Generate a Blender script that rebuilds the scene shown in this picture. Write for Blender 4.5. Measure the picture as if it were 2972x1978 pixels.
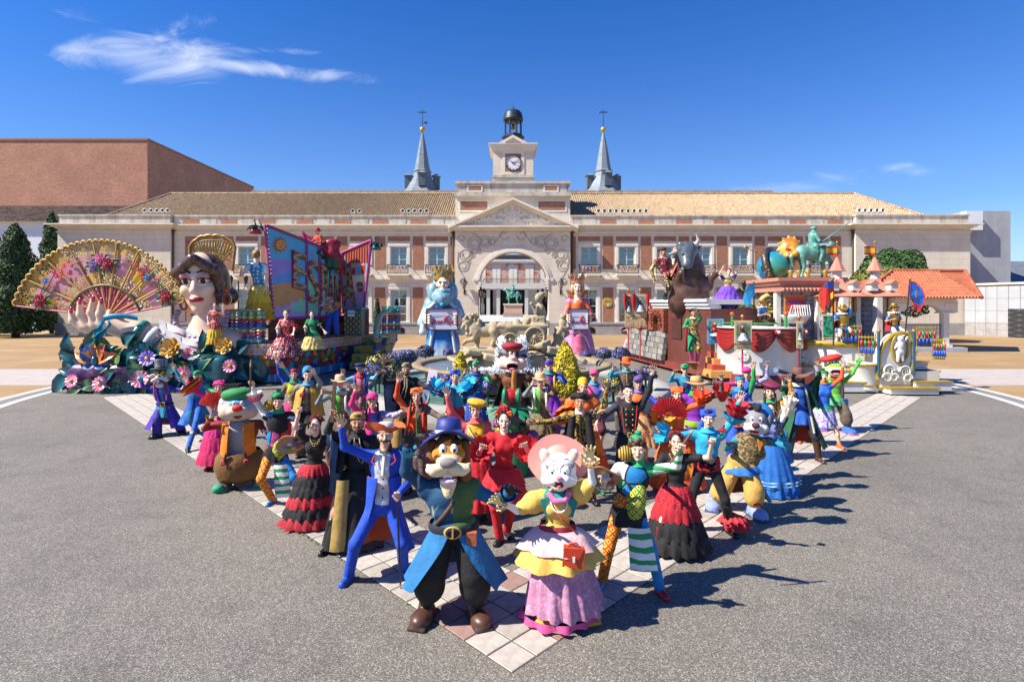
import bpy,math,random
import numpy as np
from mathutils import Vector as V_,Matrix
from math import cos,sin
for _o in list(bpy.data.objects):bpy.data.objects.remove(_o)
random.seed(7);RS=np.random.RandomState(11)
MR_=Matrix.Rotation;MT__=Matrix.Translation;NL_=np.linspace;RU_=RS.uniform
SC=bpy.context.scene;COL=SC.collection;PI=math.pi;R=math.radians
F=1589.0;CX=1486.0;HZ=883.0;CAMH=3.0
cam=bpy.data.cameras.new('camera');cam_o=bpy.data.objects.new('camera',cam);COL.objects.link(cam_o)
cam_o.location=(0,0,CAMH);cam_o.rotation_euler=(R(90),0,0)
cam.sensor_width=36;cam.lens=36*F/2972;cam.shift_y=-(989-HZ)/2972;cam.clip_end=3000;cam.clip_start=.1
SC.camera=cam_o
SUN_EL=R(46);SUN_DX,SUN_DY=.95,.3
sun=bpy.data.lights.new('sun','SUN');sun.energy=5.0;sun.angle=R(.5);sun.color=(1,.93,.82)
sun_o=bpy.data.objects.new('sun',sun);COL.objects.link(sun_o)
_sd=V_((SUN_DX,SUN_DY,0)).normalized()*cos(SUN_EL)+V_((0,0,-sin(SUN_EL)))
sun_o.rotation_euler=_sd.to_track_quat('-Z','Y').to_euler();sun_o.location=(-30,40,60)
SKY_STRENGTH=.15
SC.view_settings.view_transform='Standard';SC.view_settings.look='None'
SC.view_settings.gamma=1;SC.view_settings.use_curve_mapping=False
SC.view_settings.exposure=.95
world=bpy.data.worlds.new('World');SC.world=world;world.use_nodes=True
class NT:
 def __init__(s,t):s.t=t
 def n(s,ty,**kw):
  x=s.t.nodes.new('ShaderNode'+ty)
  for k,v in kw.items():setattr(x,k,v)
  return x
 def put(s,sock,v):
  if v is None:return
  if isinstance(v,bpy.types.NodeSocket):s.t.links.new(v,sock)
  else:
   if sock.type=='RGBA' and len(v)==3:v=(*v,1)
   sock.default_value=v
 def m(s,op,a,b=None,c=None,clamp=False):
  x=s.n('Math',operation=op,use_clamp=clamp)
  s.put(x.inputs[0],a);s.put(x.inputs[1],b)
  if c is not None:s.put(x.inputs[2],c)
  return x.outputs[0]
 def mix(s,f,a,b,blend='MIX'):
  x=s.n('Mix',data_type='RGBA',blend_type=blend)
  s.put(x.inputs[0],f);s.put(x.inputs[6],a);s.put(x.inputs[7],b)
  return x.outputs[2]
 def noise(s,vec,scale,detail=3,rough=.5,dist=0):
  x=s.n('TexNoise');s.put(x.inputs['Vector'],vec);x.inputs['Scale'].default_value=scale
  x.inputs['Detail'].default_value=detail;x.inputs['Roughness'].default_value=rough;x.inputs['Distortion'].default_value=dist
  return x.outputs[0]
 def vor(s,vec,scale,feature='F1',out='Distance',rnd=1.0):
  x=s.n('TexVoronoi',feature=feature);s.put(x.inputs['Vector'],vec);x.inputs['Scale'].default_value=scale
  x.inputs['Randomness'].default_value=rnd
  return x.outputs[out]
 def ramp(s,f,stops,interp='LINEAR'):
  x=s.n('ValToRGB');s.put(x.inputs[0],f);cr=x.color_ramp;cr.interpolation=interp
  while len(cr.elements)<len(stops):cr.elements.new(.5)
  for e,(p,c)in zip(cr.elements,stops):e.position=p;e.color=(*c,1)if len(c)==3 else c
  return x.outputs[0]
 def sep(s,v):
  x=s.n('SeparateXYZ');s.put(x.inputs[0],v);return x.outputs
 def comb(s,a,b,c=0.):
  x=s.n('CombineXYZ');s.put(x.inputs[0],a);s.put(x.inputs[1],b);s.put(x.inputs[2],c);return x.outputs[0]
 def map(s,v,sc=(1,1,1),rot=(0,0,0),loc=(0,0,0)):
  x=s.n('Mapping');s.put(x.inputs[0],v);x.inputs[1].default_value=loc;x.inputs[2].default_value=rot;x.inputs[3].default_value=sc
  return x.outputs[0]
 def step(s,v,a,b):
  x=s.n('MapRange',interpolation_type='SMOOTHSTEP');s.put(x.inputs[0],v);s.put(x.inputs[1],a);s.put(x.inputs[2],b)
  return x.outputs[0]
def build_world():
 t=world.node_tree;t.nodes.clear();k=NT(t)
 sky=k.n('TexSky',sky_type='NISHITA');sky.sun_disc=False;sky.sun_elevation=SUN_EL
 sky.sun_rotation=math.atan2(-SUN_DX,-SUN_DY);sky.air_density=1.0;sky.dust_density=.35;sky.ozone_density=3.0;sky.altitude=0
 g=k.n('TexCoord').outputs['Generated'];s=k.sep(g)
 ay=k.m('MAXIMUM',k.m('ABSOLUTE',s[1]),.12)
 u=k.m('DIVIDE',s[0],ay);v=k.m('DIVIDE',s[2],ay)
 uv=k.comb(u,v,0.)
 nz=k.n('TexNoise');k.put(nz.inputs[0],k.map(uv,(2.2,5.5,1),(0,0,R(-8))));nz.inputs['Scale'].default_value=2.6
 nz.inputs['Detail'].default_value=9;nz.inputs['Roughness'].default_value=.6;nz.inputs['Distortion'].default_value=.9
 fine=nz.outputs[0]
 def blob(u0,v0,ru,rv,tilt):
  a=k.m('SUBTRACT',u,u0);b=k.m('SUBTRACT',k.m('SUBTRACT',v,v0),k.m('MULTIPLY',a,tilt))
  q=k.m('ADD',k.m('POWER',k.m('ABSOLUTE',k.m('DIVIDE',a,ru)),2.),k.m('POWER',k.m('ABSOLUTE',k.m('DIVIDE',b,rv)),2.))
  return k.m('POWER',2.718,k.m('MULTIPLY',q,-1.))
 d=k.m('MULTIPLY',blob(-.68,.455,.25,.058,-.05),1.08)
 for q,w in((blob(-.47,.432,.28,.022,-.10),.95),(blob(-.42,.462,.17,.014,-.05),.9),(blob(-.78,.53,.20,.05,.12),.62),(blob(-.62,.50,.12,.05,.3),.7)):d=k.m('MAXIMUM',d,k.m('MULTIPLY',q,w))
 d2=k.m('MAXIMUM',k.m('MULTIPLY',blob(.58,.225,.26,.045,.12),.8),k.m('MULTIPLY',blob(.1,.2,.8,.05,0),.35))
 dens=k.m('ADD',k.m('MULTIPLY',k.m('MAXIMUM',d,d2),.92),k.m('MULTIPLY',k.m('SUBTRACT',fine,.84),1.5))
 cl=k.m('MULTIPLY',k.step(dens,.0,.8),.82)
 hs=k.n('HueSaturation');hs.inputs['Saturation'].default_value=1.85;k.put(hs.inputs['Color'],sky.outputs[0])
 deep=k.mix(1.,hs.outputs[0],(.24,.42,.61),'MULTIPLY')
 veil=k.m('MULTIPLY',k.m('POWER',2.718,k.m('MULTIPLY',k.m('MAXIMUM',s[2],0.),-6.3)),.92)
 c=k.mix(veil,deep,(2.5,2.95,3.1))
 c=k.mix(cl,c,(3.9,4.1,4.35))
 bg=k.n('Background');k.put(bg.inputs[0],c);bg.inputs[1].default_value=SKY_STRENGTH
 k.t.links.new(bg.outputs[0],k.n('OutputWorld').inputs[0])
build_world()
def W(X,Y,d):return V_(((X-CX)/F*d,d,CAMH-(Y-HZ)/F*d))
def G(X,Y,z=0.):
 d=(CAMH-z)*F/(Y-HZ);return V_(((X-CX)/F*d,d,z))
def lin(h,f=1.):
 h=h.lstrip('#');o=[]
 for i in(0,2,4):
  c=int(h[i:i+2],16)/255;o.append(f*(c/12.92 if c<=.04045 else((c+.055)/1.055)**2.4))
 return tuple(o)
MATS={}
def mat(name,col='#808080',rough=.65,metal=0.,f=.8,var=.12,vs=3.,bump=0.,bs=40.,pat=None,coat=0.,alpha=None,emit=None,rnd=0.):

 if name in MATS:return MATS[name]
 m=bpy.data.materials.new(name);m.use_nodes=True;t=m.node_tree;k=NT(t);b=t.nodes['Principled BSDF']
 base=lin(col,f)if isinstance(col,str)else col
 vec=k.n('TexCoord').outputs['Object'];c=base
 if pat:c=pat(k,vec,base)
 if var:
  nv=k.noise(vec,vs,4,.6)
  c=k.mix(1.,c,k.ramp(nv,[(.25,(1-var*1.6,)*3),(.75,(1+var,)*3)]),'MULTIPLY')
 if rnd:
  oi=k.n('ObjectInfo').outputs['Random']
  c=k.mix(1.,c,k.ramp(oi,[(0,(1-rnd,1-rnd,1-rnd)),(.5,(1,.985,.97)),(1,(1+rnd*.6,)*3)]),'MULTIPLY')
 k.put(b.inputs['Base Color'],c)
 b.inputs['Roughness'].default_value=rough;b.inputs['Metallic'].default_value=metal
 if coat:b.inputs['Coat Weight'].default_value=coat;b.inputs['Coat Roughness'].default_value=.15
 if bump:
  bn=k.n('Bump');bn.inputs['Strength'].default_value=bump;bn.inputs['Distance'].default_value=.02
  k.put(bn.inputs['Height'],k.noise(vec,bs,4,.6));k.put(b.inputs['Normal'],bn.outputs[0])
 if alpha is not None:k.put(b.inputs['Alpha'],alpha(k,vec)if callable(alpha)else alpha)
 MATS[name]=m;return m
def cl_(col,f=.86,rough=.8,**kw):
 if isinstance(col,bpy.types.Material):return col
 return mat('cloth_'+col.strip('#'),col,rough,f=f,var=.16,vs=7.,bump=.75,bs=10.,**kw)
def pa_(col,f=.88,rough=.4,**kw):
 if isinstance(col,bpy.types.Material):return col
 return mat('paint_'+col.strip('#'),col,rough,f=f,var=.1,vs=2.5,bump=.12,bs=30.,**kw)
def p_dots(c2,scale=10.,r=.32):
 def fn(k,v,base):return k.mix(k.m('LESS_THAN',k.vor(v,scale,rnd=.35),r),base,lin(c2,.9))
 return fn
def ps_(c2,scale,axis=2,duty=.5,warp=0.):
 def fn(k,v,base):
  q=k.sep(v)[axis]
  if warp:q=k.m('ADD',q,k.m('MULTIPLY',k.noise(v,3.),warp))
  return k.mix(k.m('LESS_THAN',k.m('FRACT',k.m('MULTIPLY',q,scale)),duty),base,lin(c2,.86))
 return fn
def pn_(c2,scale=6.,lo=.45,hi=.55,c3=None,detail=3,sc=(1,1,1)):
 def fn(k,v,base):
  n=k.noise(k.map(v,sc),scale,detail,.55,.4);st=[(lo,base),(hi,lin(c2,.82))]
  if c3:st=[(lo-.1,base),(.5,lin(c2,.82)),(hi+.1,lin(c3,.82))]
  return k.ramp(n,st)
 return fn
def p_vor(cols,scale,seam=None,sw=.03,sc=(1,1,1),f=.85):
 def fn(k,v,base):
  vv=k.map(v,sc)
  w=k.n('TexWhiteNoise',noise_dimensions='3D');k.put(w.inputs[0],k.vor(vv,scale,'F1','Position'))
  c=k.ramp(w.outputs[0],[(i/len(cols),lin(q,f))for i,q in enumerate(cols)],'CONSTANT')
  if seam:c=k.mix(k.m('LESS_THAN',k.vor(vv,scale,'DISTANCE_TO_EDGE'),sw),c,lin(seam,f))
  return c
 return fn
def p_lat(line,spot,scale=9.):

 def fn(k,v,base):
  s=k.sep(v);a=k.m('ADD',s[0],s[2]);b=k.m('SUBTRACT',s[0],s[2])
  fa=k.m('ABSOLUTE',k.m('SUBTRACT',k.m('FRACT',k.m('MULTIPLY',a,scale)),.5));fb=k.m('ABSOLUTE',k.m('SUBTRACT',k.m('FRACT',k.m('MULTIPLY',b,scale)),.5))
  mx=k.m('MAXIMUM',fa,fb)
  c=k.mix(k.m('GREATER_THAN',mx,.36),base,lin(line,.85))
  return k.mix(k.m('LESS_THAN',mx,.12),c,lin(spot,.85))
 return fn
def tg_(name,label,cat,loc=(0,0,0),group=None):
 o=bpy.data.objects.new(name,None);COL.objects.link(o);o.location=loc;o.empty_display_size=.2
 o['label']=label;o['category']=cat
 if group:o['group']=group
 return o
def link(name,me,parent=None,loc=None,label=None,kind=None):
 o=bpy.data.objects.new(name,me);COL.objects.link(o)
 if loc is not None:o.location=loc
 if parent is not None:
  o.parent=parent
  if loc is None:
   M=MT__(parent.location)if parent.type=='EMPTY' else Matrix.Identity(4)
   o.matrix_parent_inverse=M.inverted()
 if label:o['label']=label
 if kind:o['kind']=kind
 return o
def tag(o,label,cat,group=None):
 o['label']=label;o['category']=cat
 if group:o['group']=group
 return o
def mn_(name,v,f,mats,mi=None,smooth=True):

 me=bpy.data.meshes.new(name);n=f.shape[1]
 me.vertices.add(len(v));me.vertices.foreach_set('co',np.asarray(v,np.float32).ravel())
 me.loops.add(f.size);me.loops.foreach_set('vertex_index',f.astype(np.int32).ravel())
 me.polygons.add(len(f));me.polygons.foreach_set('loop_start',np.arange(0,f.size,n,dtype=np.int32))
 for m in mats:me.materials.append(m)
 if mi is not None:me.polygons.foreach_set('material_index',np.asarray(mi,np.int32))
 if smooth:me.polygons.foreach_set('use_smooth',np.ones(len(f),bool))
 me.update(calc_edges=True);return me
class MB:

 def __init__(s):s.v=[];s.f=[];s.mi=[];s.sm=[];s.mats=[];s.T=None
 def mid(s,m):
  if m not in s.mats:s.mats.append(m)
  return s.mats.index(m)
 def add(s,vs,fs,m,smooth=False):
  o=len(s.v);i=s.mid(m)
  if s.T is not None:vs=[s.T@V_(q)for q in vs]
  s.v+=[tuple(q)for q in vs];s.f+=[[o+j for j in q]for q in fs];s.mi+=[i]*len(fs);s.sm+=[smooth]*len(fs);return s
 def box(s,x0,x1,y0,y1,z0,z1,m):
  vs=[(x,y,z)for z in(z0,z1)for y in(y0,y1)for x in(x0,x1)]
  return s.add(vs,[(0,2,3,1),(4,5,7,6),(0,1,5,4),(1,3,7,5),(3,2,6,7),(2,0,4,6)],m)
 def obox(s,c,h,m,M=None,taper=1.):
  vs=[]
  for z in(-1,1):
   for y in(-1,1):
    for x in(-1,1):
     t=taper if z>0 else 1.
     q=V_((x*h[0]*t,y*h[1]*t,z*h[2]))
     vs.append((M@q if M is not None else q)+V_(c))
  return s.add(vs,[(0,2,3,1),(4,5,7,6),(0,1,5,4),(1,3,7,5),(3,2,6,7),(2,0,4,6)],m)
 def T_(s,pts,r,m,n=8,cap=True,closed=False):
  pts=[V_(p)for p in pts];N=len(pts);rs=list(r)if hasattr(r,'__len__')else[r]*N
  vs=[];up=None
  for i,p in enumerate(pts):
   if closed:t=pts[(i+1)%N]-pts[i-1]
   else:t=pts[min(i+1,N-1)]-pts[max(i-1,0)]
   if t.length<1e-9:t=V_((0,0,1))
   t.normalize()
   if up is None:up=t.orthogonal().normalized()
   else:
    up=up-t*up.dot(t);up=up.normalized()if up.length>1e-6 else t.orthogonal().normalized()
   b=t.cross(up)
   for j in range(n):
    a=2*PI*j/n;vs.append(p+(up*cos(a)+b*sin(a))*rs[i])
  fs=[]
  for i in range(N if closed else N-1):
   i2=(i+1)%N
   for j in range(n):fs.append((i*n+j,i*n+(j+1)%n,i2*n+(j+1)%n,i2*n+j))
  s.add(vs,fs,m,True)
  if cap and not closed:
   s.add(vs[:n],[tuple(range(n))[::-1]],m);s.add(vs[-n:],[tuple(range(n))],m)
  return s
 def L_(s,prof,c,m,n=24,sx=1.,sy=1.,smooth=True,M=None,wob=None,a0=0.,a1=2*PI):
  vs=[];full=abs(a1-a0-2*PI)<1e-6;nn=n if full else n+1
  for i,(r,z)in enumerate(prof):
   for j in range(nn):
    a=a0+(a1-a0)*j/n;rr=r*(wob(a,i,r,z)if wob else 1)
    q=V_((rr*cos(a)*sx,rr*sin(a)*sy,z))
    vs.append((M@q if M is not None else q)+V_(c))
  fs=[]
  for i in range(len(prof)-1):
   for j in range(n):
    j2=(j+1)%nn;fs.append((i*nn+j,i*nn+j2,(i+1)*nn+j2,(i+1)*nn+j))
  return s.add(vs,fs,m,smooth)
 def p_(s,poly,y0,y1,m,plane='xz'):
  n=len(poly)
  mk=(lambda p,y:(p[0],y,p[1]))if plane=='xz' else((lambda p,y:(p[0],p[1],y))if plane=='xy' else(lambda p,y:(y,p[0],p[1])))
  vs=[mk(p,y0)for p in poly]+[mk(p,y1)for p in poly]
  fs=[tuple(range(n))[::-1],tuple(range(n,2*n))]+[(i,(i+1)%n,n+(i+1)%n,n+i)for i in range(n)]
  return s.add(vs,fs,m)
 def b_(s,c,r,m,nu=12,nv=8,M=None):
  r=r if hasattr(r,'__len__')else(r,r,r)
  vs=[];c=V_(c)
  for i in range(nv+1):
   t=PI*i/nv
   for j in range(nu):
    a=2*PI*j/nu;q=V_((r[0]*sin(t)*cos(a),r[1]*sin(t)*sin(a),r[2]*cos(t)))
    vs.append((M@q if M is not None else q)+c)
  fs=[(i*nu+j,(i+1)*nu+j,(i+1)*nu+(j+1)%nu,i*nu+(j+1)%nu)for i in range(nv)for j in range(nu)]
  return s.add(vs,fs,m,True)
 def G_(s,rows,m,smooth=True,close=False):
  nr=len(rows);nc=len(rows[0]);vs=[p for r_ in rows for p in r_];cc=nc if close else nc-1
  fs=[(i*nc+j,i*nc+(j+1)%nc,(i+1)*nc+(j+1)%nc,(i+1)*nc+j)for i in range(nr-1)for j in range(cc)]
  return s.add(vs,fs,m,smooth)
 def mesh(s,name):
  me=bpy.data.meshes.new(name);me.from_pydata(s.v,[],s.f)
  for m in s.mats:me.materials.append(m)
  me.polygons.foreach_set('material_index',s.mi);me.polygons.foreach_set('use_smooth',s.sm);me.update();return me
 def B(s,name,parent=None,loc=None,label=None,kind=None):return link(name,s.mesh(name),parent,loc,label,kind)
def frame(fwd,up=(0,0,1)):
 f=V_(fwd).normalized();u=V_(up);r=u.cross(f)
 r=r.normalized()if r.length>1e-5 else V_((1,0,0));u=f.cross(r)
 return Matrix((r,f,u)).transposed()
def sc__(prims,vox,k=.03,pred=None):

 lo=np.full(3,1e9);hi=np.full(3,-1e9);bb=[]
 for p in prims:
  t=p[0].strip('-')
  if t=='c':
   a=np.array(p[1]);b=np.array(p[2]);l=np.minimum(a-p[3],b-p[4]);h=np.maximum(a+p[3],b+p[4])
  elif t=='e':
   c=np.array(p[1]);r=np.array(p[2])
   if len(p)>4:r=np.sqrt(((np.array(p[4])*r[None,:])**2).sum(1))
   l=c-r;h=c+r
  else:
   c=np.array(p[1]);r=np.array(p[2])
   if len(p)>5:r=np.abs(np.array(p[5]))@r
   l=c-r;h=c+r
  bb.append((l,h))
  if not p[0].startswith('-'):lo=np.minimum(lo,l);hi=np.maximum(hi,h)
 lo=lo-3*vox;hi=hi+3*vox;nd=np.ceil((hi-lo)/vox).astype(int)+1
 ax=[(lo[i]+vox*np.arange(nd[i])).astype(np.float32)for i in range(3)]
 D=np.full(nd,9.,np.float32);Hd=np.full(nd,9.,np.float32);Mi=np.zeros(nd,np.int16)
 mg=k+2.5*vox
 for p,(l,h)in zip(prims,bb):
  i0=np.clip(np.floor((l-mg-lo)/vox).astype(int),0,nd-1);i1=np.clip(np.ceil((h+mg-lo)/vox).astype(int)+1,1,nd)
  if(i1<=i0).any():continue
  sl=tuple(slice(a,b)for a,b in zip(i0,i1))
  X=ax[0][sl[0]][:,None,None];Y=ax[1][sl[1]][None,:,None];Z=ax[2][sl[2]][None,None,:]
  t=p[0].strip('-')
  if t=='c':
   a=np.array(p[1],float);ba=np.array(p[2],float)-a;bl=max(ba@ba,1e-9)
   px=X-a[0];py=Y-a[1];pz=Z-a[2]
   q=np.clip((px*ba[0]+py*ba[1]+pz*ba[2])/bl,0,1)
   d=np.sqrt((px-q*ba[0])**2+(py-q*ba[1])**2+(pz-q*ba[2])**2)-(p[3]+q*(p[4]-p[3]));m=p[5]
  elif t=='e':
   c=p[1];r=p[2];m=p[3];px=X-c[0];py=Y-c[1];pz=Z-c[2]
   if len(p)>4:
    q=np.array(p[4]);px,py,pz=(q[0,i]*px+q[1,i]*py+q[2,i]*pz for i in range(3))
   k0=np.sqrt((px/r[0])**2+(py/r[1])**2+(pz/r[2])**2);k1=np.sqrt((px/r[0]**2)**2+(py/r[1]**2)**2+(pz/r[2]**2)**2)
   d=np.where(k1>1e-6,k0*(k0-1)/np.maximum(k1,1e-6),-min(r))
  else:
   c=p[1];hb=p[2];rr=p[3];m=p[4];px=X-c[0];py=Y-c[1];pz=Z-c[2]
   if len(p)>5:
    q=np.array(p[5]);px,py,pz=(q[0,i]*px+q[1,i]*py+q[2,i]*pz for i in range(3))
   qx=np.abs(px)-hb[0]+rr;qy=np.abs(py)-hb[1]+rr;qz=np.abs(pz)-hb[2]+rr
   d=np.sqrt(np.maximum(qx,0)**2+np.maximum(qy,0)**2+np.maximum(qz,0)**2)+np.minimum(np.maximum(np.maximum(qx,qy),qz),0)-rr
  d=np.broadcast_to(d,D[sl].shape).astype(np.float32);cur=D[sl]
  if p[0].startswith('-'):
   nk=k*.5;hh=np.maximum(nk-np.abs(cur+d),0)/max(nk,1e-6);D[sl]=np.maximum(cur,-d)+hh*hh*nk*.25
   if m is not None and m>=0:Mi[sl]=np.where(d<vox*1.2,m,Mi[sl])
  else:
   hh=np.maximum(k-np.abs(cur-d),0)/max(k,1e-6);D[sl]=np.minimum(cur,d)-hh*hh*k*.25
   near=d<Hd[sl];Hd[sl]=np.where(near,d,Hd[sl]);Mi[sl]=np.where(near,m,Mi[sl])
 S=D<0
 c8=[S[i:nd[0]-1+i,j:nd[1]-1+j,q:nd[2]-1+q]for i in(0,1)for j in(0,1)for q in(0,1)]
 cnt=sum(c.astype(np.int8)for c in c8);act=(cnt>0)&(cnt<8);idx=np.argwhere(act)
 vid=np.full(act.shape,-1,np.int32);vid[act]=np.arange(len(idx))
 off=np.array([(i,j,q)for i in(0,1)for j in(0,1)for q in(0,1)])
 cv=np.stack([D[idx[:,0]+o[0],idx[:,1]+o[1],idx[:,2]+o[2]]for o in off],1)
 acc=np.zeros((len(idx),3));num=np.zeros(len(idx))
 for a in range(8):
  for b in range(a+1,8):
   if np.abs(off[a]-off[b]).sum()!=1:continue
   x=(cv[:,a]<0)!=(cv[:,b]<0);tt=cv[:,a]/np.where(x,cv[:,a]-cv[:,b],1)
   pos=off[a]+(off[b]-off[a])[None,:]*tt[:,None];acc+=np.where(x[:,None],pos,0);num+=x
 V=lo+(idx+acc/np.maximum(num,1)[:,None])*vox
 quads=[]
 for axn in range(3):
  o1,o2=[(1,2),(2,0),(0,1)][axn]
  n_=list(nd);A=[slice(0,None)]*3;B=[slice(0,None)]*3
  A[axn]=slice(0,-1);B[axn]=slice(1,None)
  ch=S[tuple(A)]!=S[tuple(B)];e=np.argwhere(ch)
  e=e[(e[:,o1]>0)&(e[:,o2]>0)&(e[:,o1]<nd[o1]-1)&(e[:,o2]<nd[o2]-1)]
  if not len(e):continue
  def cell(d1,d2):
   q=e.copy();q[:,o1]-=d1;q[:,o2]-=d2;return vid[q[:,0],q[:,1],q[:,2]]
  q4=np.stack([cell(1,1),cell(0,1),cell(0,0),cell(1,0)],1)
  ins=S[e[:,0],e[:,1],e[:,2]];q4[~ins]=q4[~ins][:,::-1];quads.append(q4)
 Fq=np.concatenate(quads);Fq=Fq[(Fq>=0).all(1)]
 vi=np.clip(np.rint(idx+acc/np.maximum(num,1)[:,None]).astype(int),0,nd-1);vm=Mi[vi[:,0],vi[:,1],vi[:,2]]
 fm=vm[Fq[:,0]].astype(np.int32)
 if pred is not None:fm=pred(V[Fq].mean(1),fm)
 return V,Fq,fm
def clay(name,prims,mats,vox,k=.03,parent=None,pred=None,label=None):
 v,f,mi=sc__(prims,vox,k,pred)
 return link(name,mn_(name,v,f,mats,mi),parent,label=label)
def text_mesh(txt,size,m,depth=.004,align='CENTER',shear=0.,spacing=1.,offset=0.):
 cu=bpy.data.curves.new('lettering','FONT');cu.body=txt;cu.size=size;cu.extrude=depth;cu.align_x=align;cu.align_y='CENTER'
 cu.shear=shear;cu.space_character=spacing;cu.offset=offset;cu.resolution_u=3
 o=bpy.data.objects.new('lettering',cu);COL.objects.link(o);bpy.context.view_layer.update()
 dg=bpy.context.evaluated_depsgraph_get();me=bpy.data.meshes.new_from_object(o.evaluated_get(dg));bpy.data.objects.remove(o);bpy.data.curves.remove(cu)
 me.materials.clear();me.materials.append(m);return me
def lt_(txt,size,m,at,parent,rz=0.,name='lettering',depth=.004,shear=0.,roll=0.,sx=1.,tilt=90.,spacing=1.,offset=0.):
 me=text_mesh(txt,size,m,depth,shear=shear,spacing=spacing,offset=offset)
 me.transform(MT__(at)@MR_(rz,4,'Z')@MR_(R(tilt),4,'X')@MR_(roll,4,'Z')@Matrix.Diagonal((sx,1,1,1)))
 return link(name,me,parent)
def m_asphalt():
 m=bpy.data.materials.new('asphalt');m.use_nodes=True;k=NT(m.node_tree);b=m.node_tree.nodes['Principled BSDF']
 v=k.n('TexCoord').outputs['Object']
 vo=k.n('TexVoronoi');k.put(vo.inputs['Vector'],v);vo.inputs['Scale'].default_value=95
 w=k.n('TexWhiteNoise');k.put(w.inputs[0],vo.outputs['Position'])
 c=k.ramp(w.outputs[0],[(0,(.09,.08,.066)),(.3,(.152,.137,.113)),(.62,(.218,.197,.162)),(.86,(.295,.268,.222)),(1,(.45,.42,.36))])
 e=k.vor(v,95,'DISTANCE_TO_EDGE');c=k.mix(k.step(e,.0,.13),(.075,.068,.058),c)
 st=k.noise(v,.35,5,.62);c=k.mix(1.,c,k.ramp(st,[(.3,(.82,.82,.83)),(.5,(1,1,1)),(.72,(1.1,1.09,1.06))]),'MULTIPLY')
 bl=k.noise(v,2.1,3,.5);c=k.mix(1.,c,k.ramp(bl,[(.28,(.84,.84,.84)),(.5,(1,1,1))]),'MULTIPLY')
 k.put(b.inputs['Base Color'],c);b.inputs['Roughness'].default_value=.85
 bn=k.n('Bump');bn.inputs['Strength'].default_value=.55;bn.inputs['Distance'].default_value=.006;k.put(bn.inputs['Height'],e);k.put(b.inputs['Normal'],bn.outputs[0])
 return m
M_ASPH=m_asphalt()
def p_sand(k,v,base):
 n=k.noise(k.map(v,(.3,.5,1)),.7,6,.62,.4);c=k.ramp(n,[(.3,lin('#bd9660',.54)),(.52,base),(.75,lin('#dcbd92',.56))])
 return c
M_TAN=mat('sand_paving','#cfa873',.9,f=.52,var=.1,vs=6,pat=p_sand,bump=.2,bs=25)
M_PALE=mat('pale_paving','#d8cbc2',.85,f=.6,var=.1,vs=2)
M_WHITE_LINE=mat('white_kerb_stone','#dddad4',.8,f=.75,var=.12,vs=3)
M_GREY_LINE=mat('grey_kerb_stone','#8c8a88',.85,f=.7,var=.12)
M_TILE=mat('paving_tile','#cfc6ba',.8,f=.66,var=.16,vs=9,bump=.12,bs=60,rnd=.16)
M_TILEP=mat('pink_paving_tile','#b9948a',.8,f=.6,var=.14,vs=9,bump=.12,bs=60,rnd=.12)
M_GROUT=mat('tile_grout','#6d665e',.95,f=.5,var=.25,vs=12)
g=MB();g.G_([[(x,y,0)for x in(-900,-60,60,900)]for y in(-200,0,80,1500)],M_TAN,False);g.B('ground',kind='structure')
def plaza_edge(off,z):
 pts=[(-14.4-off,-30),(-14.4-off,10)]
 a0=math.atan2(15.7-22,-14.7);a0+=2*PI
 for i in range(61):
  a=a0-(a0-PI/2)*2*i/60;r=16+off;pts.append((r*cos(a),22+r*sin(a)))
 pts+=[(14.4+off,10),(14.4+off,-30)]
 return[V_((x,y,z))for x,y in pts]
g=MB();pe=plaza_edge(0,.004);g.add(pe,[list(range(len(pe)))[::-1]],M_ASPH);g.B('plaza',kind='structure')
def ribbon(name,o0,o1,z,m):
 a=plaza_edge(o0,z);b=plaza_edge(o1,z);g=MB();g.G_([a,b],m,False);g.B(name,kind='structure')
ribbon('kerb_line',0,.26,.012,M_WHITE_LINE);ribbon('kerb_line',.26,.66,.009,M_GREY_LINE);ribbon('kerb_line',.66,.92,.012,M_WHITE_LINE)
for sx in(-1,1):
 g=MB();xs=sorted((sx*17.2,sx*60));g.G_([[(x,y,.005)for x in xs]for y in(20.3,25.4)],M_PALE,False);g.B('path',kind='structure')
TS=.3;AP=V_((-.002,4.447,0));q2=math.sqrt(.5)
E1=V_((q2,q2,0));E2=V_((-q2,q2,0))
strip=MB()
L=18.6
def quadp(p,a,b,la,lb,z):return[p+V_((0,0,z)),p+a*la+V_((0,0,z)),p+a*la+b*lb+V_((0,0,z)),p+b*lb+V_((0,0,z))]
strip.add(quadp(AP,E1,E2,L,1.2,.006),[(0,1,2,3)],M_GROUT);strip.add(quadp(AP+E2*1.2,E1,E2,1.2,L-1.2,.006),[(0,1,2,3)],M_GROUT)
strip_o=strip.B('tile_strip',kind='structure')
def tile_mesh(m,nm):
 b=MB();h=TS/2-.006
 vs=[(-h,-h,0),(h,-h,0),(h,h,0),(-h,h,0)];t=h-.006
 vs+=[(-t,-t,.006),(t,-t,.006),(t,t,.006),(-t,t,.006)]
 b.add(vs,[(4,5,6,7),(0,1,5,4),(1,2,6,5),(2,3,7,6),(3,0,4,7)],m);return b.mesh(nm)
TM,TMP=tile_mesh(M_TILE,'tile'),tile_mesh(M_TILEP,'tile')
cells=[]
for i in range(62):
 for j in range(4):cells.append((i,j))
for j in range(4,62):
 for i in range(4):cells.append((i,j))
cells=sorted(cells,key=lambda c:c[0]+c[1]);rest=MB();pink={(0,2),(2,0),(0,3),(3,0),(1,3),(3,1),(3,3)}
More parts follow.
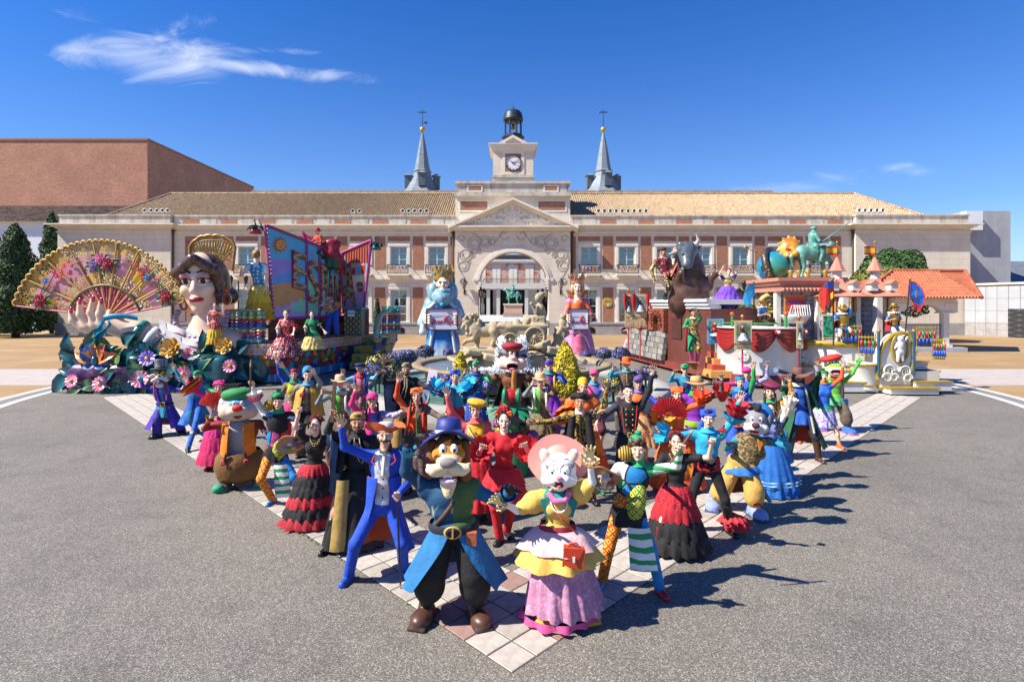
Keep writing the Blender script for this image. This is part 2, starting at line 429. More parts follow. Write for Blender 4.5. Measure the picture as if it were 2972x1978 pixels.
for n,(i,j)in enumerate(cells):
 c=AP+E1*((i+.5)*TS)+E2*((j+.5)*TS);z=.008+RU_(0,.0025)
 if n<298:
  o=link('tile',TMP if(i,j)in pink else TM,strip_o,(c.x,c.y,z));o.rotation_euler=(RU_(-.004,.004),RU_(-.004,.004),R(45))
 else:
  for p in[[(c+E1*a*(TS/2-.006)+E2*b_*(TS/2-.006)+V_((0,0,z+.004)))for a,b_ in((-1,-1),(1,-1),(1,1),(-1,1))]]:rest.add(p,[(0,1,2,3)],M_TILE)
rest.B('far_tiles',strip_o,kind='stuff')
M_MOSS=mat('moss','#6f8a2c',.95,f=.45,var=.4,vs=30)
mo=MB()
for side in(0,1):
 for q in range(240):
  s_=RU_(.5,8)**1.0;e=(E2 if side==0 else E1);nrm=V_((-q2,-q2,0))if side==0 else V_((q2,-q2,0))
  if RS.rand()>.18 and side==1:continue
  if sin(s_*2.3)+sin(s_*5.1+1)<.55:continue
  c=AP+e*s_+nrm*RU_(-.005,.045);r=RU_(.008,.022)
  mo.b_((c.x,c.y,.006),(r,r,r*.45),M_MOSS,5,3)
mo.B('moss',kind='stuff')
# palace building
FY=54.0
def bx(X,d=FY):return(X-CX)/F*d
def bz(Y,d=FY):return CAMH-(Y-HZ)/F*d
def p_ashlar(k,v,base):
 s=k.sep(v);bt=k.n('TexBrick');k.put(bt.inputs['Vector'],k.comb(s[0],s[2],0.));bt.inputs['Scale'].default_value=1;bt.inputs['Brick Width'].default_value=1.9
 bt.inputs['Row Height'].default_value=.62;bt.inputs['Mortar Size'].default_value=.018;bt.inputs['Mortar Smooth'].default_value=0
 k.put(bt.inputs['Color1'],base);k.put(bt.inputs['Color2'],tuple(x*.95 for x in base));k.put(bt.inputs['Mortar'],tuple(x*.78 for x in base))
 st=k.noise(k.map(v,(.6,.6,.16)),1.4,5,.65)
 return k.mix(1.,bt.outputs[0],k.ramp(st,[(.3,(.9,.88,.85)),(.6,(1,1,1))]),'MULTIPLY')
def p_brick(c2,mortar,sc=1.,ax=0):
 def fn(k,v,base):
  s=k.sep(v);bt=k.n('TexBrick');k.put(bt.inputs['Vector'],k.comb(k.m('ADD',s[0],s[1]),s[2],0.));bt.inputs['Scale'].default_value=sc
  bt.inputs['Brick Width'].default_value=.25;bt.inputs['Row Height'].default_value=.082;bt.inputs['Mortar Size'].default_value=.012
  k.put(bt.inputs['Color1'],base);k.put(bt.inputs['Color2'],lin(c2,.66));k.put(bt.inputs['Mortar'],lin(mortar,.66));return bt.outputs[0]
 return fn
def p_weather(k,v,base):
 st=k.noise(k.map(v,(1.6,1,.35)),1.2,6,.7);return k.mix(1.,k.mix(0.,base,base),k.ramp(st,[(.32,(.5,.47,.43)),(.5,(.85,.83,.8)),(.68,(1,1,1))]),'MULTIPLY')
M_ASH=mat('cream_ashlar','#efe3cf',.8,f=.82,var=.06,vs=.8,pat=p_ashlar)
MT_=mat('cream_trim','#f1e7d6',.75,f=.82,var=.08,vs=1.2)
M_WEATH=mat('weathered_parapet','#d8d0c4',.9,f=.85,var=.1,vs=2,pat=p_weather)
MP_=mat('grey_plinth','#b3b0ae',.85,f=.75,var=.14,vs=1.5,pat=p_ashlar)
M_BRICK=mat('red_brick','#c07a58',.85,f=.72,var=.12,vs=2,pat=p_brick('#a9603f','#cda88c'))
M_GLASS=mat('window_glass','#46525c',.06,f=.5,var=.0,coat=.5)
M_FRAME=mat('pale_blue_window_frame','#c3d2d4',.5,f=.85,var=.04)
M_CURT=mat('window_curtain','#cfc3b0',.9,f=.8,var=.25,vs=3,pat=ps_('#8e8478',6,0,.35,.1))
MI_=mat('black_iron','#2c2f31',.5,f=.7,var=.1)
M_PIPE=mat('brown_downpipe','#5f4a44',.6,f=.7)
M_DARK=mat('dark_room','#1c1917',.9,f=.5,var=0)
M_ROOFT=mat('roof_tile','#d0b48e',.85,f=.7,var=.3,vs=3.5,pat=pn_('#8d7a69',2.2,.5,.72,detail=6,sc=(3.5,.5,.5)))
pal=tg_('palace','long cream and brick two storey palace with clock tower and arched gateway behind the parade','building',(0,FY,0))
wall=MB();trim=MB();par=MB();plin=MB();cor=MB();sc_=MB()
WINX=[1268-110.2*k_ for k_ in range(7)]+[1709.7+110.1*k_ for k_ in range(7)]
zb,zt=0.,bz(665);TH=.55
def wall_box(X0,X1,Y1,Y0,y0=FY,th=TH,m=M_ASH):wall.box(bx(X0),bx(X1),y0,y0+th,bz(Y0),bz(Y1),m)
for side,xs,xe in((0,503,1321),(1,1655,2475)):
 ws=sorted(x for x in WINX if xs<x<xe);cur=xs
 for x in ws:
  wall_box(cur,x-23,665,975);cur=x+23
  wall_box(x-23,x+23,665,717);wall_box(x-23,x+23,775,842);wall_box(x-23,x+23,933,975)
 wall_box(cur,xe,665,975);wall.B('wall',pal);wall=MB()
 plin.box(bx(xs),bx(xe),FY-.16,FY-.002,0,bz(937),MP_);plin.box(bx(xs),bx(xe),FY-.22,FY-.162,bz(941),bz(936),MP_)
 sc_.box(bx(xs),bx(xe),FY-.14,FY-.002,bz(811),bz(804),MT_);sc_.box(bx(xs),bx(xe),FY-.09,FY-.002,bz(829),bz(825),MT_)
 for a,b,p in((665,661,.15),(661,656,.35),(656,652.5,.6)):cor.box(bx(xs),bx(xe),FY-p,FY-.003,bz(a),bz(b),MT_)
 cor.box(bx(xs),bx(xe),FY-.12,FY-.003,bz(677),bz(673),MT_)
 par.box(bx(xs),bx(xe),FY+.06,FY+.5,bz(652.5)+.003,bz(628),M_WEATH);par.box(bx(xs),bx(xe),FY-.04,FY+.6,bz(628),bz(624),M_WEATH)
PJ=.45
for X0,X1 in((178,503),(2475,2805)):
 wall.box(bx(X0),bx(X1),FY-PJ,FY+18,0,bz(665),M_ASH);wall.B('wall',pal);wall=MB()
 plin.box(bx(X0)-.16,bx(X1)+.16,FY-PJ-.16,FY-PJ-.003,0,bz(937),MP_)
 for a,b,p in((665,661,.15),(661,656,.4),(656,652.5,.75)):cor.box(bx(X0)-p,bx(X1)+p,FY-PJ-p,FY+6,bz(a)+.004,bz(b)+.004,MT_)
 cor.box(bx(X0)-.1,bx(X1)+.1,FY-PJ-.1,FY-PJ-.004,bz(677),bz(673),MT_)
 par.box(bx(X0)+.1,bx(X1)-.1,FY-PJ+.1,FY+.7,bz(652.5)+.006,bz(628),M_WEATH);par.box(bx(X0),bx(X1),FY-PJ,FY+.8,bz(628),bz(624),M_WEATH)
 xm=(X0+X1)/2
 for s_,e_ in((0,1),):
  cx_=340 if X0<1000 else 2640;y_=FY-PJ-.05
  for a,b,c,d in((cx_-34,cx_+34,685,686.5),(cx_-34,cx_+34,698.5,700),(cx_-34,cx_-32.5,686.5,698.5),(cx_+32.5,cx_+34,686.5,698.5)):trim.box(bx(a),bx(b),y_,y_+.046,bz(d),bz(c),MT_)
 trim.B('blank_panel',pal);trim=MB()
plin.B('plinth',pal);sc_.B('string_course',pal);cor.B('cornice',pal);par.B('parapet',pal)
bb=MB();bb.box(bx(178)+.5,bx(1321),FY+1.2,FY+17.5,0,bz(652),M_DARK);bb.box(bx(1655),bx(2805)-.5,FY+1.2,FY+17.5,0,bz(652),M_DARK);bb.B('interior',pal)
def pl_(X0,X1,Y0,Y1,y,m=M_BRICK,name='brick_panel',dp=.035,parent=pal):
 b=MB();b.box(bx(X0),bx(X1),y-dp,y-.004,bz(Y1),bz(Y0),m);return b.B(name,parent)
for x in WINX:pl_(x-32,x+32,686,699.5,FY)
for k_ in range(8):
 for s_ in(-1,1):
  xc=1488.9+s_*(165.5+110.1*k_+0);
  xa,xb=xc-15,xc+15
  if k_==0:xc=1488.9+s_*(165.5+8);xa,xb=(xc-5,xc+5)if False else((1663,1671)if s_>0 else(1307,1315))
  pl_(xa,xb,686,781,FY);pl_(xa,xb,834,932,FY)
for k_ in range(8):
 for s_ in(-1,1):
  xc=1488.9+s_*(220.5+110.1*k_-0);xc2=1488.9+s_*(275+110.1*k_-0)
  if abs(xc-1488.9)<975:pl_(xc-55-23,xc-55+23,637,650,FY+.06)if s_<0 else pl_(xc+55-23,xc+55+23,637,650,FY+.06)
  if abs(xc-1488.9)<975:pl_(xc-20,xc+20,636,650,FY+.06,M_WEATH,'parapet_panel',.03)
def wn_(x,upper):
 y0,y1=(717,770)if upper else(842,933)
 s=MB()
 for a,b,c,d,p in((x-32,x-25,y0-8,y1,.07),(x+25,x+32,y0-8,y1,.07),(x-32,x+32,y0-11,y0-3,.1),(x-25,x-23,y0-3,y1,.04),(x+23,x+25,y0-3,y1,.04),(x-25,x+25,y0-3,y0,.045)):
  s.box(bx(a),bx(b),FY-p,FY-.003,bz(d),bz(c),MT_)
 if not upper:s.box(bx(x-34),bx(x+34),FY-.14,FY-.003,bz(y1+5),bz(y1),MT_)
 w=s.B('window',pal)
 f=MB();yf=FY+.16
 for a,b in((x-23,x-20),(x+20,x+23),(x-1.6,x+1.6)):f.box(bx(a),bx(b),yf,yf+.08,bz(y1),bz(y0),M_FRAME)
 rows=3 if upper else 4
 for i in range(rows+1):
  yy=y0+(y1-y0)*i/rows
  for a,b in((x-20,x-1.6),(x+1.6,x+20)):f.box(bx(a),bx(b),yf+.005,yf+.07,bz(yy+1.0),bz(yy-1.0),M_FRAME)
 for a,b in((x-11.2,x-10.2),(x+10.2,x+11.2))if upper is None else():f.box(bx(a),bx(b),yf+.01,yf+.06,bz(y1),bz(y0),M_FRAME)
 f.B('window_frame',w)
 for i in range(rows):
  for a,b in((x-20,x-1.6),(x+1.6,x+20)):
   p=MB();ya=y0+(y1-y0)*i/rows+1;yb=y0+(y1-y0)*(i+1)/rows-1;p.box(bx(a),bx(b),yf+.03,yf+.04,bz(yb),bz(ya),M_GLASSC);p.B('pane',w)
 c=MB();n=22
 if upper:c.G_([[(bx(x-23+46*i/n),FY+.42+.03*sin(i*2.2),bz(yy))for i in range(n+1)]for yy in(y0,y1)],M_CURT)
 else:
  for sg in(-1,1):c.G_([[(bx(x+sg*(23-(20-13*t)*i/n)),FY+.42+.03*sin(i*2.2),bz(y0+(y1-y0)*t))for i in range(n+1)]for t in(0,.35,.7,1)],M_CURT)
 c.B('curtain',w)
 return w
def m_glass_thin():
 m=bpy.data.materials.new('window_glass_clear');m.use_nodes=True;t=m.node_tree;k=NT(t);t.nodes.clear()
 gl=k.n('BsdfGlossy');gl.inputs['Roughness'].default_value=.03;gl.inputs['Color'].default_value=(.8,.85,.9,1)
 tr=k.n('BsdfTransparent');tr.inputs[0].default_value=(.72,.78,.8,1);mx=k.n('MixShader');mx.inputs[0].default_value=.16
 t.links.new(tr.outputs[0],mx.inputs[1]);t.links.new(gl.outputs[0],mx.inputs[2]);t.links.new(mx.outputs[0],k.n('OutputMaterial').inputs[0]);return m
M_GLASSC=m_glass_thin()
M_FLAGS=[mat('pennant_'+n_,c_,.8,f=.7,var=.1,vs=12,pat=pn_(d_,9,.5,.56))for n_,c_,d_ in(('red','#c03a3a','#ead9c0'),('blue','#2f56a8','#e6e2d4'),('yellow','#dfb13a','#b8402c'),('purple','#7a4a9a','#e9d7a0'),('cream','#e8dcc4','#c85a4a'))]
ORD=('first','second','third','fourth','fifth','sixth','seventh','eighth','ninth')
for wi,x in enumerate(WINX):
 wn_(x,True);wn_(x,False)
 b=MB();y0=FY-.62
 b.box(bx(x-33),bx(x+33),y0-.06,FY-.004,bz(800),bz(795),MT_);b.box(bx(x-29),bx(x+29),y0+.1,FY-.004,bz(804),bz(800),MT_)
 bo=b.B('balcony',pal)
 r=MB()
 for yy in(769.5,778,793):r.box(bx(x-30),bx(x+30),y0,y0+.05,bz(yy+.8),bz(yy-.8),MI_)
 for i in range(25):xx=x-30+60*i/24;r.box(bx(xx)-.012,bx(xx)+.012,y0+.01,y0+.034,bz(795),bz(769.5),MI_)
 for s_ in(-30,30):r.box(bx(x+s_)-.025,bx(x+s_)+.025,y0+.052,FY-.005,bz(770.3),bz(768.7),MI_);r.box(bx(x+s_)-.03,bx(x+s_)+.03,y0-.002,y0+.053,bz(795),bz(768),MI_)
 r.B('railing',bo)
 t=tg_('bunting','string of five pennants on the %s balcony %s of the gateway'%(ORD[wi%7],'left' if wi<7 else 'right'),'bunting',(bx(x),y0,bz(772)),'pennant strings on the palace balconies')
 for i in range(5):
  p=MB();xa=x-25+10*i;p.p_([(bx(xa-.2),bz(773)),(bx(xa+9),bz(773)),(bx(xa+4.4),bz(791))],y0-.04,y0-.025,M_FLAGS[(i+int(x))%5]);p.B('pennant',t)
 c_=MB();c_.T_([(bx(x-27),y0-.03,bz(772)),(bx(x),y0-.03,bz(773)),(bx(x+27),y0-.03,bz(772))],.015,MT_,5);c_.B('cord',t)
for X in(503,1316,1660,2474):
 b=MB();b.T_([(bx(X),FY-.13 if X in(503,2474)else FY-.16,0),(bx(X),FY-.13 if X in(503,2474)else FY-.16,bz(668))],.11,M_PIPE,8)
 b.box(bx(X)-.2,bx(X)+.2,FY-.32,FY-.01,bz(677),bz(668),M_PIPE);b.B('downpipe',pal)
for s_ in(-1,1):
 for k_ in range(7):
  x=1488.9+s_*(220.7+110.1*k_);p=[(bx(x-17),bz(966)),(bx(x+17),bz(966)),(bx(x+17),bz(955))]+[(bx(x+17*cos(a*PI/8)),bz(955-7*sin(a*PI/8)))for a in range(1,8)]+[(bx(x-17),bz(955))]
  b=MB();b.p_(p,FY-.18,FY-.161,M_DARK);bo=b.B('cellar_window',pal)
  b=MB()
  for i in range(1,6):xx=x-17+34*i/6;b.box(bx(xx)-.02,bx(xx)+.02,FY-.21,FY-.182,bz(966),bz(950),MI_)
  b.B('bar',bo)
EZ=bz(624)-.35;RZ=CAMH+(HZ-563)/F*62.5;RY=62.5;EY=FY+.75
def tr_(xe0,xe1,xr0,xr1,parent,ey=EY,ry=RY,ez=EZ,rz=RZ,pitch=.235,m=M_ROOFT,nrow=24,name='roof_tiles',kind='stuff'):
 cols=int((xe1-xe0)/pitch);V=[];Fc=[];o=0
 prof=[(-.5,-.06),(-.3,-.06),(-.23,.02),(0,.065),(.23,.02),(.3,-.05)]
 for c in range(cols):
  xc=xe0+(c+.5)*pitch;t1=1.
  if xr0>xe0+.1 and xc<xr0:t1=(xc-xe0)/(xr0-xe0)
  if xr1<xe1-.1 and xc>xr1:t1=(xe1-xc)/(xe1-xr1)
  n=max(1,int(nrow*t1));jx=RU_(-.012,.012)
  for r in range(n):
   for e in(0,1):
    t=(r+e)/nrow if r+e<n or t1<1 else t1
    t=min(t,t1)if t1<1 else(r+e)/nrow
    dz=(.03 if e==0 else-.0)+RU_(0,.012)
    for px,pz in prof:V.append((xc+px*pitch+jx,ey+(ry-ey)*t,ez+(rz-ez)*t+pz+dz))
   for i in range(5):Fc.append((o+i,o+i+1,o+6+i+1,o+6+i))
   o+=12
 return link(name,mn_(name,np.array(V),np.array(Fc),[m],smooth=False),parent,kind=kind)
for s_ in(-1,1):
 if s_<0:
  xe0,xe1=bx(262),bx(1321);xr0,xr1=(498-CX)/F*RY,bx(1321)
 else:xe0,xe1=bx(1655),bx(2735);xr0,xr1=bx(1655),(2479-CX)/F*RY
 tr_(xe0,xe1,xr0,xr1,pal)
 b=MB();by=2*RY-EY
 if s_<0:b.add([(xe0,EY,EZ-.06),(xe1,EY,EZ-.06),(xe1,RY,RZ-.06),(xr0,RY,RZ-.06),(xe0,by,EZ-.06),(xe1,by,EZ-.06)],[(0,1,2,3),(3,2,5,4),(0,3,4)],M_ROOFT)
 else:b.add([(xe0,EY,EZ-.06),(xe1,EY,EZ-.06),(xr1,RY,RZ-.06),(xe0,RY,RZ-.06),(xe0,by,EZ-.06),(xe1,by,EZ-.06)],[(0,1,2,3),(3,2,5,4),(1,5,2)],M_ROOFT)
 b.B('roof',pal)
 b=MB();xa,xb=(xr0,xe1)if s_<0 else(xe0,xr1);n=int(abs(xb-xa)/.4)
 for i in range(n):q=xa+(xb-xa)*i/n;b.T_([(q,RY,RZ+.06),(q+(xb-xa)/n*1.04,RY,RZ+.045)],[.16,.13],M_ROOFT,6,False)
 hx,hr=(xe0,xr0)if s_<0 else(xe1,xr1)
 for i in range(30):p0=V_((hx,EY,EZ)).lerp(V_((hr,RY,RZ)),i/30);p1=V_((hx,EY,EZ)).lerp(V_((hr,RY,RZ)),(i+1.05)/30);b.T_([p0+V_((0,0,.08)),p1+V_((0,0,.06))],[.16,.12],M_ROOFT,6,False)
 b.B('ridge_tiles',pal,kind='stuff')
CY=FY-.55
arc=[(1490+101*cos(a),832-101*sin(a))for a in NL_(R(10),R(170),33)]
poly=[(1321,975),(1388,975),(1388,812)]+[(x,y)for x,y in arc[::-1]if y<812]+[(1592,812),(1592,975),(1655,975),(1655,672),(1321,672)]
b=MB();b.p_([(bx(x,CY),bz(y,CY))for x,y in poly],CY,CY+1.5,M_ASH);b.B('gate_wall',pal)
b=MB()
for X0,X1 in((1321,1388),(1592,1655)):b.box(bx(X0,CY)-.02,bx(X1,CY)+.02,CY-.18,CY-.004,0,bz(937,CY),MP_)
b.B('gate_plinth',pal)
b=MB()
for j,(r0,r1,p)in enumerate(((101,107,.16),(107,112,.1),(112,116,.05))):
 pts=[(1490+r*cos(a),832-r*sin(a))for r,rng in((r0,NL_(R(11),R(169),40)),(r1,NL_(R(169),R(11),40)))for a in rng]
 n=40;vs=[]
 for x,y in pts:vs.append((bx(x,CY),CY-p,bz(y,CY)))
 for x,y in pts:vs.append((bx(x,CY),CY-.003,bz(y,CY)))
 fs=[(i,i+1,2*n-2-i,2*n-1-i)for i in range(n-1)]+[(i,(i+1)%(2*n),2*n+(i+1)%(2*n),2*n+i)for i in range(2*n)]
 b.add(vs,fs,MT_)
b.B('archivolt',pal)
for sg in(-1,1):
 b=MB();xj=1490+sg*102;
 for i,(ya,yb,w)in enumerate(((806,811,16),(811,816,13),(816,824,10),(824,832,7),(832,840,4))):b.box(min(bx(xj,CY),bx(xj-sg*w,CY)),max(bx(xj,CY),bx(xj-sg*w,CY)),CY-.1,CY+1.4,bz(yb,CY),bz(ya,CY)-.002,MT_)
 b.box(min(bx(xj+sg*14,CY),bx(xj,CY)),max(bx(xj+sg*14,CY),bx(xj,CY)),CY-.12,CY-.005,bz(815,CY),bz(806,CY),MT_)
 b.B('impost',pal)
b=MB();hw=4.3;zc=bz(832)
va=[(hw*cos(a),zc+hw*sin(a))for a in NL_(0,PI,25)]
b.G_([[(x,y,z)for x,z in[(hw,0)]+va+[(-hw,0)]]for y in(CY+1.5,62)],M_ASH);b.B('vault',pal)
b=MB();b.box(bx(1321),-hw-.003,CY+1.5,62,0,bz(660),M_ASH);b.box(hw+.003,bx(1655),CY+1.5,62,0,bz(660),M_ASH);b.B('gate_side_wall',pal)
b=MB();b.box(bx(1321),bx(1655),FY+.1,FY+8,bz(672),bz(570),M_ASH);b.box(bx(1321)+.3,bx(1655)-.3,FY+.35,FY+7.5,bz(560),bz(531),M_WEATH);b.B('attic',pal)
b=MB()
b.box(bx(1318),bx(1658),FY-.25,FY+8.1,bz(570),bz(564),M_WEATH);b.box(bx(1320),bx(1656),FY-.1,FY+8,bz(564)+.002,bz(559),M_WEATH)
b.box(bx(1319),bx(1657),FY+.2,FY+7.6,bz(531),bz(524),M_WEATH);b.B('attic_cornice',pal)
for X0,X1,Y0,Y1,y in((1337,1414,584,609,FY+.1),(1563,1640,584,609,FY+.1),(1360,1395,540,550,FY+.35),(1583,1617,540,550,FY+.35)):
 pl_(X0,X1,Y0,Y1,y);b=MB()
 for a,c,d,e in((X0-5,X1+5,Y0-5,Y0-1),(X0-5,X1+5,Y1+1,Y1+5),(X0-5,X0-1,Y0-1,Y1+1),(X1+1,X1+5,Y0-1,Y1+1)):b.box(bx(a),bx(c),y-.05,y-.004,bz(e),bz(d),MT_)
 b.B('panel_frame',pal)
A_,L_,R_=(1488.5,577),(1302,660),(1676,660)
b=MB();b.p_([(bx(1321,CY),bz(660,CY)),(bx(1656,CY),bz(660,CY)),(bx(1488.5,CY),bz(587,CY))],CY-.02,FY+.09,MT_);ped=b.B('pediment',pal)
def rake(o0,o1,p):
 b_=MB()
 for sg,E in((-1,L_),(1,R_)):
  e0=V_((bx(E[0],CY),bz(E[1],CY)));a0=V_((bx(A_[0],CY),bz(A_[1],CY)));dn=V_((0,-1))
  q=[e0+dn*o0,a0+dn*o0,a0+dn*o1,e0+dn*o1]
  b_.p_([(v.x,v.y)for v in q],CY-p,FY+.08,MT_)
 return b_
rake(0,.2,.75).B('raking_cornice',pal);rake(.2,.36,.5).B('raking_cornice',pal);rake(.36,.5,.22).B('raking_cornice',pal)
b=MB()
for y0,y1,p,ex in((656.5,661,.7,0),(661,665,.45,-8),(665,671,.2,-17)):b.box(bx(1302-ex,CY),bx(1676+ex,CY),CY-p,FY,bz(y1,CY),bz(y0,CY)-.002,MT_)
b.B('gate_cornice',pal)
P=[];yc=CY-.06
def cp(x,y,r,m=0,ry=None):P.append(('e',(bx(x,CY),yc,bz(y,CY)),(r*.034,.11,(ry or r)*.034),m))
cp(1488,625,15,0,20);cp(1488,596,10,0,5);cp(1488,604,5);
for sg in(-1,1):
 for q in range(9):a=q/8*PI*1.2-.3;cp(1488+sg*(19+3*sin(q*2)),604+q*5,4.2)
 for q in range(5):cp(1488+sg*(34+q*5.5),636+1.5*sin(q),7-q*.35,0,6)
 cp(1488+sg*54,627,6.5);
 for q in range(3):cp(1488+sg*(33+q*10),648,2.6,0,6)
 for q in range(11):cp(1488+sg*(68+q*7),633+q*1.7+3*sin(q*1.9),6.3-q*.38,0,8-q*.55)
 for q in range(6):P.append(('c',(bx(1488+sg*26,CY),yc,bz(622,CY)),(bx(1488+sg*(36+q*3),CY),yc,bz(604+q*4,CY)),.07,.03,0))
clay('coat_of_arms',P,[MT_],.05,.05,ped)
sm=MB();M_SCR=mat('scroll_moulding','#c4b8a8',.8,f=.75,var=.05)
def sl_(x,y,r0,turns,a0,sgn,tail=None):
 for dr in(0,2.4):
  pts=[]
  n=int(22*turns)
  for i in range(n+1):
   t=i/n;r=max(r0*(1-.62*t)-dr,.8);a=a0+sgn*2*PI*turns*t;pts.append((bx(x+r*cos(a),CY),CY-.02,bz(y-r*sin(a),CY)))
  if tail:pts=[(bx(tx,CY),CY-.02,bz(ty+dr,CY))for tx,ty in tail[::-1]]+pts
  sm.T_(pts,.013,M_SCR,4)
for sg in(-1,1):
 def X_(x):return 1489+sg*x
 for(x,y,r,tu,a,s2)in((149,693,13,1.,0,1),(112,707,22,1.7,2.2,-1),(80,703,20,1.8,.5,1),(60,700,14,1.4,2.5,-1),(139,738,22,1.7,2.6,1),(146,771,20,1.6,1.8,1),(118,739,10,1.4,1,-1),(100,728,9,1.3,2,1),(128,760,8,1.4,2.5,-1),(146,815,12,1.5,3.2,1),(26,681,17,.9,3.4,1)):
  aa=a if sg>0 else PI-a;sl_(X_(x),y,r,tu,aa,s2*sg)
 for pts in(((60,712),(48,700),(38,684),(30,676)),((98,722),(90,700),(100,684),(118,676)),((158,730),(160,760),(150,790),(134,815)),((128,745),(122,730),(110,722))):
  for dr in(0,2.4):sm.T_([(bx(X_(x+dr),CY),CY-.02,bz(y,CY))for x,y in pts],.013,M_SCR,4)
 sm.B('scroll_moulding',pal);sm=MB()
TY=FY+.55
tw=MB();tw.box(bx(1430),bx(1548),TY,TY+4,bz(531),bz(430),M_ASH);tw.B('tower',pal)
tw=MB()
tw.box(bx(1428),bx(1550),TY-.18,TY+4.1,bz(512),bz(505),M_WEATH)
for i,(e,ya,yb)in enumerate(((2,434,430),(4.5,430,425),(8,425,420),(11,420,416),(12.5,416,413.5))):tw.box(bx(1430-e),bx(1548+e),TY-e*.034*1.0,TY+4+e*.034,bz(ya)+.001,bz(yb),MT_)
tw.B('tower_cornice',pal)
tw=MB();tw.add([(bx(1419),TY-.4,bz(413.4)),(bx(1559),TY-.4,bz(413.4)),(bx(1559),TY+4.4,bz(413.4)),(bx(1419),TY+4.4,bz(413.4)),(bx(1440),TY+.8,bz(402)),(bx(1538),TY+.8,bz(402)),(bx(1538),TY+3.4,bz(402)),(bx(1440),TY+3.4,bz(402))],[(0,1,5,4),(1,2,6,5),(2,3,7,6),(3,0,4,7),(4,5,6,7)],mat('slate','#8b939c',.6,f=.7,var=.15,vs=4,pat=p_brick('#7b838c','#5d646d',.5)));tw.B('tower_roof',pal)
tw=MB();tw.p_([(bx(1446),bz(413.2)),(bx(1532),bz(413.2)),(bx(1489),bz(390))],TY-.43,TY+1,MT_);tw.p_([(bx(1466),bz(411.5)),(bx(1512),bz(411.5)),(bx(1489),bz(398))],TY-.46,TY-.431,mat('gable_tan','#b3a294',.8,f=.7));tw.B('gable',pal)  # smaller triangle in a darker tan, laid on the gable front
pl_(1466,1513,442,495,TY)
for x0,x1,y0,y1 in((1457,1466,434,503),(1513,1522,434,503),(1466,1513,434,442),(1466,1513,495,503)):
 b=MB();b.box(bx(x0),bx(x1),TY-.06,TY-.004,bz(y1),bz(y0),MT_);b.B('clock_surround',pal)
ck=MB();cc=(bx(1489.5),TY-.05,bz(469));MX=MR_(R(90),3,'X')
M_CLK=mat('clock_face','#eeeef0',.5,f=.85,var=.03)
ck.L_([(0,0),(.74,0),(.74,.04),(0,.04)],(cc[0],cc[1],cc[2]),M_CLK,40,M=MX,smooth=False);clk=ck.B('clock',pal)
ck=MB();ck.L_([(.72,-.02),(.72,.1),(.8,.1),(.8,-.02)],cc,MI_,40,M=MX);ck.B('clock_rim',clk)
for i,nm in enumerate(('XII','I','II','III','IIII','V','VI','VII','VIII','IX','X','XI')):
 a=PI/2-i*PI/6;lt_(nm,.2,MI_,(cc[0]+.6*cos(a),cc[1]-.05,cc[2]+.6*sin(a)),clk,name='numeral',roll=a-PI/2,sx=.75)
for ln,a,w in((.42,R(147),.035),(.6,R(30),.025)):
 ck=MB();d=V_((cos(a),0,sin(a)));ck.T_([V_(cc)+V_((0,-.07,0))-d*.14,V_(cc)+V_((0,-.07,0))+d*ln],[w*1.4,w*.5],MI_,5);ck.B('clock_hand',clk)
pq=MB();pc=(bx(1489.5),TY-.02,bz(537));pq.L_([(0,0),(.9,0),(.92,.03),(.9,.06),(0,.06)],pc,mat('plaque_white','#e4e8f2',.5,f=.85),40,sy=.72,M=MX,smooth=False)
pq=pq.B('plaque',pal);ML_B=mat('plaque_blue','#3f5d9c',.5,f=.7,var=0);ML_R=mat('plaque_red','#8e2530',.5,f=.7,var=0)
for i,ch in enumerate('¡Buen Viaje!'):
 t=(i-5.5)/5.5;lt_(ch,.3,ML_B,(pc[0]+t*.58,pc[1]-.066,pc[2]+.36-.16*t*t),pq,roll=-t*.35)
lt_('3',.85,ML_R,(pc[0]-.34,pc[1]-.066,pc[2]-.14),pq)
b=MB();b.L_([(.25,0),(.33,0),(.33,.012),(.25,.012)],(pc[0]+.14,pc[1]-.062,pc[2]-.1),ML_R,28,M=MX);b.L_([(0,0),(.25,0),(.25,.008),(0,.008)],(pc[0]+.14,pc[1]-.061,pc[2]-.1),mat('plaque_gold','#e9b45c',.5,f=.8),28,M=MX)
b.b_((pc[0]+.13,pc[1]-.07,pc[2]-.12),(.07,.02,.16),ML_R);b.b_((pc[0]+.15,pc[1]-.07,pc[2]+.1),(.11,.02,.07),ML_R);b.b_((pc[0]+.16,pc[1]-.07,pc[2]+.2),(.04,.02,.06),ML_R)
b.T_([(pc[0]-.5,pc[1]-.065,pc[2]-.42),(pc[0]-.2,pc[1]-.065,pc[2]-.44),(pc[0]+.2,pc[1]-.065,pc[2]-.36),(pc[0]+.58,pc[1]-.065,pc[2]-.36)],[.015,.03,.035,.012],ML_R,5);b.B('emblem',pq)
M_LEAD=mat('dark_lead','#3c4347',.45,.3,f=.7,var=.15);cup=MB();ccx=bx(1489.5);ccy=TY+2.1
def cz(Y):return bz(Y,ccy)
cup.L_([(0,cz(402)),(1.18,cz(402)),(1.18,cz(398)),(1.02,cz(398)),(1.02,cz(393)),(0,cz(393))],(ccx,ccy,0),M_LEAD,8,smooth=False)
cup.L_([(0,cz(354)),(.95,cz(354)),(1.04,cz(351)),(1.04,cz(345)),(.98,cz(344)),(.98,cz(338)),(.9,cz(330)),(.7,cz(323)),(.4,cz(320)),(.1,cz(319)),(.07,cz(314)),(.1,cz(312)),(.03,cz(309)),(.02,cz(300)),(0,cz(300))],(ccx,ccy,0),M_LEAD,20)
cuo=cup.B('cupola',pal)
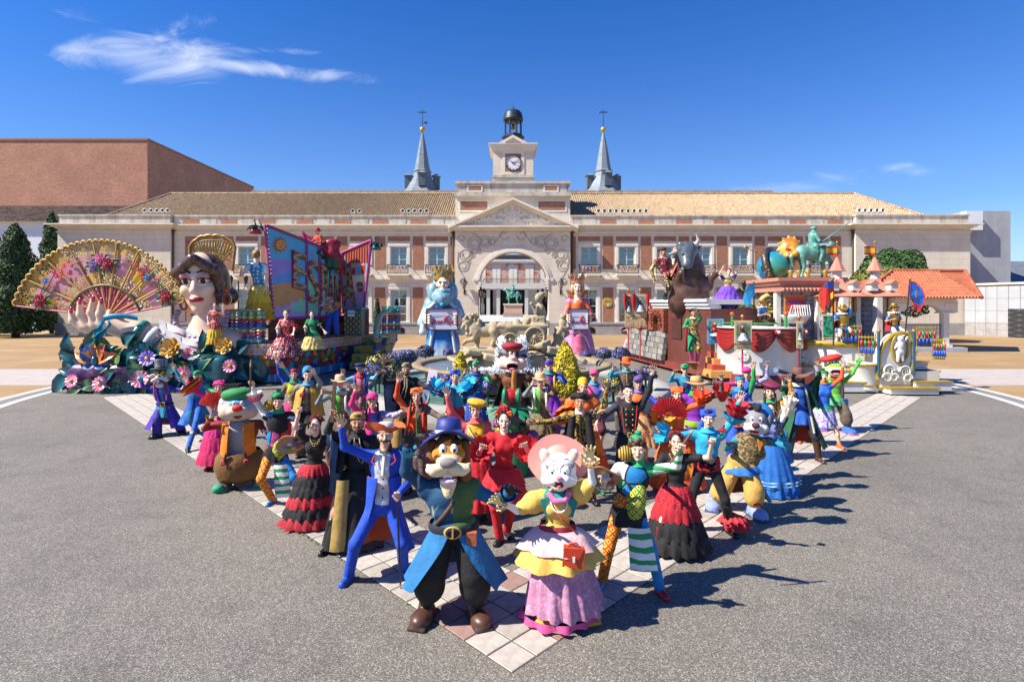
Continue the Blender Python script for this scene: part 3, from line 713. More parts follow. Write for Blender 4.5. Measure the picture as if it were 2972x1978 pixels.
for i in range(8):
 a=PI/8+i*PI/4;b=MB();b.T_([(ccx+.87*cos(a),ccy+.87*sin(a),cz(393)),(ccx+.87*cos(a),ccy+.87*sin(a),cz(354))],.085,M_LEAD,8);b.B('column',cuo)
b=MB();b.L_([(0,cz(362)),(.13,cz(362)),(.17,cz(366)),(.24,cz(374)),(.2,cz(375)),(0,cz(374))],(ccx,ccy,0),mat('bell_gold','#b08a3a',.35,.9,f=.8),14);b.B('bell',cuo)
M_LGL=mat('lantern_glass','#c9c6ba',.2,f=.7)
def lantern(x,y,z,label):
 t=tg_('wall_lantern',label,'lantern',(x,y,z),'iron wall lanterns round the gateway')
 b=MB();b.T_([(x,y,z),(x,y-.1,z+.1),(x,y-.35,z+.05),(x,y-.45,z+.35)],.045,MI_,6);b.box(x-.08,x+.08,y-.05,y-.005,z-.2,z+.3,MI_);b.B('bracket',t)
 b=MB();b.L_([(.1,z+.38),(.24,z+.95),(0,z+.95)],(x,y-.45,0),M_LGL,6,smooth=False);b.B('glass',t)
 b=MB()
 for i in range(6):a=i*PI/3;b.T_([(x+.11*cos(a),y-.45+.11*sin(a),z+.37),(x+.26*cos(a),y-.45+.26*sin(a),z+.96)],.022,MI_,4)
 b.L_([(.28,z+.95),(.2,z+1.1),(.1,z+1.2),(.12,z+1.28),(.03,z+1.36),(0,z+1.45)],(x,y-.45,0),MI_,6);b.L_([(0,z+.3),(.14,z+.36),(.12,z+.4),(0,z+.4)],(x,y-.45,0),MI_,6);b.B('cage',t)
lantern(bx(1348,CY),CY,bz(848,CY),'black iron wall lantern on the pale gate wall beside the bearded king figure')
lantern(bx(1627,CY),CY,bz(848,CY),'black iron wall lantern on the pale gate wall beside the queen figure')
for sg in(-1,1):
 for q in(0,1):lantern(bx(1490+sg*(96-9*q),CY),CY+1.1+.6*q,bz(872+4*q,CY),'%s black iron lantern inside the %s jamb of the arch'%(('front','rear')[q],'left' if sg<0 else 'right'))
t=tg_('wall_sign','round gold disc sign on the brick strip right of the queen figure','sign',(bx(1764),FY,bz(877)))
b=MB();b.L_([(0,0),(.44,0),(.46,.03),(.44,.06),(0,.06)],(bx(1764),FY-.04,bz(877)),mat('gilt','#d9bb57',.4,.3,f=.75),32,M=MX,smooth=False);b.B('disc',t)
lt_('MEGANA',.2,mat('gilt_dark','#8a7430',.5),(bx(1764),FY-.105,bz(874)),t,sx=.9)
b=MB();b.box(bx(1762),bx(1766),FY-.11,FY-.1,bz(888),bz(880),MT_);b.B('mark',t)
def floodlight():
 t=tg_('floodlight','small white drum floodlight standing on the palace roof edge','lamp',(0,0,0),'floodlights along the palace parapet')
 b=MB();MY=MR_(R(82),3,'X');b.L_([(0,-.3),(.14,-.28),(.2,-.1),(.21,.18),(.17,.18),(.15,.05),(0,.0)],(0,0,.42),mat('lamp_white','#e8e6e0',.4,f=.85),14,M=MY);b.B('drum',t,(0,0,0))
 b=MB();b.L_([(0,.06),(.15,.06),(.15,.07),(0,.07)],(0,0,.42),mat('lamp_lens','#5b4436',.15,f=.6),14,M=MY);b.B('lens',t,(0,0,0))
 b=MB();b.T_([(-.2,0,.42),(-.2,0,.05),(.2,0,.05),(.2,0,.42)],.02,MT_,5);b.box(-.12,.12,-.1,.1,0,.04,MT_);b.B('yoke',t,(0,0,0));return t
FLD=None;fn_={}
def ct_(o,parent=None):
 c=o.copy();COL.objects.link(c);c.parent=parent
 for ch in[q for q in o.children]:ct_(ch,c)
 return c
for X in[422,441,458,474,489,1022,1042]+[1168+17.3*i for i in range(5)]+[1738+17.3*i for i in range(9)]+[2492+17*i for i in range(5)]:
 if FLD is None:FLD=floodlight();o=FLD
 else:o=ct_(FLD)
 rw='left corner' if X<500 else 'left roof middle' if X<1100 else 'left of the clock tower' if X<1300 else 'right of the clock tower' if X<2000 else 'right corner';fn_[rw]=fn_.get(rw,0)+1;o['label']='%s white drum floodlight from the left in the row %s'%(ORD[fn_[rw]-1],rw if 'of' in rw and 'roof' not in rw else 'at the '+rw)
 o.location=(bx(X),FY+.28 if 503<X<2470 else FY,bz(624)+.003)
M_SLATE=mat('spire_slate','#a9b8c4',.55,f=.62,var=.12,vs=3,pat=p_brick('#93a2ae','#66727d',.55))
M_GOLD=mat('gilt_ball','#e0bd4a',.35,.4,f=.75);SPD=66.
for X,lab in((1226,'grey slate spire with gold ball, cross and small vane behind the left roof'),(1751,'grey slate spire with gold ball and plain cross behind the right roof')):
 x0=bx(X,SPD);z_=lambda Y:bz(Y,SPD);w=SPD/F
 t=tg_('spire',lab,'spire',(x0,SPD,0))
 b=MB();rot=MR_(R(22.5),3,'Z')
 b.L_([(62*w,z_(570)),(57*w,z_(561)),(44*w,z_(548)),(35*w,z_(532)),(28*w,z_(515)),(25*w,z_(502)),(27*w,z_(500)),(27*w,z_(497)),(23*w,z_(494)),(20*w,z_(478)),(15*w,z_(447)),(10*w,z_(420)),(6*w,z_(400)),(2.2*w,z_(384))],(x0,SPD,0),M_SLATE,8,smooth=False,M=rot);b.B('spire_roof',t)
 for a in range(4):
  an=a*PI/2-PI/2+.12;M3=MR_(an+PI/2,3,'Z');c=V_((x0+cos(an)*40*w,SPD+sin(an)*40*w,0))
  b=MB();b.obox(c+V_((0,0,z_(530))),(9.5*w,10*w,18*w),mat('dormer_grey','#6f7f8a',.7,f=.62),M3);b.p_
  b.add([c+M3@V_((sx*13*w,sy*13*w,z_(512)))for sx,sy in((-1,-1),(1,-1),(1,1),(-1,1))]+[c+V_((0,0,z_(503)))],[(0,1,4),(1,2,4),(2,3,4),(3,0,4),(3,2,1,0)],M_SLATE);b.B('dormer',t)
 b=MB();b.b_((x0,SPD,z_(376)),8*w,M_GOLD,16,10);b.B('ball',t)
 b=MB();b.T_([(x0,SPD,z_(368)),(x0,SPD,z_(316))],[.05,.03],MI_,5);b.T_([(x0-12*w,SPD,z_(327)),(x0+12*w,SPD,z_(327))],.045,MI_,5)
 b.T_([(x0-12*w,SPD,z_(324)),(x0+12*w,SPD,z_(324))],.025,MI_,5)
 if X<1400:b.p_([(x0+3*w,z_(358)),(x0+14*w,z_(360)),(x0+14*w,z_(353)),(x0+3*w,z_(355))],SPD-.02,SPD+.02,MI_)
 b.B('cross',t)
b=MB();b.box(-30,30,63,71.5,bz(652),CAMH+(HZ-568)/F*66,M_ROOFT);b.B('rear_roof',pal)
# court behind the arch
M_PAVE=mat('court_paving','#d9d5cf',.8,f=.7,var=.08,vs=1.2,pat=p_ashlar)
b=MB();b.box(-40,40,62.5,126,-.2,.6,M_PAVE);b.B('court_floor',kind='structure')
b=MB();b.box(-40,40,62.3,62.5,-.2,.598,MP_);b.B('court_step',kind='structure')
def bgx(X,d):return(X-CX)/F*d
BD=124.
hb=tg_('court_building','pale building with columns, murals and tall shutters seen through the arch','building',(0,BD,0))
M_HB=mat('court_wall','#dcd7d0',.8,f=.75,var=.08)
b=MB();zz=lambda Y:bz(Y,BD)
b.box(bgx(1300,BD),bgx(1700,BD),BD,BD+8,zz(840),zz(760),M_HB);b.box(bgx(1300,BD),bgx(1700,BD),BD-.6,BD+8,zz(760)+.01,zz(753),M_HB);b.B('wall',hb)
b=MB();b.box(bgx(1300,BD),bgx(1700,BD),BD-.8,BD-.01,zz(838),zz(822),M_HB);b.B('cornice',hb)
b=MB();b.box(bgx(1300,BD),bgx(1700,BD),BD+3,BD+12,zz(753),zz(735),mat('court_roof','#6b6f74',.7,f=.6));b.box(bgx(1420,BD),bgx(1560,BD),BD+2,BD+2.9,zz(752.9),zz(742),MI_);b.B('roof',hb)
b=MB();b.box(bgx(1300,BD),bgx(1700,BD),BD+4,BD+4.5,.6,zz(840),M_DARK);b.box(bgx(1395,BD),bgx(1405,BD),BD+1,BD+3,.6,zz(840),M_HB);b.box(bgx(1430,BD),bgx(1452,BD),BD+2,BD+3,.6,zz(840),M_HB);b.box(bgx(1524,BD),bgx(1560,BD),BD+2,BD+3,.6,zz(840),M_HB);b.B('arcade',hb)
for X in(1388,1417,1446,1528,1570,1600):
 b=MB();b.box(bgx(X-5,BD),bgx(X+5,BD),BD-.2,BD+.8,.6,zz(840),M_HB);b.B('pillar',hb)
M_MUR=mat('painted_mural','#b5573c',.8,f=.7,var=.1,pat=pn_('#e3b69a',.55,.42,.6,'#4a6688',5))
for X in(1418,1464,1514,1560):
 b=MB();b.box(bgx(X-10,BD),bgx(X+10,BD),BD-.05,BD-.005,zz(822),zz(770),M_MUR);b.B('mural_panel',hb)
b=MB();b.box(bgx(1400,BD),bgx(1600,BD),BD-.06,BD-.006,zz(769.5),zz(765),M_MUR);b.B('mural_band',hb)
for X in(1398,1441,1489,1537,1580):
 b=MB();b.box(bgx(X-11.5,BD),bgx(X+11.5,BD),BD-.12,BD-.008,zz(822),zz(778),MT_);b.box(bgx(X-.5,BD),bgx(X+.5,BD),BD-.14,BD-.121,zz(822),zz(779),MP_);b.B('shutter',hb)
b=MB()
for i in range(120):x=bgx(1390,BD)+i*.135;b.box(x,x+.03,BD-.78,BD-.76,zz(822),zz(809),MI_)
b.box(bgx(1390,BD),bgx(1600,BD),BD-.8,BD-.74,zz(810),zz(809),MI_);b.B('railing',hb)
M_HEDGE=mat('dark_hedge','#2c4420',.9,f=.5,var=.4,vs=2)
b=MB();b.box(bgx(1455,BD),bgx(1524,BD),BD+3.2,BD+3.9,.6,zz(843),M_HEDGE);b.B('hedge',hb)
# helpers for greenery
GREENS=[mat('leaf_%s'%n_,c_,.7,f=.62,var=.25,vs=6)for n_,c_ in(('deep','#24431c'),('mid','#3a6326'),('light','#5d8434'))]
def lf_(name,pts,nrm,size,mats,wts,parent,kind=None,droop=0.):
 n=len(pts);a=RS.normal(size=(n,3));t=np.cross(nrm,a);t/=np.linalg.norm(t,axis=1)[:,None]+1e-9
 t[:,2]+=droop;t/=np.linalg.norm(t,axis=1)[:,None];b=np.cross(nrm,t);sz=size*RU_(.6,1.4,(n,1))
 V=np.stack([pts-t*sz,pts+b*sz*.5,pts+t*sz,pts-b*sz*.5],1).reshape(-1,3);Fq=np.arange(4*n).reshape(n,4)
 mi=RS.choice(len(mats),n,p=np.array(wts)/sum(wts))
 return link(name,mn_(name,V,Fq,mats,mi,False),parent,kind=kind)
def shell_points(n,radius_at,x0,y0,z0,z1,jitter=.25,lump=.16):
 z=z0+(z1-z0)*RS.rand(n*3);r=np.array([radius_at(q)for q in(z-z0)/(z1-z0)]);keep=RS.rand(n*3)<r/r.max();z=z[keep][:n];r=r[keep][:n]
 n=len(z);a=RU_(0,2*PI,n)
 ph=RU_(0,6,6);lum=1+lump*(np.sin(3*a+ph[0]+z*1.1)+np.sin(5*a+ph[1]-z*2.3)+np.sin(2*a+z*3.1+ph[2]))/2
 rr=r*lum*(1-jitter*RS.rand(n)**2)
 p=np.stack([x0+rr*np.cos(a),y0+rr*np.sin(a),z],1)
 nr=np.stack([np.cos(a),np.sin(a),.5+0*a],1)+RS.normal(size=(n,3))*.45;nr/=np.linalg.norm(nr,axis=1)[:,None]
 return p,nr
def cy_(x,y,h,r,label,n=9000,size=.16,cols=GREENS,wts=(5,4,2),name='cypress_tree',z0=.4,group=None):
 t=tg_(name,label,'tree',(x,y,0),group)
 prof=lambda q:r*(.55+.45*sin(min(q/.35,1)*PI/2))*max(1-q,0)**.62+.03
 p,nr=shell_points(n,prof,x,y,z0,h);lf_('foliage',p,nr,size,cols,wts,t,droop=.8)
 b=MB();b.L_([(r*.5*max(prof(q)/r,.02)*1.35,z0+(h-z0)*q)for q in NL_(0,.97,12)],(x,y,0),cols[0],12);b.B('inner_crown',t)
 b=MB();b.T_([(x,y,0),(x,y,z0+.5*h)],[r*.12,r*.06],mat('bark','#5a4635',.9,f=.6,var=.3),7);b.B('trunk',t);return t
cy_(bx(45,50),50,10.4,2.7,'broad dark cypress tree at the far left in front of the white wall')
cy_(bx(150,56.5),56.5,12.6,1.7,'narrower dark cypress tree close against the left corner of the palace')
cy_(bx(-60,52),52,9,2.6,'dark cypress tree cut by the left picture edge')
cy_(bx(1095,50),50,3.6,.42,'small slim cypress standing by the palace wall behind the painted ship',2500,.09)
t=tg_('clipped_tree','round clipped evergreen tree with yellowing lower leaves behind the orange roof','tree',(bx(2592,44),44,0))
def dome_pts(n,c,r,lo=-.3):
 v=RS.normal(size=(n*2,3));v/=np.linalg.norm(v,axis=1)[:,None];v=v[v[:,2]>lo][:n]
 ph=RU_(0,6,3);l=1+.05*(np.sin(v[:,0]*9+ph[0])+np.sin(v[:,1]*8+ph[1])+np.sin(v[:,2]*9+ph[2]))
 p=np.array(c)+v*np.array(r)*(l*(1-.14*RS.rand(len(v))**2))[:,None];nr=v+RS.normal(size=v.shape)*.5;nr/=np.linalg.norm(nr,axis=1)[:,None];return p,nr
p,nr=dome_pts(9000,(bx(2592,44),44,4.7),(2.75,2.6,2.65));lf_('foliage',p,nr,.13,GREENS,(3,5,4),t)
p,nr=dome_pts(1800,(bx(2565,42.6),42.6,4.6),(2.3,1.7,1.3));lf_('yellow_foliage',p,nr,.12,[mat('leaf_yellow','#9c9a3a',.7,f=.62,var=.25),GREENS[2]],(3,2),t)
b=MB();b.b_((bx(2592,44),44,4.7),(2.35,2.2,2.3),GREENS[0],16,10);b.B('inner_crown',t)
b=MB();b.T_([(bx(2592,44),44,0),(bx(2592,44),44,3.4)],[.22,.14],mat('bark','#5a4635'),8);b.B('trunk',t)
# buildings on the left and right
M_HALL=mat('hall_brick','#d2977a',.9,f=.8,var=.12,vs=.35,pat=p_brick('#b97a5c','#d6a58c',.9),bump=.5,bs=5)
hl=tg_('brick_hall','tall windowless orange brick hall rising behind the palace','building',(-75,85,0))
b=MB();DC=76.;hz_=CAMH+(HZ-407)/F*DC;b.box(-125,bx(428,DC),DC,DC*1.41,0,hz_,M_HALL);b.B('wall',hl)
b=MB();b.box(-125.1,bx(428,DC)+.12,DC-.12,DC*1.41+.1,hz_,hz_+.25,mat('coping','#b98c74',.8,f=.6));b.B('coping',hl)
wh=tg_('white_house','low white rendered building with a brown tiled roof at the left edge','building',(-55,62,0))
b=MB();b.box(-75,bx(265,60)+3,60,70,0,bz(646,60),mat('white_render','#e9eef4',.8,f=.85,var=.04));b.B('wall',wh)
b=MB();b.box(-75,bx(265,60)+3.2,59.6,60.3,bz(646,60)+.003,bz(641,60),MT_);b.B('eaves',wh)
tr_(-70,bx(265,60)+3.5,-70,bx(265,60)+3.5,wh,59.5,68,bz(643,60),CAMH+(HZ-598)/F*68,.3,mat('dark_roof_tile','#8f7463',.9,f=.62,var=.35,vs=2,pat=pn_('#4d3c33',1.4,.45,.62)))
M_CONC=mat('concrete','#c3c6cb',.85,f=.72,var=.08,vs=.8,pat=lambda k,v,base:k.mix(1.,base,k.ramp(k.noise(k.map(v,(1.2,1.2,.05)),1.5,4),[(.3,(.84,.85,.87)),(.65,(1,1,1))]),'MULTIPLY'))
ch=tg_('concrete_block','plain grey concrete block building right of the palace','building',(46,62,0))
b=MB();b.box(bx(2806,57),bx(2933,57),57,72,0,bz(612,57),M_CONC);b.B('wall',ch)
b=MB();b.box(bx(2800,56.4),bx(2848,56.4),56.2,56.97,bz(668,56.4),bz(613,56.4),mat('white_render','#e9eef4'));b.B('white_bay',ch)
gw=tg_('garden_wall','grey panelled wall with dark metal gate at the right edge','wall',(44,52,0))
b=MB()
A0=V_((bx(2806,53.5),53.5,0));B0=V_((bx(3080,46.5),46.5,0));dv=(B0-A0).normalized();nv=V_((dv.y,-dv.x,0))
def wallquad(bm,a,b_,z0,z1,off,th,m):bm.obox((A0+dv*((a+b_)/2)+nv*(off+th/2)+V_((0,0,(z0+z1)/2)))[:],((b_-a)/2,th/2,(z1-z0)/2),m,frame(nv).to_3x3()if False else Matrix((dv,-nv,V_((0,0,1)))).transposed())
LN=(B0-A0).length
for i in range(8):
 for j in range(4):
  z0,z1=[(0,1.25),(1.27,2.4),(2.42,3.55),(3.57,4.75)][j]
  bb_=MB();wallquad(bb_,LN*i/8+.015,LN*(i+1)/8-.015,z0,z1,0,.3,MP_ if j==0 else M_CONC);bb_.B('panel',gw)
b=MB();wallquad(b,0,LN,0,4.8,-.3,.28,MP_);wallquad(b,-.1,LN+.1,4.82,5.0,-.35,.8,MT_);b.B('wall_core',gw)
b=MB();wallquad(b,LN*.5,LN*.5+3.2,0,2.6,.31,.06,mat('gate_metal','#5b5e60',.5,.4,f=.6,pat=p_lat('#3c3e40','#6b6e70',2.2)));b.B('gate',gw)
sh=tg_('shed_roof','low building with a grey slate roof at the far right','building',(60,66,0))
b=MB();b.add([(bx(2931,60),60,5.2),(75,60,5.2),(75,66,8.2),(bx(2931,60),66,8.2)],[(0,1,2,3)],mat('slate','#8b939c'));b.box(bx(2931,60),75,60.1,66,0,5.15,M_CONC);b.B('roof',sh)
b=MB();hp=[]
for i in range(41):
 x=200+i*14.;hp.append((x,420,8+34*max(0,sin((i-2)/11))*.55+3*sin(i*.9)))
b.G_([[(x,y,0)for x,y,z in hp],hp,[(x,y+200,z+10)for x,y,z in hp]],mat('wooded_hill','#4a6a52',.95,f=.5,var=.4,vs=.05));b.B('hill',kind='structure')
po=tg_('tiled_porch','white arcaded porch with an orange barrel tile roof on the right','building',(26,35,0));PD=34.5
M_ORT=mat('orange_tile','#cf7650',.7,f=.62,var=.22,vs=2.2,pat=pn_('#b0603c',1.6,.5,.7));M_POR=mat('porch_plaster','#ece6dc',.75,f=.8,var=.05)
pb=lambda X,d=PD:bx(X,d)
pz=lambda Y,d=PD:bz(Y,d)
tr_(pb(2470),pb(2822),pb(2588,37.2),pb(2800,37.2),po,PD-.7,37.2,pz(864,PD-.7),pz(786,37.2),.2,M_ORT,9,kind='stuff')
b=MB();b.add([(pb(2470),PD-.7,pz(866)),(pb(2822),PD-.7,pz(866)),(pb(2800,37.2),37.2,pz(788,37.2)),(pb(2588,37.2),37.2,pz(788,37.2)),(pb(2470),40.5,pz(866)),(pb(2822),40.5,pz(866))],[(0,1,2,3),(1,5,2),(0,3,4),(3,2,5,4)],M_ORT)
b.T_([(pb(2588,37.2),37.2,pz(785,37.2)),(pb(2800,37.2),37.2,pz(785,37.2))],.11,M_ORT,8);b.T_([(pb(2800,37.2),37.2,pz(785,37.2)),(pb(2822),PD-.7,pz(864))],.11,M_ORT,8);b.T_([(pb(2588,37.2),37.2,pz(785,37.2)),(pb(2470),PD-.7,pz(864))],.11,M_ORT,8);b.B('roof',po)
ar=[(2679+55*cos(a),907-24*sin(a))for a in NL_(0,PI,17)]
b=MB();b.p_([(pb(x),pz(y))for x,y in[(2460,1014),(2606,1014),(2606,907)]+ar[::-1][1:-1]+[(2734,907),(2780,907),(2780,872),(2460,872)]],PD,PD+.5,M_POR);b.B('arch_wall',po)
for X0,X1 in((2740,2756),):
 b=MB();b.box(pb(X0),pb(X1),PD+.02,PD+.4,.3,pz(908),M_POR);b.box(pb(X0-6),pb(X1+6),PD-.08,PD+.5,.3,.45,M_POR);b.box(pb(X0-10),pb(X1+12),PD-.1,PD+.55,pz(909),pz(905)+.002,M_POR);b.B('pillar',po)
b=MB();b.box(pb(2455),pb(2797),PD-.3,PD+5,0,.3,M_CONC);b.B('base_step',po)
b=MB();b.box(pb(2460),pb(2775),PD-.05,PD+5,pz(872)+.003,pz(866),M_POR);b.box(pb(2460),pb(2770),39.5,39.9,.3,pz(870),M_POR);b.B('ceiling',po)
for X in(2615,2757):
 b=MB();b.box(pb(X-16),pb(X+16),PD-.05,PD-.004,pz(890),pz(880),MT_);b.B('wall_plate',po)
b=MB()
for i in range(26):x=pb(2640)+i*.088;b.T_([(x,PD+.2,.32),(x,PD+.2,pz(942))],.012,MI_,4)
b.box(pb(2640),pb(2740),PD+.17,PD+.23,pz(943),pz(941),MI_);b.B('railing',po)
pg=tg_('hanging_greenery','green hanging foliage under the porch arch','plant',(pb(2690),PD+1.2,3));p,nr=dome_pts(700,(pb(2690),PD+1.2,pz(897)),(.95,.5,.5),-1);lf_('foliage',p,nr,.09,GREENS,(2,4,3),pg)
for X,d,top,lab in((692,40,815,'black double-headed lamp post behind the giant lady figure'),(2172,38,850,'black lamp post with a cluster of lanterns behind the globe')):
 t=tg_('street_lamp',lab,'street lamp',(bx(X,d),d,0));x=bx(X,d);b=MB();b.T_([(x,d,0),(x,d,.9),(x,d,bz(top,d))],[.13,.07,.05],MI_,8);b.B('post',t)
 for q in((-.55,.55)if X<1000 else(-.65,-.3,.3,.65)):
  b=MB();z=bz(top,d)-(.1 if abs(q)>.4 else-.35);b.T_([(x,d,z-.5),(x+q*.6,d,z-.6),(x+q,d,z-.1)],.03,MI_,5);b.L_([(.08,z-.1),(.17,z+.3),(.2,z+.32),(.05,z+.5),(0,z+.55)],(x+q,d,0),MI_,8);b.B('lantern',t)
FC=V_((0,18.6,0));M_ST=mat('fountain_stone','#b39d7b',.8,f=.62,var=.2,vs=2.5,bump=.3,bs=12);M_SC=mat('carved_stone','#c2b08e',.85,f=.72,var=.18,vs=3.5,bump=.35,bs=18)
def m_water(nm,c,sc_):
 m=bpy.data.materials.new(nm);m.use_nodes=True;k=NT(m.node_tree);b=m.node_tree.nodes['Principled BSDF'];v=k.n('TexCoord').outputs['Object']
 n1=k.noise(v,sc_,4,.6,1.);k.put(b.inputs['Base Color'],k.ramp(n1,[(.35,lin(c,.5)),(.6,lin(c,.8)),(.74,(.55,.6,.62))]));b.inputs['Roughness'].default_value=.07
 bn=k.n('Bump');bn.inputs['Strength'].default_value=.6;bn.inputs['Distance'].default_value=.05;k.put(bn.inputs['Height'],n1);k.put(b.inputs['Normal'],bn.outputs[0]);return m
fo=tg_('fountain','round two level stone fountain basin with carved lion, chariot and seated goddess','fountain',FC)
b=MB();b.L_([(2.7,.36),(2.72,.5),(2.95,.8),(3.22,.93),(3.34,.96),(3.36,1.03),(3.28,1.06),(3.1,1.05),(3.02,1.0),(2.95,.8),(2.9,.6)],FC,M_ST,72);b.B('basin',fo)
b=MB();b.L_([(0,.93),(3.0,.93)],FC,m_water('basin_water','#7f93a8',3.5),64);b.B('basin_water',fo)
b=MB();b.L_([(5.2,0),(5.2,.36),(5.15,.4),(4.75,.4),(4.7,.36),(4.7,.1)],FC,mat('pool_kerb','#b9b6ae',.85,f=.68,var=.12,vs=2.5),80);b.B('pool_kerb',fo)
b=MB();b.L_([(2.6,.27),(4.72,.27)],FC,m_water('pool_water','#6f9c8c',2.6),72);b.B('pool_water',fo)
fw=18.4
def fpt(X,Y,dy=0.):return W(X,Y,fw+dy)
def q_(X):return X*fw/F
rocks=[]
for i in range(46):
 a=RU_(0,2*PI);rr=RU_(.2,1)**.6;x=FC.x+.05+rr*1.9*cos(a);y=FC.y+rr*1.15*sin(a);hz2=.95+.42*(1-rr**2)
 h=(RU_(.22,.45),RU_(.2,.4),RU_(.12,.26));rocks.append(('b',(x,y,hz2+RU_(-.1,.1)),h,.05,0,MR_(RU_(-.5,.5),3,'Y')@MR_(RU_(0,3),3,'Z')))
rocks.append(('e',(FC.x,FC.y,.95),(2.0,1.25,.5),0))
for X,Y,w,h,rz in((1600,1015,34,16,.2),(1575,1000,26,14,-.3),(1640,1035,36,13,.1),(1560,1040,30,16,-.1),(1680,1040,22,12,.5),(1370,1020,34,12,.2),(1345,1035,30,11,-.3),(1420,1035,32,14,.15),(1320,1045,24,9,.3)):
 c=fpt(X,Y,-.9);rocks.append(('b',c,(q_(w)*.6,.28,q_(h)*.6),.04,0,MR_(rz,3,'Y')@MR_(rz*2,3,'Z')))
clay('rockwork',rocks,[M_SC],.045,.06,fo)
def C(p,q,ra,rb,m=0):return('c',p,q,ra,rb,m)
L_=lambda X,Y,dy=0.:fpt(X,Y,dy-.25)
lio=[('e',L_(1408,958),(.42,.2,.23),0),('e',L_(1440-8,955),(.24,.2,.24),0),('e',L_(1378,955),(.26,.24,.3),0),('e',L_(1361,935),(.2,.2,.24),0),('e',L_(1350,944,-.02),(.11,.12,.13),0),('e',L_(1343,951,-.03),(.075,.085,.07),0)]
for i in range(46):
 a=i*2.4;r=.1+.19*math.sqrt(i/46);c=L_(1366,938);lio.append(('e',(c.x+.05+r*cos(a)*1.05,c.y+.12*sin(a*1.7)-.05,c.z-.05+r*sin(a)*1.35),(.055,.075,.07),0))
for pts,r in((((1382,965,-.13),(1372,985,-.16),(1352,990,-.18),(1345,997,-.18)),(.11,.08,.06,.06)),(((1388,968,.12),(1385,990,.12),(1384,1008,.12),(1375,1012,.1)),(.11,.08,.06,.06)),(((1432,962,-.13),(1438,984,-.13),(1428,1000,-.13),(1430,1010,-.13),(1420,1012,-.13)),(.15,.1,.06,.055,.06)),(((1434,962,.13),(1446,984,.13),(1440,1000,.13),(1440,1012,.13),(1432,1013,.13)),(.15,.1,.06,.055,.06)),(((1440,945,0),(1452,960,0),(1456,985,0),(1450,1002,.05)),(.04,.035,.03,.05))):
 for i in range(len(pts)-1):lio.append(C(L_(*pts[i]),L_(*pts[i+1]),r[i],r[i+1]))
lio.append(('b',L_(1412,1018),(.62,.35,.09),.05,0));clay('lion',lio,[M_SC],.026,.05,fo)
cb=MB();c0=fpt(1490,965)
body=[('b',fpt(1515,970),(.8,.38,.26),.06,0),('b',fpt(1517,945),(.86,.42,.05),.03,0),('b',fpt(1465,955),(.3,.38,.12),.1,0),('b',fpt(1560,962),(.28,.4,.3),.1,0),('b',fpt(1562,930),(.24,.32,.16),.05,0),('e',fpt(1480,950,-.3),(.2,.14,.1),0),('e',fpt(1500,938,-.2),(.14,.15,.16),0),('e',fpt(1455,944,-.2),(.16,.15,.12),0),('b',fpt(1510,1000),(.75,.5,.1),.05,0)]
for i in range(8):body.append(('e',fpt(1462+i*7,941+3*sin(i*2),-.3),(.06,.08,.07),0))
clay('chariot',body,[M_SC],.03,.05,fo)
for X,Y,r in((1552,977,30),(1481,985,20)):
 c=fpt(X,Y,-.52);rm=q_(r);b=MB();MXw=MR_(R(90),3,'X')
 b.L_([(rm*.78,-.07),(rm*.78,.07),(rm*.86,.1),(rm,.08),(rm,-.08),(rm*.86,-.1),(rm*.78,-.07)],c,M_SC,36,M=MXw);b.L_([(0,.12),(rm*.2,.1),(rm*.24,0),(0,0)],c,M_SC,16,M=MXw)
 for i in range(14):a=i*2*PI/14;b.T_([c+V_((cos(a)*rm*.2,-.02,sin(a)*rm*.2)),c+V_((cos(a)*rm*.5,-.04,sin(a)*rm*.5)),c+V_((cos(a)*rm*.8,-.02,sin(a)*rm*.8))],[.03,rm*.07,.035],M_SC,6)
 b.L_([(0,.02),(rm*.78,.02)],c,M_SC,24,M=MXw);b.B('wheel',fo)
Q=lambda X,Y,dy=0.:fpt(X,Y,dy)
gd=[('e',Q(1562,864),(.115,.125,.15),0),('e',Q(1567,860,.02),(.13,.13,.13),0),('e',Q(1572,853,.05),(.12,.12,.08),0),C(Q(1566,874),Q(1566,884),.06,.075),('e',Q(1565,900),(.2,.22,.22),0),('e',Q(1568,920),(.2,.2,.22),0),('e',Q(1558,937),(.3,.26,.17),0),C(Q(1560,930,-.12),Q(1527,930,-.14),.15,.12),C(Q(1560,930,.12),Q(1530,926,.14),.15,.12),C(Q(1527,930,-.14),Q(1520,958,-.14),.12,.09),C(Q(1530,926,.14),Q(1522,956,.14),.12,.09),C(Q(1520,958,-.14),Q(1510,961,-.16),.07,.05),C(Q(1557,891,-.2),Q(1556,908,-.24),.07,.06),C(Q(1556,908,-.24),Q(1543,884,-.26),.05,.045),('e',Q(1542,880,-.26),(.06,.06,.05),0),C(Q(1574,892,.05),Q(1580,914,.05),.08,.09),C(Q(1535,925,-.25),Q(1522,948,-.2),.05,.12),C(Q(1550,940,-.24),Q(1560,925,-.28),.06,.06),('b',Q(1568,940),(.3,.3,.12),.04,0)]
for i in range(9):gd.append(C(Q(1535-i*.5+i*3.2,926+i*.6,-.2),Q(1512+i*4.4,956-abs(i-4)*.5,-.26),.035,.05))
clay('goddess',gd,[M_SC],.022,.04,fo)
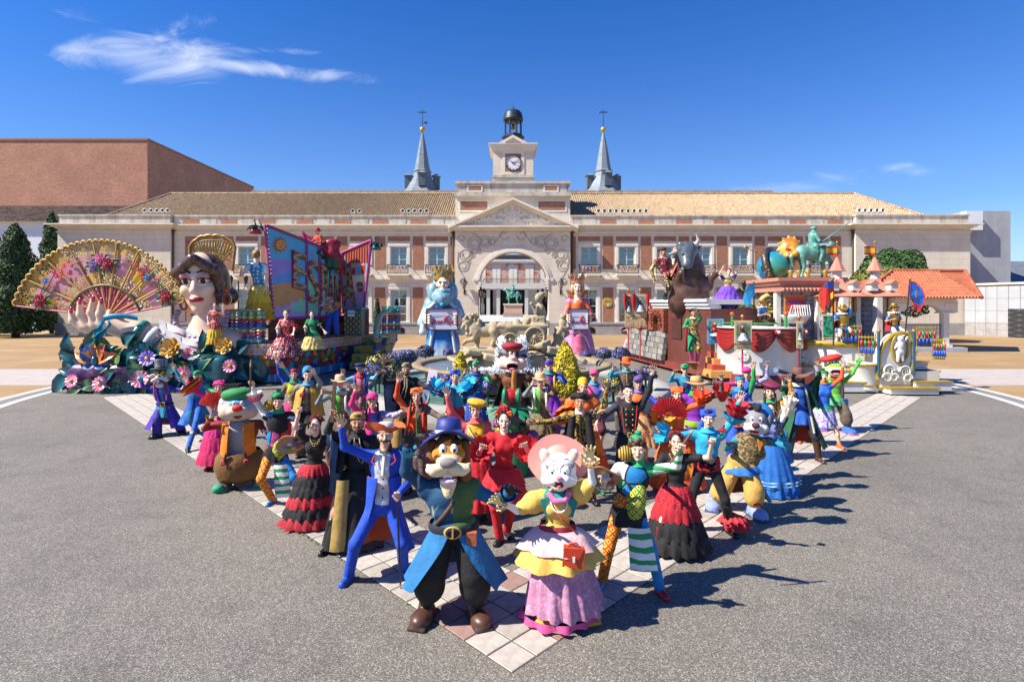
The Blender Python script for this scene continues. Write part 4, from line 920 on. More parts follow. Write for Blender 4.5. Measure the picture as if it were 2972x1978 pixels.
for sx_,(X,Y)in enumerate(((1618,982),(1634,945))):
 cq=lambda dx,dz,dy=0.:fpt(X+dx,Y+dz,dy-.1)
 g_=[('e',cq(0,-24),(.1,.1,.11),0),('e',cq(1,-27),(.115,.115,.1),0),('e',cq(0,-6),(.14,.12,.19),0),('e',cq(2,8),(.15,.14,.12),0),C(cq(-4,8,-.08),cq(-14,22,-.12),.09,.07),C(cq(-14,22,-.12),cq(-4,30,-.12),.06,.05),C(cq(5,8,.06),cq(14,22,.02),.09,.07),C(cq(14,22,.02),cq(6,31,-.05),.06,.05),C(cq(8,-12),cq(16,2,-.1),.05,.045),C(cq(-8,-12),cq(-6,4,-.12),.05,.045)]
 clay('cherub',g_,[M_SC],.022,.035,fo)
M_FOAM=mat('white_water','#fbfcfd',.8,f=.97,var=0,alpha=.85)
wp=[];
for X,base,top,w in((1458,1095,985,20),(1514,1095,980,22),(1486,1090,1010,14)):
 for i in range(4200):
  t_=RS.rand()**.75;c=fpt(X+RS.normal()*w*(.4+.55*(1-t_))*.62,base-(base-top)*t_*RU_(.75,1.02),RS.normal()*.14-1.2);wp.append(c)
for i in range(900):
 a=RU_(0,2*PI);r=abs(RS.normal())*.75;wp.append(V_((FC.x+r*1.3*cos(a),FC.y-1.5+r*.5*sin(a),.95+abs(RS.normal())*.03)))
wp=np.array(wp);nr=RS.normal(size=wp.shape);nr/=np.linalg.norm(nr,axis=1)[:,None]
sz=RU_(.012,.035,len(wp));off=np.array([[1,0,-.6],[-.5,.87,-.6],[-.5,-.87,-.6],[0,0,1.6]])
Vw=(wp[:,None,:]+off[None]*sz[:,None,None]*np.array([.8,.8,1.5])).reshape(-1,3);Fw=(np.array([[0,2,1],[0,1,3],[1,2,3],[2,0,3]])[None]+4*np.arange(len(wp))[:,None,None]).reshape(-1,3)
pm=mat('water_plume','#fbfcfd',.7,f=.97,var=0);
for X,base,top,w in((1457,1095,984,19),(1516,1095,980,20)):
 P=[]
 for i in range(70):
  t_=(i/69)**.85;c=fpt(X+RS.normal()*w*(.45-.25*t_),base-(base-top)*t_,RS.normal()*.1-1.2);P.append(('e',c,(RU_(.05,.11)*(1.25-.7*t_),.07,RU_(.06,.16)),0))
 clay('water_plume',P,[pm],.02,.03,fo)
o=link('fountain_spray',mn_('fountain_spray',Vw,Fw,[M_FOAM]),None,kind='stuff')
b=MB()
for pts in(((1448,948),(1432,930),(1418,940),(1412,965)),((1448,948),(1462,932),(1472,942)),((1655,970),(1680,962),(1700,980),(1712,1010))):
 b.T_([fpt(x,y,.1)for x,y in pts],.018,M_FOAM,5)
b.B('water_jet',fo)
YEL=[mat('gold_needle_%d'%i,c_,.7,f=.92,var=.2,vs=8)for i,c_ in enumerate(('#b09a1e','#e0c82e','#a0a82c'))]
def potted(x,y,h,r,zb,label,n):
 t=cy_(x,y,zb+h,r,label,n,.055,YEL,(3,6,2),'golden_conifer',zb+.1)
 b=MB();b.L_([(0,zb-.42),(.22,zb-.42),(.34,zb),(.37,zb+.02),(.37,zb+.1),(.3,zb+.1),(.3,zb+.05),(0,zb+.05)],(x,y,0),mat('terracotta','#a5583c',.8,f=.66,var=.15),20);b.B('pot',t)
 p,nr=dome_pts(260,(x,y,zb+.1),(.34,.34,.14),0);lf_('white_flowers',p,nr,.03,[mat('white_petal','#eae6ea',.7,f=.8),GREENS[1]],(3,2),t)
 return t
d_=14.2;potted(bx(1641,d_),d_,1.5,.44,.52,'large golden conifer in a terracotta pot right of the purple-capped performer',3800)
b=MB();b.L_([(0,0),(.3,0),(.3,.11),(0,.11)],(bx(1641,d_),d_,0),M_CONC,16);tag(b.B('pot_stand'),'low round grey stand under the large golden conifer pot','stand')
d_=15.0;potted(bx(1337,d_),d_,.95,.22,.75,'small golden conifer in a pot behind the turquoise-robed man',1500)
b=MB();b.L_([(0,0),(.3,0),(.3,.33),(0,.33)],(bx(1337,d_),d_,0),M_CONC,16);tag(b.B('pot_stand'),'low round grey stand under the small golden conifer pot','stand')
PET=[mat('pansy_'+n_,c_,.7,f=.7,var=.1,vs=20)for n_,c_ in(('blue','#5a55b0'),('violet','#6d4fa0'),('pale','#a9a6d8'),('yellow','#e2cf4a'))]
BK={}
def bk_(X,Y,d,r,yellow,lab):
 c=W(X,Y,d);t=tg_('flower_basket',lab,'flowers',(c.x,d,0),'pansy baskets round the fountain')
 p,nr=dome_pts(520,c,(r,r*.8,r*.72),-.6);lf_('leaves',p,nr,.05,GREENS,(4,4,1),t)
 p,nr=dome_pts(420,c,(r*1.04,r*.86,r*.78),-.5);nr=nr*.3+(p-np.array(c))/r;nr/=np.linalg.norm(nr,axis=1)[:,None];p=p+nr*.02;lf_('petals',p,nr,.036,PET,(5,3,2,.2)if not yellow else(2,1,1,6),t)
 b=MB();b.b_(c,(r*.8,r*.6,r*.5),GREENS[0],10,7);b.T_([(c.x,d,0),(c.x,d,c.z-r*.3)],.035,mat('green_post','#3f6b52',.6,f=.6),6);b.L_([(0,c.z-r*.55),(r*.6,c.z-r*.5),(r*.7,c.z-r*.2),(0,c.z-r*.2)],(c.x,d,0),mat('green_post','#3f6b52'),12);b.B('planter',t)
for X,Y,d,r,ye,la in((1100,1060,16.8,.42,1,'yellow'),(1090,1085,16.2,.4,0,'blue'),(1128,1092,16.5,.42,1,'yellow'),(1150,1048,19,.4,0,'blue'),(1182,1036,19.8,.34,0,'blue'),(1235,1022,22.4,.36,0,'blue'),(1290,1110,14.6,.26,0,'blue'),(1415,1122,14.2,.22,0,'blue'),(1752,1027,22.5,.34,0,'blue'),(1802,1027,21.5,.36,0,'blue'),(1795,1093,16,.28,0,'blue'),(1780,1118,14.8,.3,1,'yellow'),(1874,1086,16.6,.32,0,'blue'),(1700,1030,23.5,.22,0,'blue'),(1300,1023,23.5,.2,0,'blue'),(1554,1109,14.4,.18,1,'yellow')):
 ws_n='left of the pool' if X<1200 else 'behind the pool' if Y<1035 else 'in front of the basin' if X<1700 else 'right of the pool';BK[la+ws_n]=BK.get(la+ws_n,0)+1;bk_(X,Y,d,r,ye,'%s basket of mostly %s pansies on a post %s'%(ORD[BK[la+ws_n]-1],la,ws_n))
SKIN={n_:mat('skin_'+n_,c_,.55,f=.92,var=.05,vs=14)for n_,c_ in(('fair','#e9bfa2'),('light','#e4b595'),('tan','#c58f6c'),('glove_white','#ebe9e6'),('pale','#f0cfb8'))}
M_LIP=mat('lips','#b5333f',.4,f=.7,var=0);M_LIPN=mat('lips_natural','#b5705f',.5,f=.7,var=0);M_EYE=mat('eye_white','#efece8',.25,f=.85,var=0);M_IRIS=mat('iris','#2a1a12',.2,f=.6,var=0)
HAIRM={n_:mat('hair_'+n_,c_,.5,f=.6,var=.3,vs=22,bump=.5,bs=60)for n_,c_ in(('black','#1c1614'),('brown','#4a3022'),('auburn','#6e3f26'),('blond','#c8954a'),('red','#b5432a'),('white','#e8e4dc'))}
HP_=[('e',(0,.012,.028),(.075,.093,.1),0),('e',(0,-.022,-.045),(.056,.066,.074),0),('e',(0,-.056,-.1),(.024,.024,.02),0),('c',(0,-.083,.014),(0,-.107,-.026),.009,.0145,0),('e',(.037,-.058,-.024),(.026,.028,.027),0),('e',(-.037,-.058,-.024),(.026,.028,.027),0),('c',(-.042,-.078,.031),(.042,-.078,.031),.013,.013,0),('-e',(.031,-.1,.012),(.016,.011,.01),None),('-e',(-.031,-.1,.012),(.016,.011,.01),None),('e',(.031,-.075,.012),(.0145,.0135,.0105),0),('e',(-.031,-.075,.012),(.0145,.0135,.0105),0),('e',(0,-.088,-.0625),(.023,.012,.0105),0),('e',(.077,.008,.0),(.011,.02,.032),0),('e',(-.077,.008,.0),(.011,.02,.032),0),('c',(0,.02,-.06),(0,.03,-.215),.051,.056,0)]
def hp__(fem):
 def fn(c,fm):
  x,y,z=c[:,0],c[:,1],c[:,2];ax=np.abs(x);fr=y<-.05
  fm=fm.copy()
  if fem:fm[fr&(((ax-.032)/.022)**2+((z-.014)/.0145)**2<1)&(z>.012)]=3
  fm[fr&(((ax-.031)/.0155)**2+((z-.012)/.0075)**2<1)]=2
  fm[fr&(np.hypot(ax-.031,z-.012)<.0072)]=3
  br=.036+.006*np.sin(np.clip((ax-.012)/.04,0,1)*PI);fm[fr&(ax>.012)&(ax<.053)&(np.abs(z-br-.004)<(.0034 if fem else .0046))]=4
  fm[(y<-.07)&((x/.026)**2+((z+.0625)/(.0115 if fem else .009))**2<1)]=1
  return fm
 return fn
HEADS={(fem,lod):sc__(HP_,vx,.013,hp__(fem))for fem in(0,1)for lod,vx in((0,.0046),(1,.0085))}
def hand_prims(grip):
 P=[('b',(0,0,.045),(.038,.014,.045),.012,0),C((0,0,-.03),(0,0,.02),.026,.03)]
 ln=(.066,.08,.084,.074)
 for i,x in enumerate((-.033,-.0115,.0115,.033)):
  l=ln[i]
  if not grip:
   a=V_((x,0,.085));b=a+V_((x*.28,-.006,l*.5));c=b+V_((x*.22,-.016,l*.5))
  else:
   a=V_((x,0,.085));b=a+V_((0,-.034,.012));c=b+V_((0,-.012,-.034))
  P+=[C(a,b,.0098,.009),C(b,c,.009,.0072)]
 if not grip:P+=[C((.032,-.004,.03),(.062,-.014,.066),.0125,.011),C((.062,-.014,.066),(.07,-.02,.098),.0105,.008)]
 else:P+=[C((.032,-.006,.035),(.048,-.03,.062),.0125,.011),C((.048,-.03,.062),(.018,-.052,.07),.0105,.008)]
 return P
HANDS={(g_,lod):sc__(hand_prims(g_),vx,.007)for g_ in(0,1)for lod,vx in((0,.0055),(1,.009))}
def xf(V,M):M=np.array(M);return V@M[:3,:3].T+M[:3,3]
def tb_(a,c,l1,l2,hint):
 d=c-a;L=d.length;mx=(l1+l2)*.985
 if L>mx:c=a+d*(mx/L);d=c-a;L=mx
 L=max(L,abs(l1-l2)+.01);x=(l1*l1-l2*l2+L*L)/(2*L);h=math.sqrt(max(l1*l1-x*x,0));u=d.normalized();p=hint-u*hint.dot(u)
 p=p.normalized()if p.length>1e-6 else u.orthogonal().normalized()
 return a+u*x+p*h,c
def merge(parts):
 vs,fs,ms,o=[],[],[],0
 for V,Fq,m in parts:vs.append(V);fs.append(Fq+o);ms.append(m);o+=len(V)
 return np.concatenate(vs),np.concatenate(fs),np.concatenate(ms)
def rg_(b,cs,rs,m,n=40,pl=0,amp=0.,rt=V_((1,0,0)),fw=V_((0,-1,0)),a0=None,a1=None,ph=0.,flat=.8,smooth=True):

 rows=[];N=len(cs);full=a0 is None
 for i,(c,r)in enumerate(zip(cs,rs)):
  t=i/(N-1);row=[]
  aa=(0,2*PI)if full else((a0[i],a1[i])if hasattr(a0,'__len__')else(a0,a1))
  for j in range(n if full else n+1):
   a=aa[0]+(aa[1]-aa[0])*j/n;q=r*(1+amp*t*sin(pl*a+ph)+amp*.45*t*sin(pl*.5*a+1+ph*2))
   dz=amp*.35*r*t*sin(pl*a+ph+1.3)if i==N-1 else 0
   row.append(c+fw*cos(a)*q*flat+rt*sin(a)*q+V_((0,0,dz)))
  rows.append(row)
 b.G_(rows,m,smooth,close=full)
PEOPLE=[]
class Fig:
 pass
def P_(label,head,hn_=(None,None),hz=1.58,feet=None,d=None,H=None,hip=None,yaw=0.,turn=None,tilt=0.,pitch=None,fem=0,skin='light',hair=None,hat=None,top=None,bt_=None,sh_='#2a2a2a',grip=(0,0),xt_=(),lips=None,base=0.,name='person',cat='person',group='costumed performers posing in the plaza',el_=(None,None),knee=None,fc_=True,gloves=None,brow=None,bm_=None,big=1.,al_=1.,hd_=1.,lean=0.,hs_=1.,nd=.168):
 f=Fig();hx,hy=head
 if feet is not None and d is None:ft=[G(*p)if len(p)==2 else p for p in feet];d=sum(q.y for q in ft)/len(ft)
 elif d is None:d=(CAMH-hz)*F/(hy-HZ);ft=None
 else:ft=[V_(((p[0]-CX)/F*(d+(p[2]if len(p)>2 else 0)),d+(p[2]if len(p)>2 else 0),base if len(p)<4 else base))for p in feet]if feet is not None else None
 hc=W(hx,hy,d+lean);s=H if H else max(.86,min(1.12,(hc.z-base)/1.585))if feet is None or True else 1.
 f.s=s;f.d=d;f.hc=hc;lod=0 if d<9.5 and cat=='person' else 1;vox=max(.0135,min(.034,d*.0024))*(s if s>1.2 else 1);f.vox=vox
 aim=math.degrees(math.atan2(-hc.x,hc.y));yaw_b=yaw+(aim*.45 if cat=='person' else aim*.3)
 yw=R(yaw_b);rt=V_((cos(yw),sin(yw),0));fw=V_((sin(yw),-cos(yw),0));f.rt,f.fw=rt,fw
 t=tg_(name,label,cat,(hc.x,d,base),group);f.t=t
 tn=yaw+aim*.8 if turn is None else turn+aim*.5
 pt=pitch if pitch is not None else math.degrees(math.atan2(CAMH-hc.z,d))*.55
 HM=MT__(hc)@MR_(R(tn),4,'Z')@MR_(R(tilt),4,'Y')@MR_(R(-pt),4,'X')@Matrix.Scale(s*hd_,4);f.HM=HM
 neck=hc+V_((0,.03*s,-nd*s))
 neck=neck-fw*(-.0)
 pel=W(hip[0],hip[1],d)if hip else None
 if pel is None:
  mx=sum(q.x for q in ft)/len(ft)if ft else neck.x
  pel=V_((neck.x+(mx-neck.x)*.45,d+.02,neck.z-.53*s))
  if ft and feet is not None:pel.z=min(pel.z,base+.93*s)
 sp=(neck-pel).normalized();bw=big
 TM_=Matrix((rt,-fw,sp)).transposed();f.neck,f.pel,f.sp=neck,pel,sp;TL=(neck-pel).length
 shw=(.165 if fem else .185)*s*bw;sh=[neck+rt*sg*shw-sp*.06*s for sg in(-1,1)]
 hp=[pel+rt*sg*.085*s*bw-V_((0,0,.02*s))for sg in(-1,1)];f.sh,f.hp=sh,hp
 if ft is None:ft=[V_((pel.x,d,base))+rt*sg*.13*s+fw*(.05*sg)for sg in(-1,1)]
 ft=sorted(ft,key=lambda q:q.dot(rt));f.ft=ft
 arms=[]
 for i,sg in enumerate((-1,1)):
  h=hn_[i]
  if h is None:hw=sh[i]+V_((0,0,-.5*s))+rt*sg*.1*s+fw*.08
  elif isinstance(h,V_):hw=h
  else:
   ra_=.54*s*al_*.93+.07*s;v0=W(h[0],h[1],d)-sh[i];hw=W(h[0],h[1],d+(h[2]if len(h)>2 else-max(.1,min(.38*s,.8*math.sqrt(max(ra_*ra_-v0.length_squared,0))))))
  hint=el_[i]if el_[i]is not None else(rt*sg*.55+V_((0,0,-.8))-fw*.25)
  v_=(hw-sh[i]);wr=hw-v_.normalized()*.075*s*hs_
  e,w_=tb_(sh[i],wr,.285*s*al_,.255*s*al_,V_(hint));arms.append((sh[i],e,w_))
 f.arms=arms;legs=[]
 for i,sg in enumerate((-1,1)):
  an=ft[i]+V_((0,0,.085*s));l1,l2=.425*s,.42*s;dist=(an-hp[i]).length
  if dist>(l1+l2)*.985 or(bt_ and bt_[0]=='skirt'):k_=dist/(l1+l2)/.98;l1*=k_;l2*=k_
  if not fc_ and cat=='person':l1=l2=dist*.51
  kn,an=tb_(hp[i],an,l1,l2,V_(knee[i])if knee and knee[i]is not None else fw+rt*sg*.35);legs.append((hp[i],kn,ft[i]+V_((0,0,.085*s))))
 f.legs=legs
 def to_(g,m=0):
  c=lambda t_,o=0.:pel+(neck-pel)*t_+fw*o
  P=[('e',c(.70),((.148 if fem else .162)*s*bw+g,.108*s*bw+g,.3*TL+g),m,TM_),('e',c(.40),((.112 if fem else .138)*s*bw+g,.092*s*bw+g,.26*TL),m,TM_),('e',c(.06),((.152 if fem else .147)*s*bw+g,.108*s*bw+g,.25*TL),m,TM_),C(sh[0],sh[1],.055*s+g,.055*s+g,m),C(c(.84),neck+sp*.0,.09*s+g,.062*s+g*.6,m)]
  if fem:P+=[('e',c(.66,.065*s)+rt*sg*.062*s,(.07*s+g,.06*s+g,.07*s+g),m)for sg in(-1,1)]
  return P
 f.torso=to_
 sm=SKIN[skin]if isinstance(skin,str)else skin;gl=[sm,sm]
 if gloves is not None:gl=[gloves,gloves]if not isinstance(gloves,(list,tuple))else list(gloves)
 P=to_(-.004)
 for(a,e,w_)in arms:P+=[C(a,e,.048*s,.037*s),C(e,w_,.039*s,.026*s)]
 for(a,kn,an)in legs:P+=[C(a,kn,.078*s,.053*s),C(kn,kn+(an-kn)*.4,.052*s,.054*s),C(kn+(an-kn)*.4,an,.054*s,.034*s)]
 bv=sc__(P,vox*1.1,.03*s);parts=[(bv[0],bv[1],bv[2]*0)];mats_b=[bm_ or sm]
 if fc_:
  hv=HEADS[(1 if fem else 0,lod)];parts.append((xf(hv[0],HM),hv[1],np.where(hv[2]==0,1,hv[2]+1)))
  mats_b+=[sm,lips if lips is not None else(M_LIP if fem else M_LIPN),M_EYE,M_IRIS,brow or(hair[1]if hair and isinstance(hair[1],bpy.types.Material)else HAIRM[hair[1]]if hair else HAIRM['brown'])]
 else:mats_b+=[sm]*5
 mats_b+=gl;f.hand_pos=[]
 for i,(a,e,w_)in enumerate(arms):
  v=(w_-e).normalized();nrm=fw.copy();nrm=(nrm-v*nrm.dot(v));nrm=nrm.normalized()if nrm.length>.05 else V_((0,0,1))
  x_=v.cross(nrm)*(-1);sgx=1 if i==1 else-1
  M=Matrix.Identity(4);xs=(x_ if x_.dot(rt)>0 else-x_)
  up_=V_((0,0,1));thumb_in=-sgx
  for q in range(3):M[q][0]=xs[q]*thumb_in*s*.96*hs_;M[q][1]=-nrm[q]*s*.96*hs_;M[q][2]=v[q]*s*.96*hs_;M[q][3]=w_[q]
  hv=HANDS[(grip[i],lod)];fq=hv[1]if M.determinant()>0 else hv[1][:,::-1]
  parts.append((xf(hv[0],M),fq,hv[2]*0+6+i));f.hand_pos.append(w_+v*.06*s*hs_)
 v_,fq_,mi_=merge(parts);f.body=link('body',mn_('body',v_,fq_,mats_b,mi_),t)
 if top:
  c0=cl_(top[0]);sl=top[1];cl=[cl_(q)for q in(top[2]if len(top)>2 and top[2]else(top[0],top[0]))];opt=top[3]if len(top)>3 else{}
  g=opt.get('g',.011)*s;P=to_(g,0)
  for i,(a,e,w_)in enumerate(arms):
   m=i+1
   if sl=='L':P+=[C(a,e,.054*s+g*.3,.043*s+g*.3,m),C(e,e+(w_-e)*.93,.043*s+g*.3,.033*s+g*.4,m)]
   elif sl=='S':P+=[C(a,a+(e-a)*.6,.062*s,.058*s,m)]
   elif sl=='P':P+=[('e',a+(e-a)*.35,(.115*s,.105*s,.115*s),m),C(a,a+(e-a)*.8,.08*s,.07*s,m)]
   elif sl=='F':P+=[C(a,e,.06*s,.058*s,m),C(e,e+(w_-e)*.9,.058*s,.1*s,m)]
   elif sl=='W':P+=[C(a,e,.066*s,.09*s,m),C(e,e+(w_-e)*.85,.085*s,.06*s,m),('e',e+(w_-e)*.4-V_((0,0,.04*s)),(.1*s,.08*s,.1*s),m)]
   elif sl=='1':P+=[C(a,e,.058*s,.05*s,m)]
  vest=opt.get('vest');mats_t=[c0,cl[0],cl[1]];pr=None
  if vest:
   mats_t.append(cl_(vest[0]))
   def pr(c,fm,rt=rt,fw=fw,sp=sp,pel=pel):
    q=c-np.array(pel);x=q@np.array(rt);y=q@np.array(fw);h=q@np.array(sp)/TL;fm=fm.copy()
    fm[(y>.02*s)&(np.abs(x)<s*(vest[1]+(vest[2]-vest[1])*np.clip(h,0,1)))&(h<1.02)&(fm==0)]=3;return fm
  half=opt.get('half')
  if half:
   mats_t=mats_t[:3]+[cl_(half)]
   def pr(c,fm,rt=rt,pel=pel):q=(c-np.array(pel))@np.array(rt);fm=fm.copy();fm[(q>0)&(fm==0)]=3;return fm
  v2,f2,m2=sc__(P,vox,.035*s,pr);link(opt.get('name','top'),mn_('top',v2,f2,mats_t,m2),t)
 if bt_:
  kind=bt_[0];c0=cl_(bt_[1]);opt=bt_[2]if len(bt_)>2 else{}
  if kind=='pants':
   st=opt.get('style','straight');c1=cl_(opt.get('right',bt_[1]));P=[('e',pel+(neck-pel)*.03,(.16*s*bw,.118*s*bw,.15*s),0,TM_)]
   for i,(a,kn,an)in enumerate(legs):
    if st=='slim':P+=[C(a,kn,.088*s,.062*s,i),C(kn,an,.062*s,.046*s,i)]
    elif st=='straight':P+=[C(a,kn,.088*s,.064*s,i),C(kn,an-V_((0,0,.02*s)),.064*s,.058*s,i)]
    elif st=='wide':P+=[C(a,kn,.11*s,.12*s,i),C(kn,kn+(an-kn)*.9,.12*s,.12*s,i)]
    elif st=='puff':P+=[C(a,kn,.12*s,.145*s,i),('e',kn+(an-kn)*.3,(.15*s,.14*s,.17*s),i),C(kn+(an-kn)*.3,kn+(an-kn)*.72,.13*s,.07*s,i)]
    elif st=='knee':P+=[C(a,kn,.1*s,.085*s,i),C(kn,kn+(an-kn)*.18,.085*s,.075*s,i)]
   v2,f2,m2=sc__(P,vox,.03*s);link('trousers',mn_('trousers',v2,f2,[c0,c1],m2),t)
  elif kind=='skirt':
   ln=opt.get('len',.9);r1=opt.get('r',.38)*s;tiers=opt.get('tiers',[bt_[1]]);zt=pel.z+opt.get('up',.1)*s;z1=max(base+.02,zt-ln*s);n=len(tiers)
   cx_=V_((pel.x,pel.y,0));bx_=V_(((ft[0].x+ft[1].x)/2,(ft[0].y+ft[1].y)/2,0));cx_,bx_=cx_,cx_.lerp(bx_,.7)
   for i,tc in enumerate(tiers):
    b=MB();z0_=zt+(z1-zt)*i/n;z1_=zt+(z1-zt)*(i+1.12 if i<n-1 else i+1)/n;ra=.155*s*bw+(r1-.155*s*bw)*(i/n)**.8;rb=.155*s*bw+(r1-.155*s*bw)*((i+1)/n)**.8
    cs=[cx_.lerp(bx_,(zt-(z0_+(z1_-z0_)*q/6))/max(zt-z1,.01))+V_((0,0,z0_+(z1_-z0_)*q/6))for q in range(7)]
    rs=[ra+(rb*1.06-ra)*(q/6)**(.7 if n==1 else .55)for q in range(7)]
    rg_(b,cs,rs,cl_(tc),56,opt.get('pl',14)+4,opt.get('amp',.06)*1.25,rt,fw,ph=i*1.7);b.B('skirt' if n==1 else 'skirt_tier',t)
 if sh_:
  sc_=sh_ if isinstance(sh_,(list,tuple))else(sh_,sh_)
  for i,(a,kn,an)in enumerate(legs):
   dr=(fw+rt*(-1,1)[i]*.35).normalized();k2=1.;hgt=0.
   m_=mat('shoe_'+sc_[i].strip('#').replace('^',''),sc_[i].strip('^'),.38,f=.66,var=.08)if isinstance(sc_[i],str)else sc_[i]
   boot=isinstance(sc_[i],str)and sc_[i].endswith('^')
   gp=ft[i];P=[C(gp+V_((0,0,.045*s))-dr*.05*s,gp+dr*.14*s+V_((0,0,.032*s)),.045*s,.036*s),('b',gp+dr*.04*s+V_((0,0,.012*s)),(.04*s,.12*s,.012*s),.008,0,frame(-dr))]
   P.append(C(gp+V_((0,0,.05*s)),an+(kn-an)*(.0 if not boot else .75),.048*s,.05*s if not boot else .075*s))
   clay('boot' if boot else 'shoe',P,[m_],max(vox*.8,.012),.02*s,t)
 if hair:add_hair(f,hair)
 if hat:add_hat(f,hat)
 for ex in xt_:EXTRA[ex[0]](f,*ex[1:])
 PEOPLE.append(f);return f
def lc_(f,name,prims,mats,vox,k,pred=None,parent=None):
 v,fq,mi=sc__(prims,vox,k,pred);return link(name,mn_(name,xf(v,f.HM),fq,mats,mi),parent or f.t)
def lm_(f,b,name,parent=None):
 me=b.mesh(name);me.transform(f.HM);return link(name,me,parent or f.t)
def add_hair(f,hair):
 st=hair[0];m=HAIRM[hair[1]]if isinstance(hair[1],str)else hair[1];P=[('e',(0,.026,.048),(.085,.094,.092),0)];lo=.008 if f.d<9.5 else .0125
 cut=[('-e',(0,-.1,-.02),(.068,.075,.085),None)]
 if st in('bun','flowerbun','braids','long','pony'):
  P.append(('e',(0,.03,.02),(.086,.085,.1),0))
  if st=='bun':P.append(('e',(0,.125,.04),(.05,.045,.05),0))
  if st=='flowerbun':P.append(('e',(.0,.11,.07),(.06,.06,.06),0))
  if st=='braids':
   for sg in(-1,1):
    for i in range(8):P.append(('e',(sg*(.085+.012*i/8),-.01-.05*min(i/4,1),-.04-.036*i),(.019,.019,.024),0))
  if st=='long':
   for sg in(-1,1):P.append(C((sg*.075,.03,0),(sg*.1,.04,-.22),.04,.03))
   P.append(C((0,.07,0),(0,.09,-.26),.075,.06))
  if st=='pony':P+=[C((.03,.1,.03),(.09,.07,-.08),.035,.035),C((.09,.07,-.08),(.1,.0,-.24),.035,.018)]
 elif st=='curly':
  for i in range(26):a=i*2.4;q=i/26;P.append(('e',(.088*cos(a)*math.sqrt(1-q*q*.5),.02+.09*sin(a)*math.sqrt(1-q*q*.5)-.02*(q>.5),.03+.1*q),(.026,.026,.024),0))
  cut=[('-e',(0,-.1,-.03),(.066,.07,.09),None)]
 elif st=='short':P.append(('e',(0,-.045,.095),(.055,.045,.03),0))
 elif st=='quiff':P+=[('e',(0,-.05,.105),(.06,.05,.04),0),C((-.03,-.05,.11),(.04,-.03,.13),.03,.03)]
 elif st=='bald':P=[('e',(0,.04,.0),(.085,.08,.05),0)]
 lc_(f,'hair',P+cut,[m],lo,.02)
 if st=='flowerbun' or(len(hair)>2 and hair[2]=='flowers'):
  b=MB();fm=[cl_('#c01f2e',.6),cl_('#8f1420',.6)];big=1.5 if len(hair)>3 else 1
  for i in range(11):
   a=PI*(.08+.84*i/10)+RU_(-.1,.1);c=V_((.085*cos(a),.03+RU_(-.03,.05),.05+.085*sin(a)*big))
   for q in range(4):an=q*PI/2+i;b.b_(c+V_((cos(an)*.014*big,-.012,sin(an)*.014*big)),(.02*big,.013*big,.02*big),fm[(q+i)%2]if len(hair)<4 else(cl_('#d0202c',.6),cl_('#e0602a',.6))[i%2 if abs(i-5)>2 else 0],7,5)
  lm_(f,b,'hair_flowers')
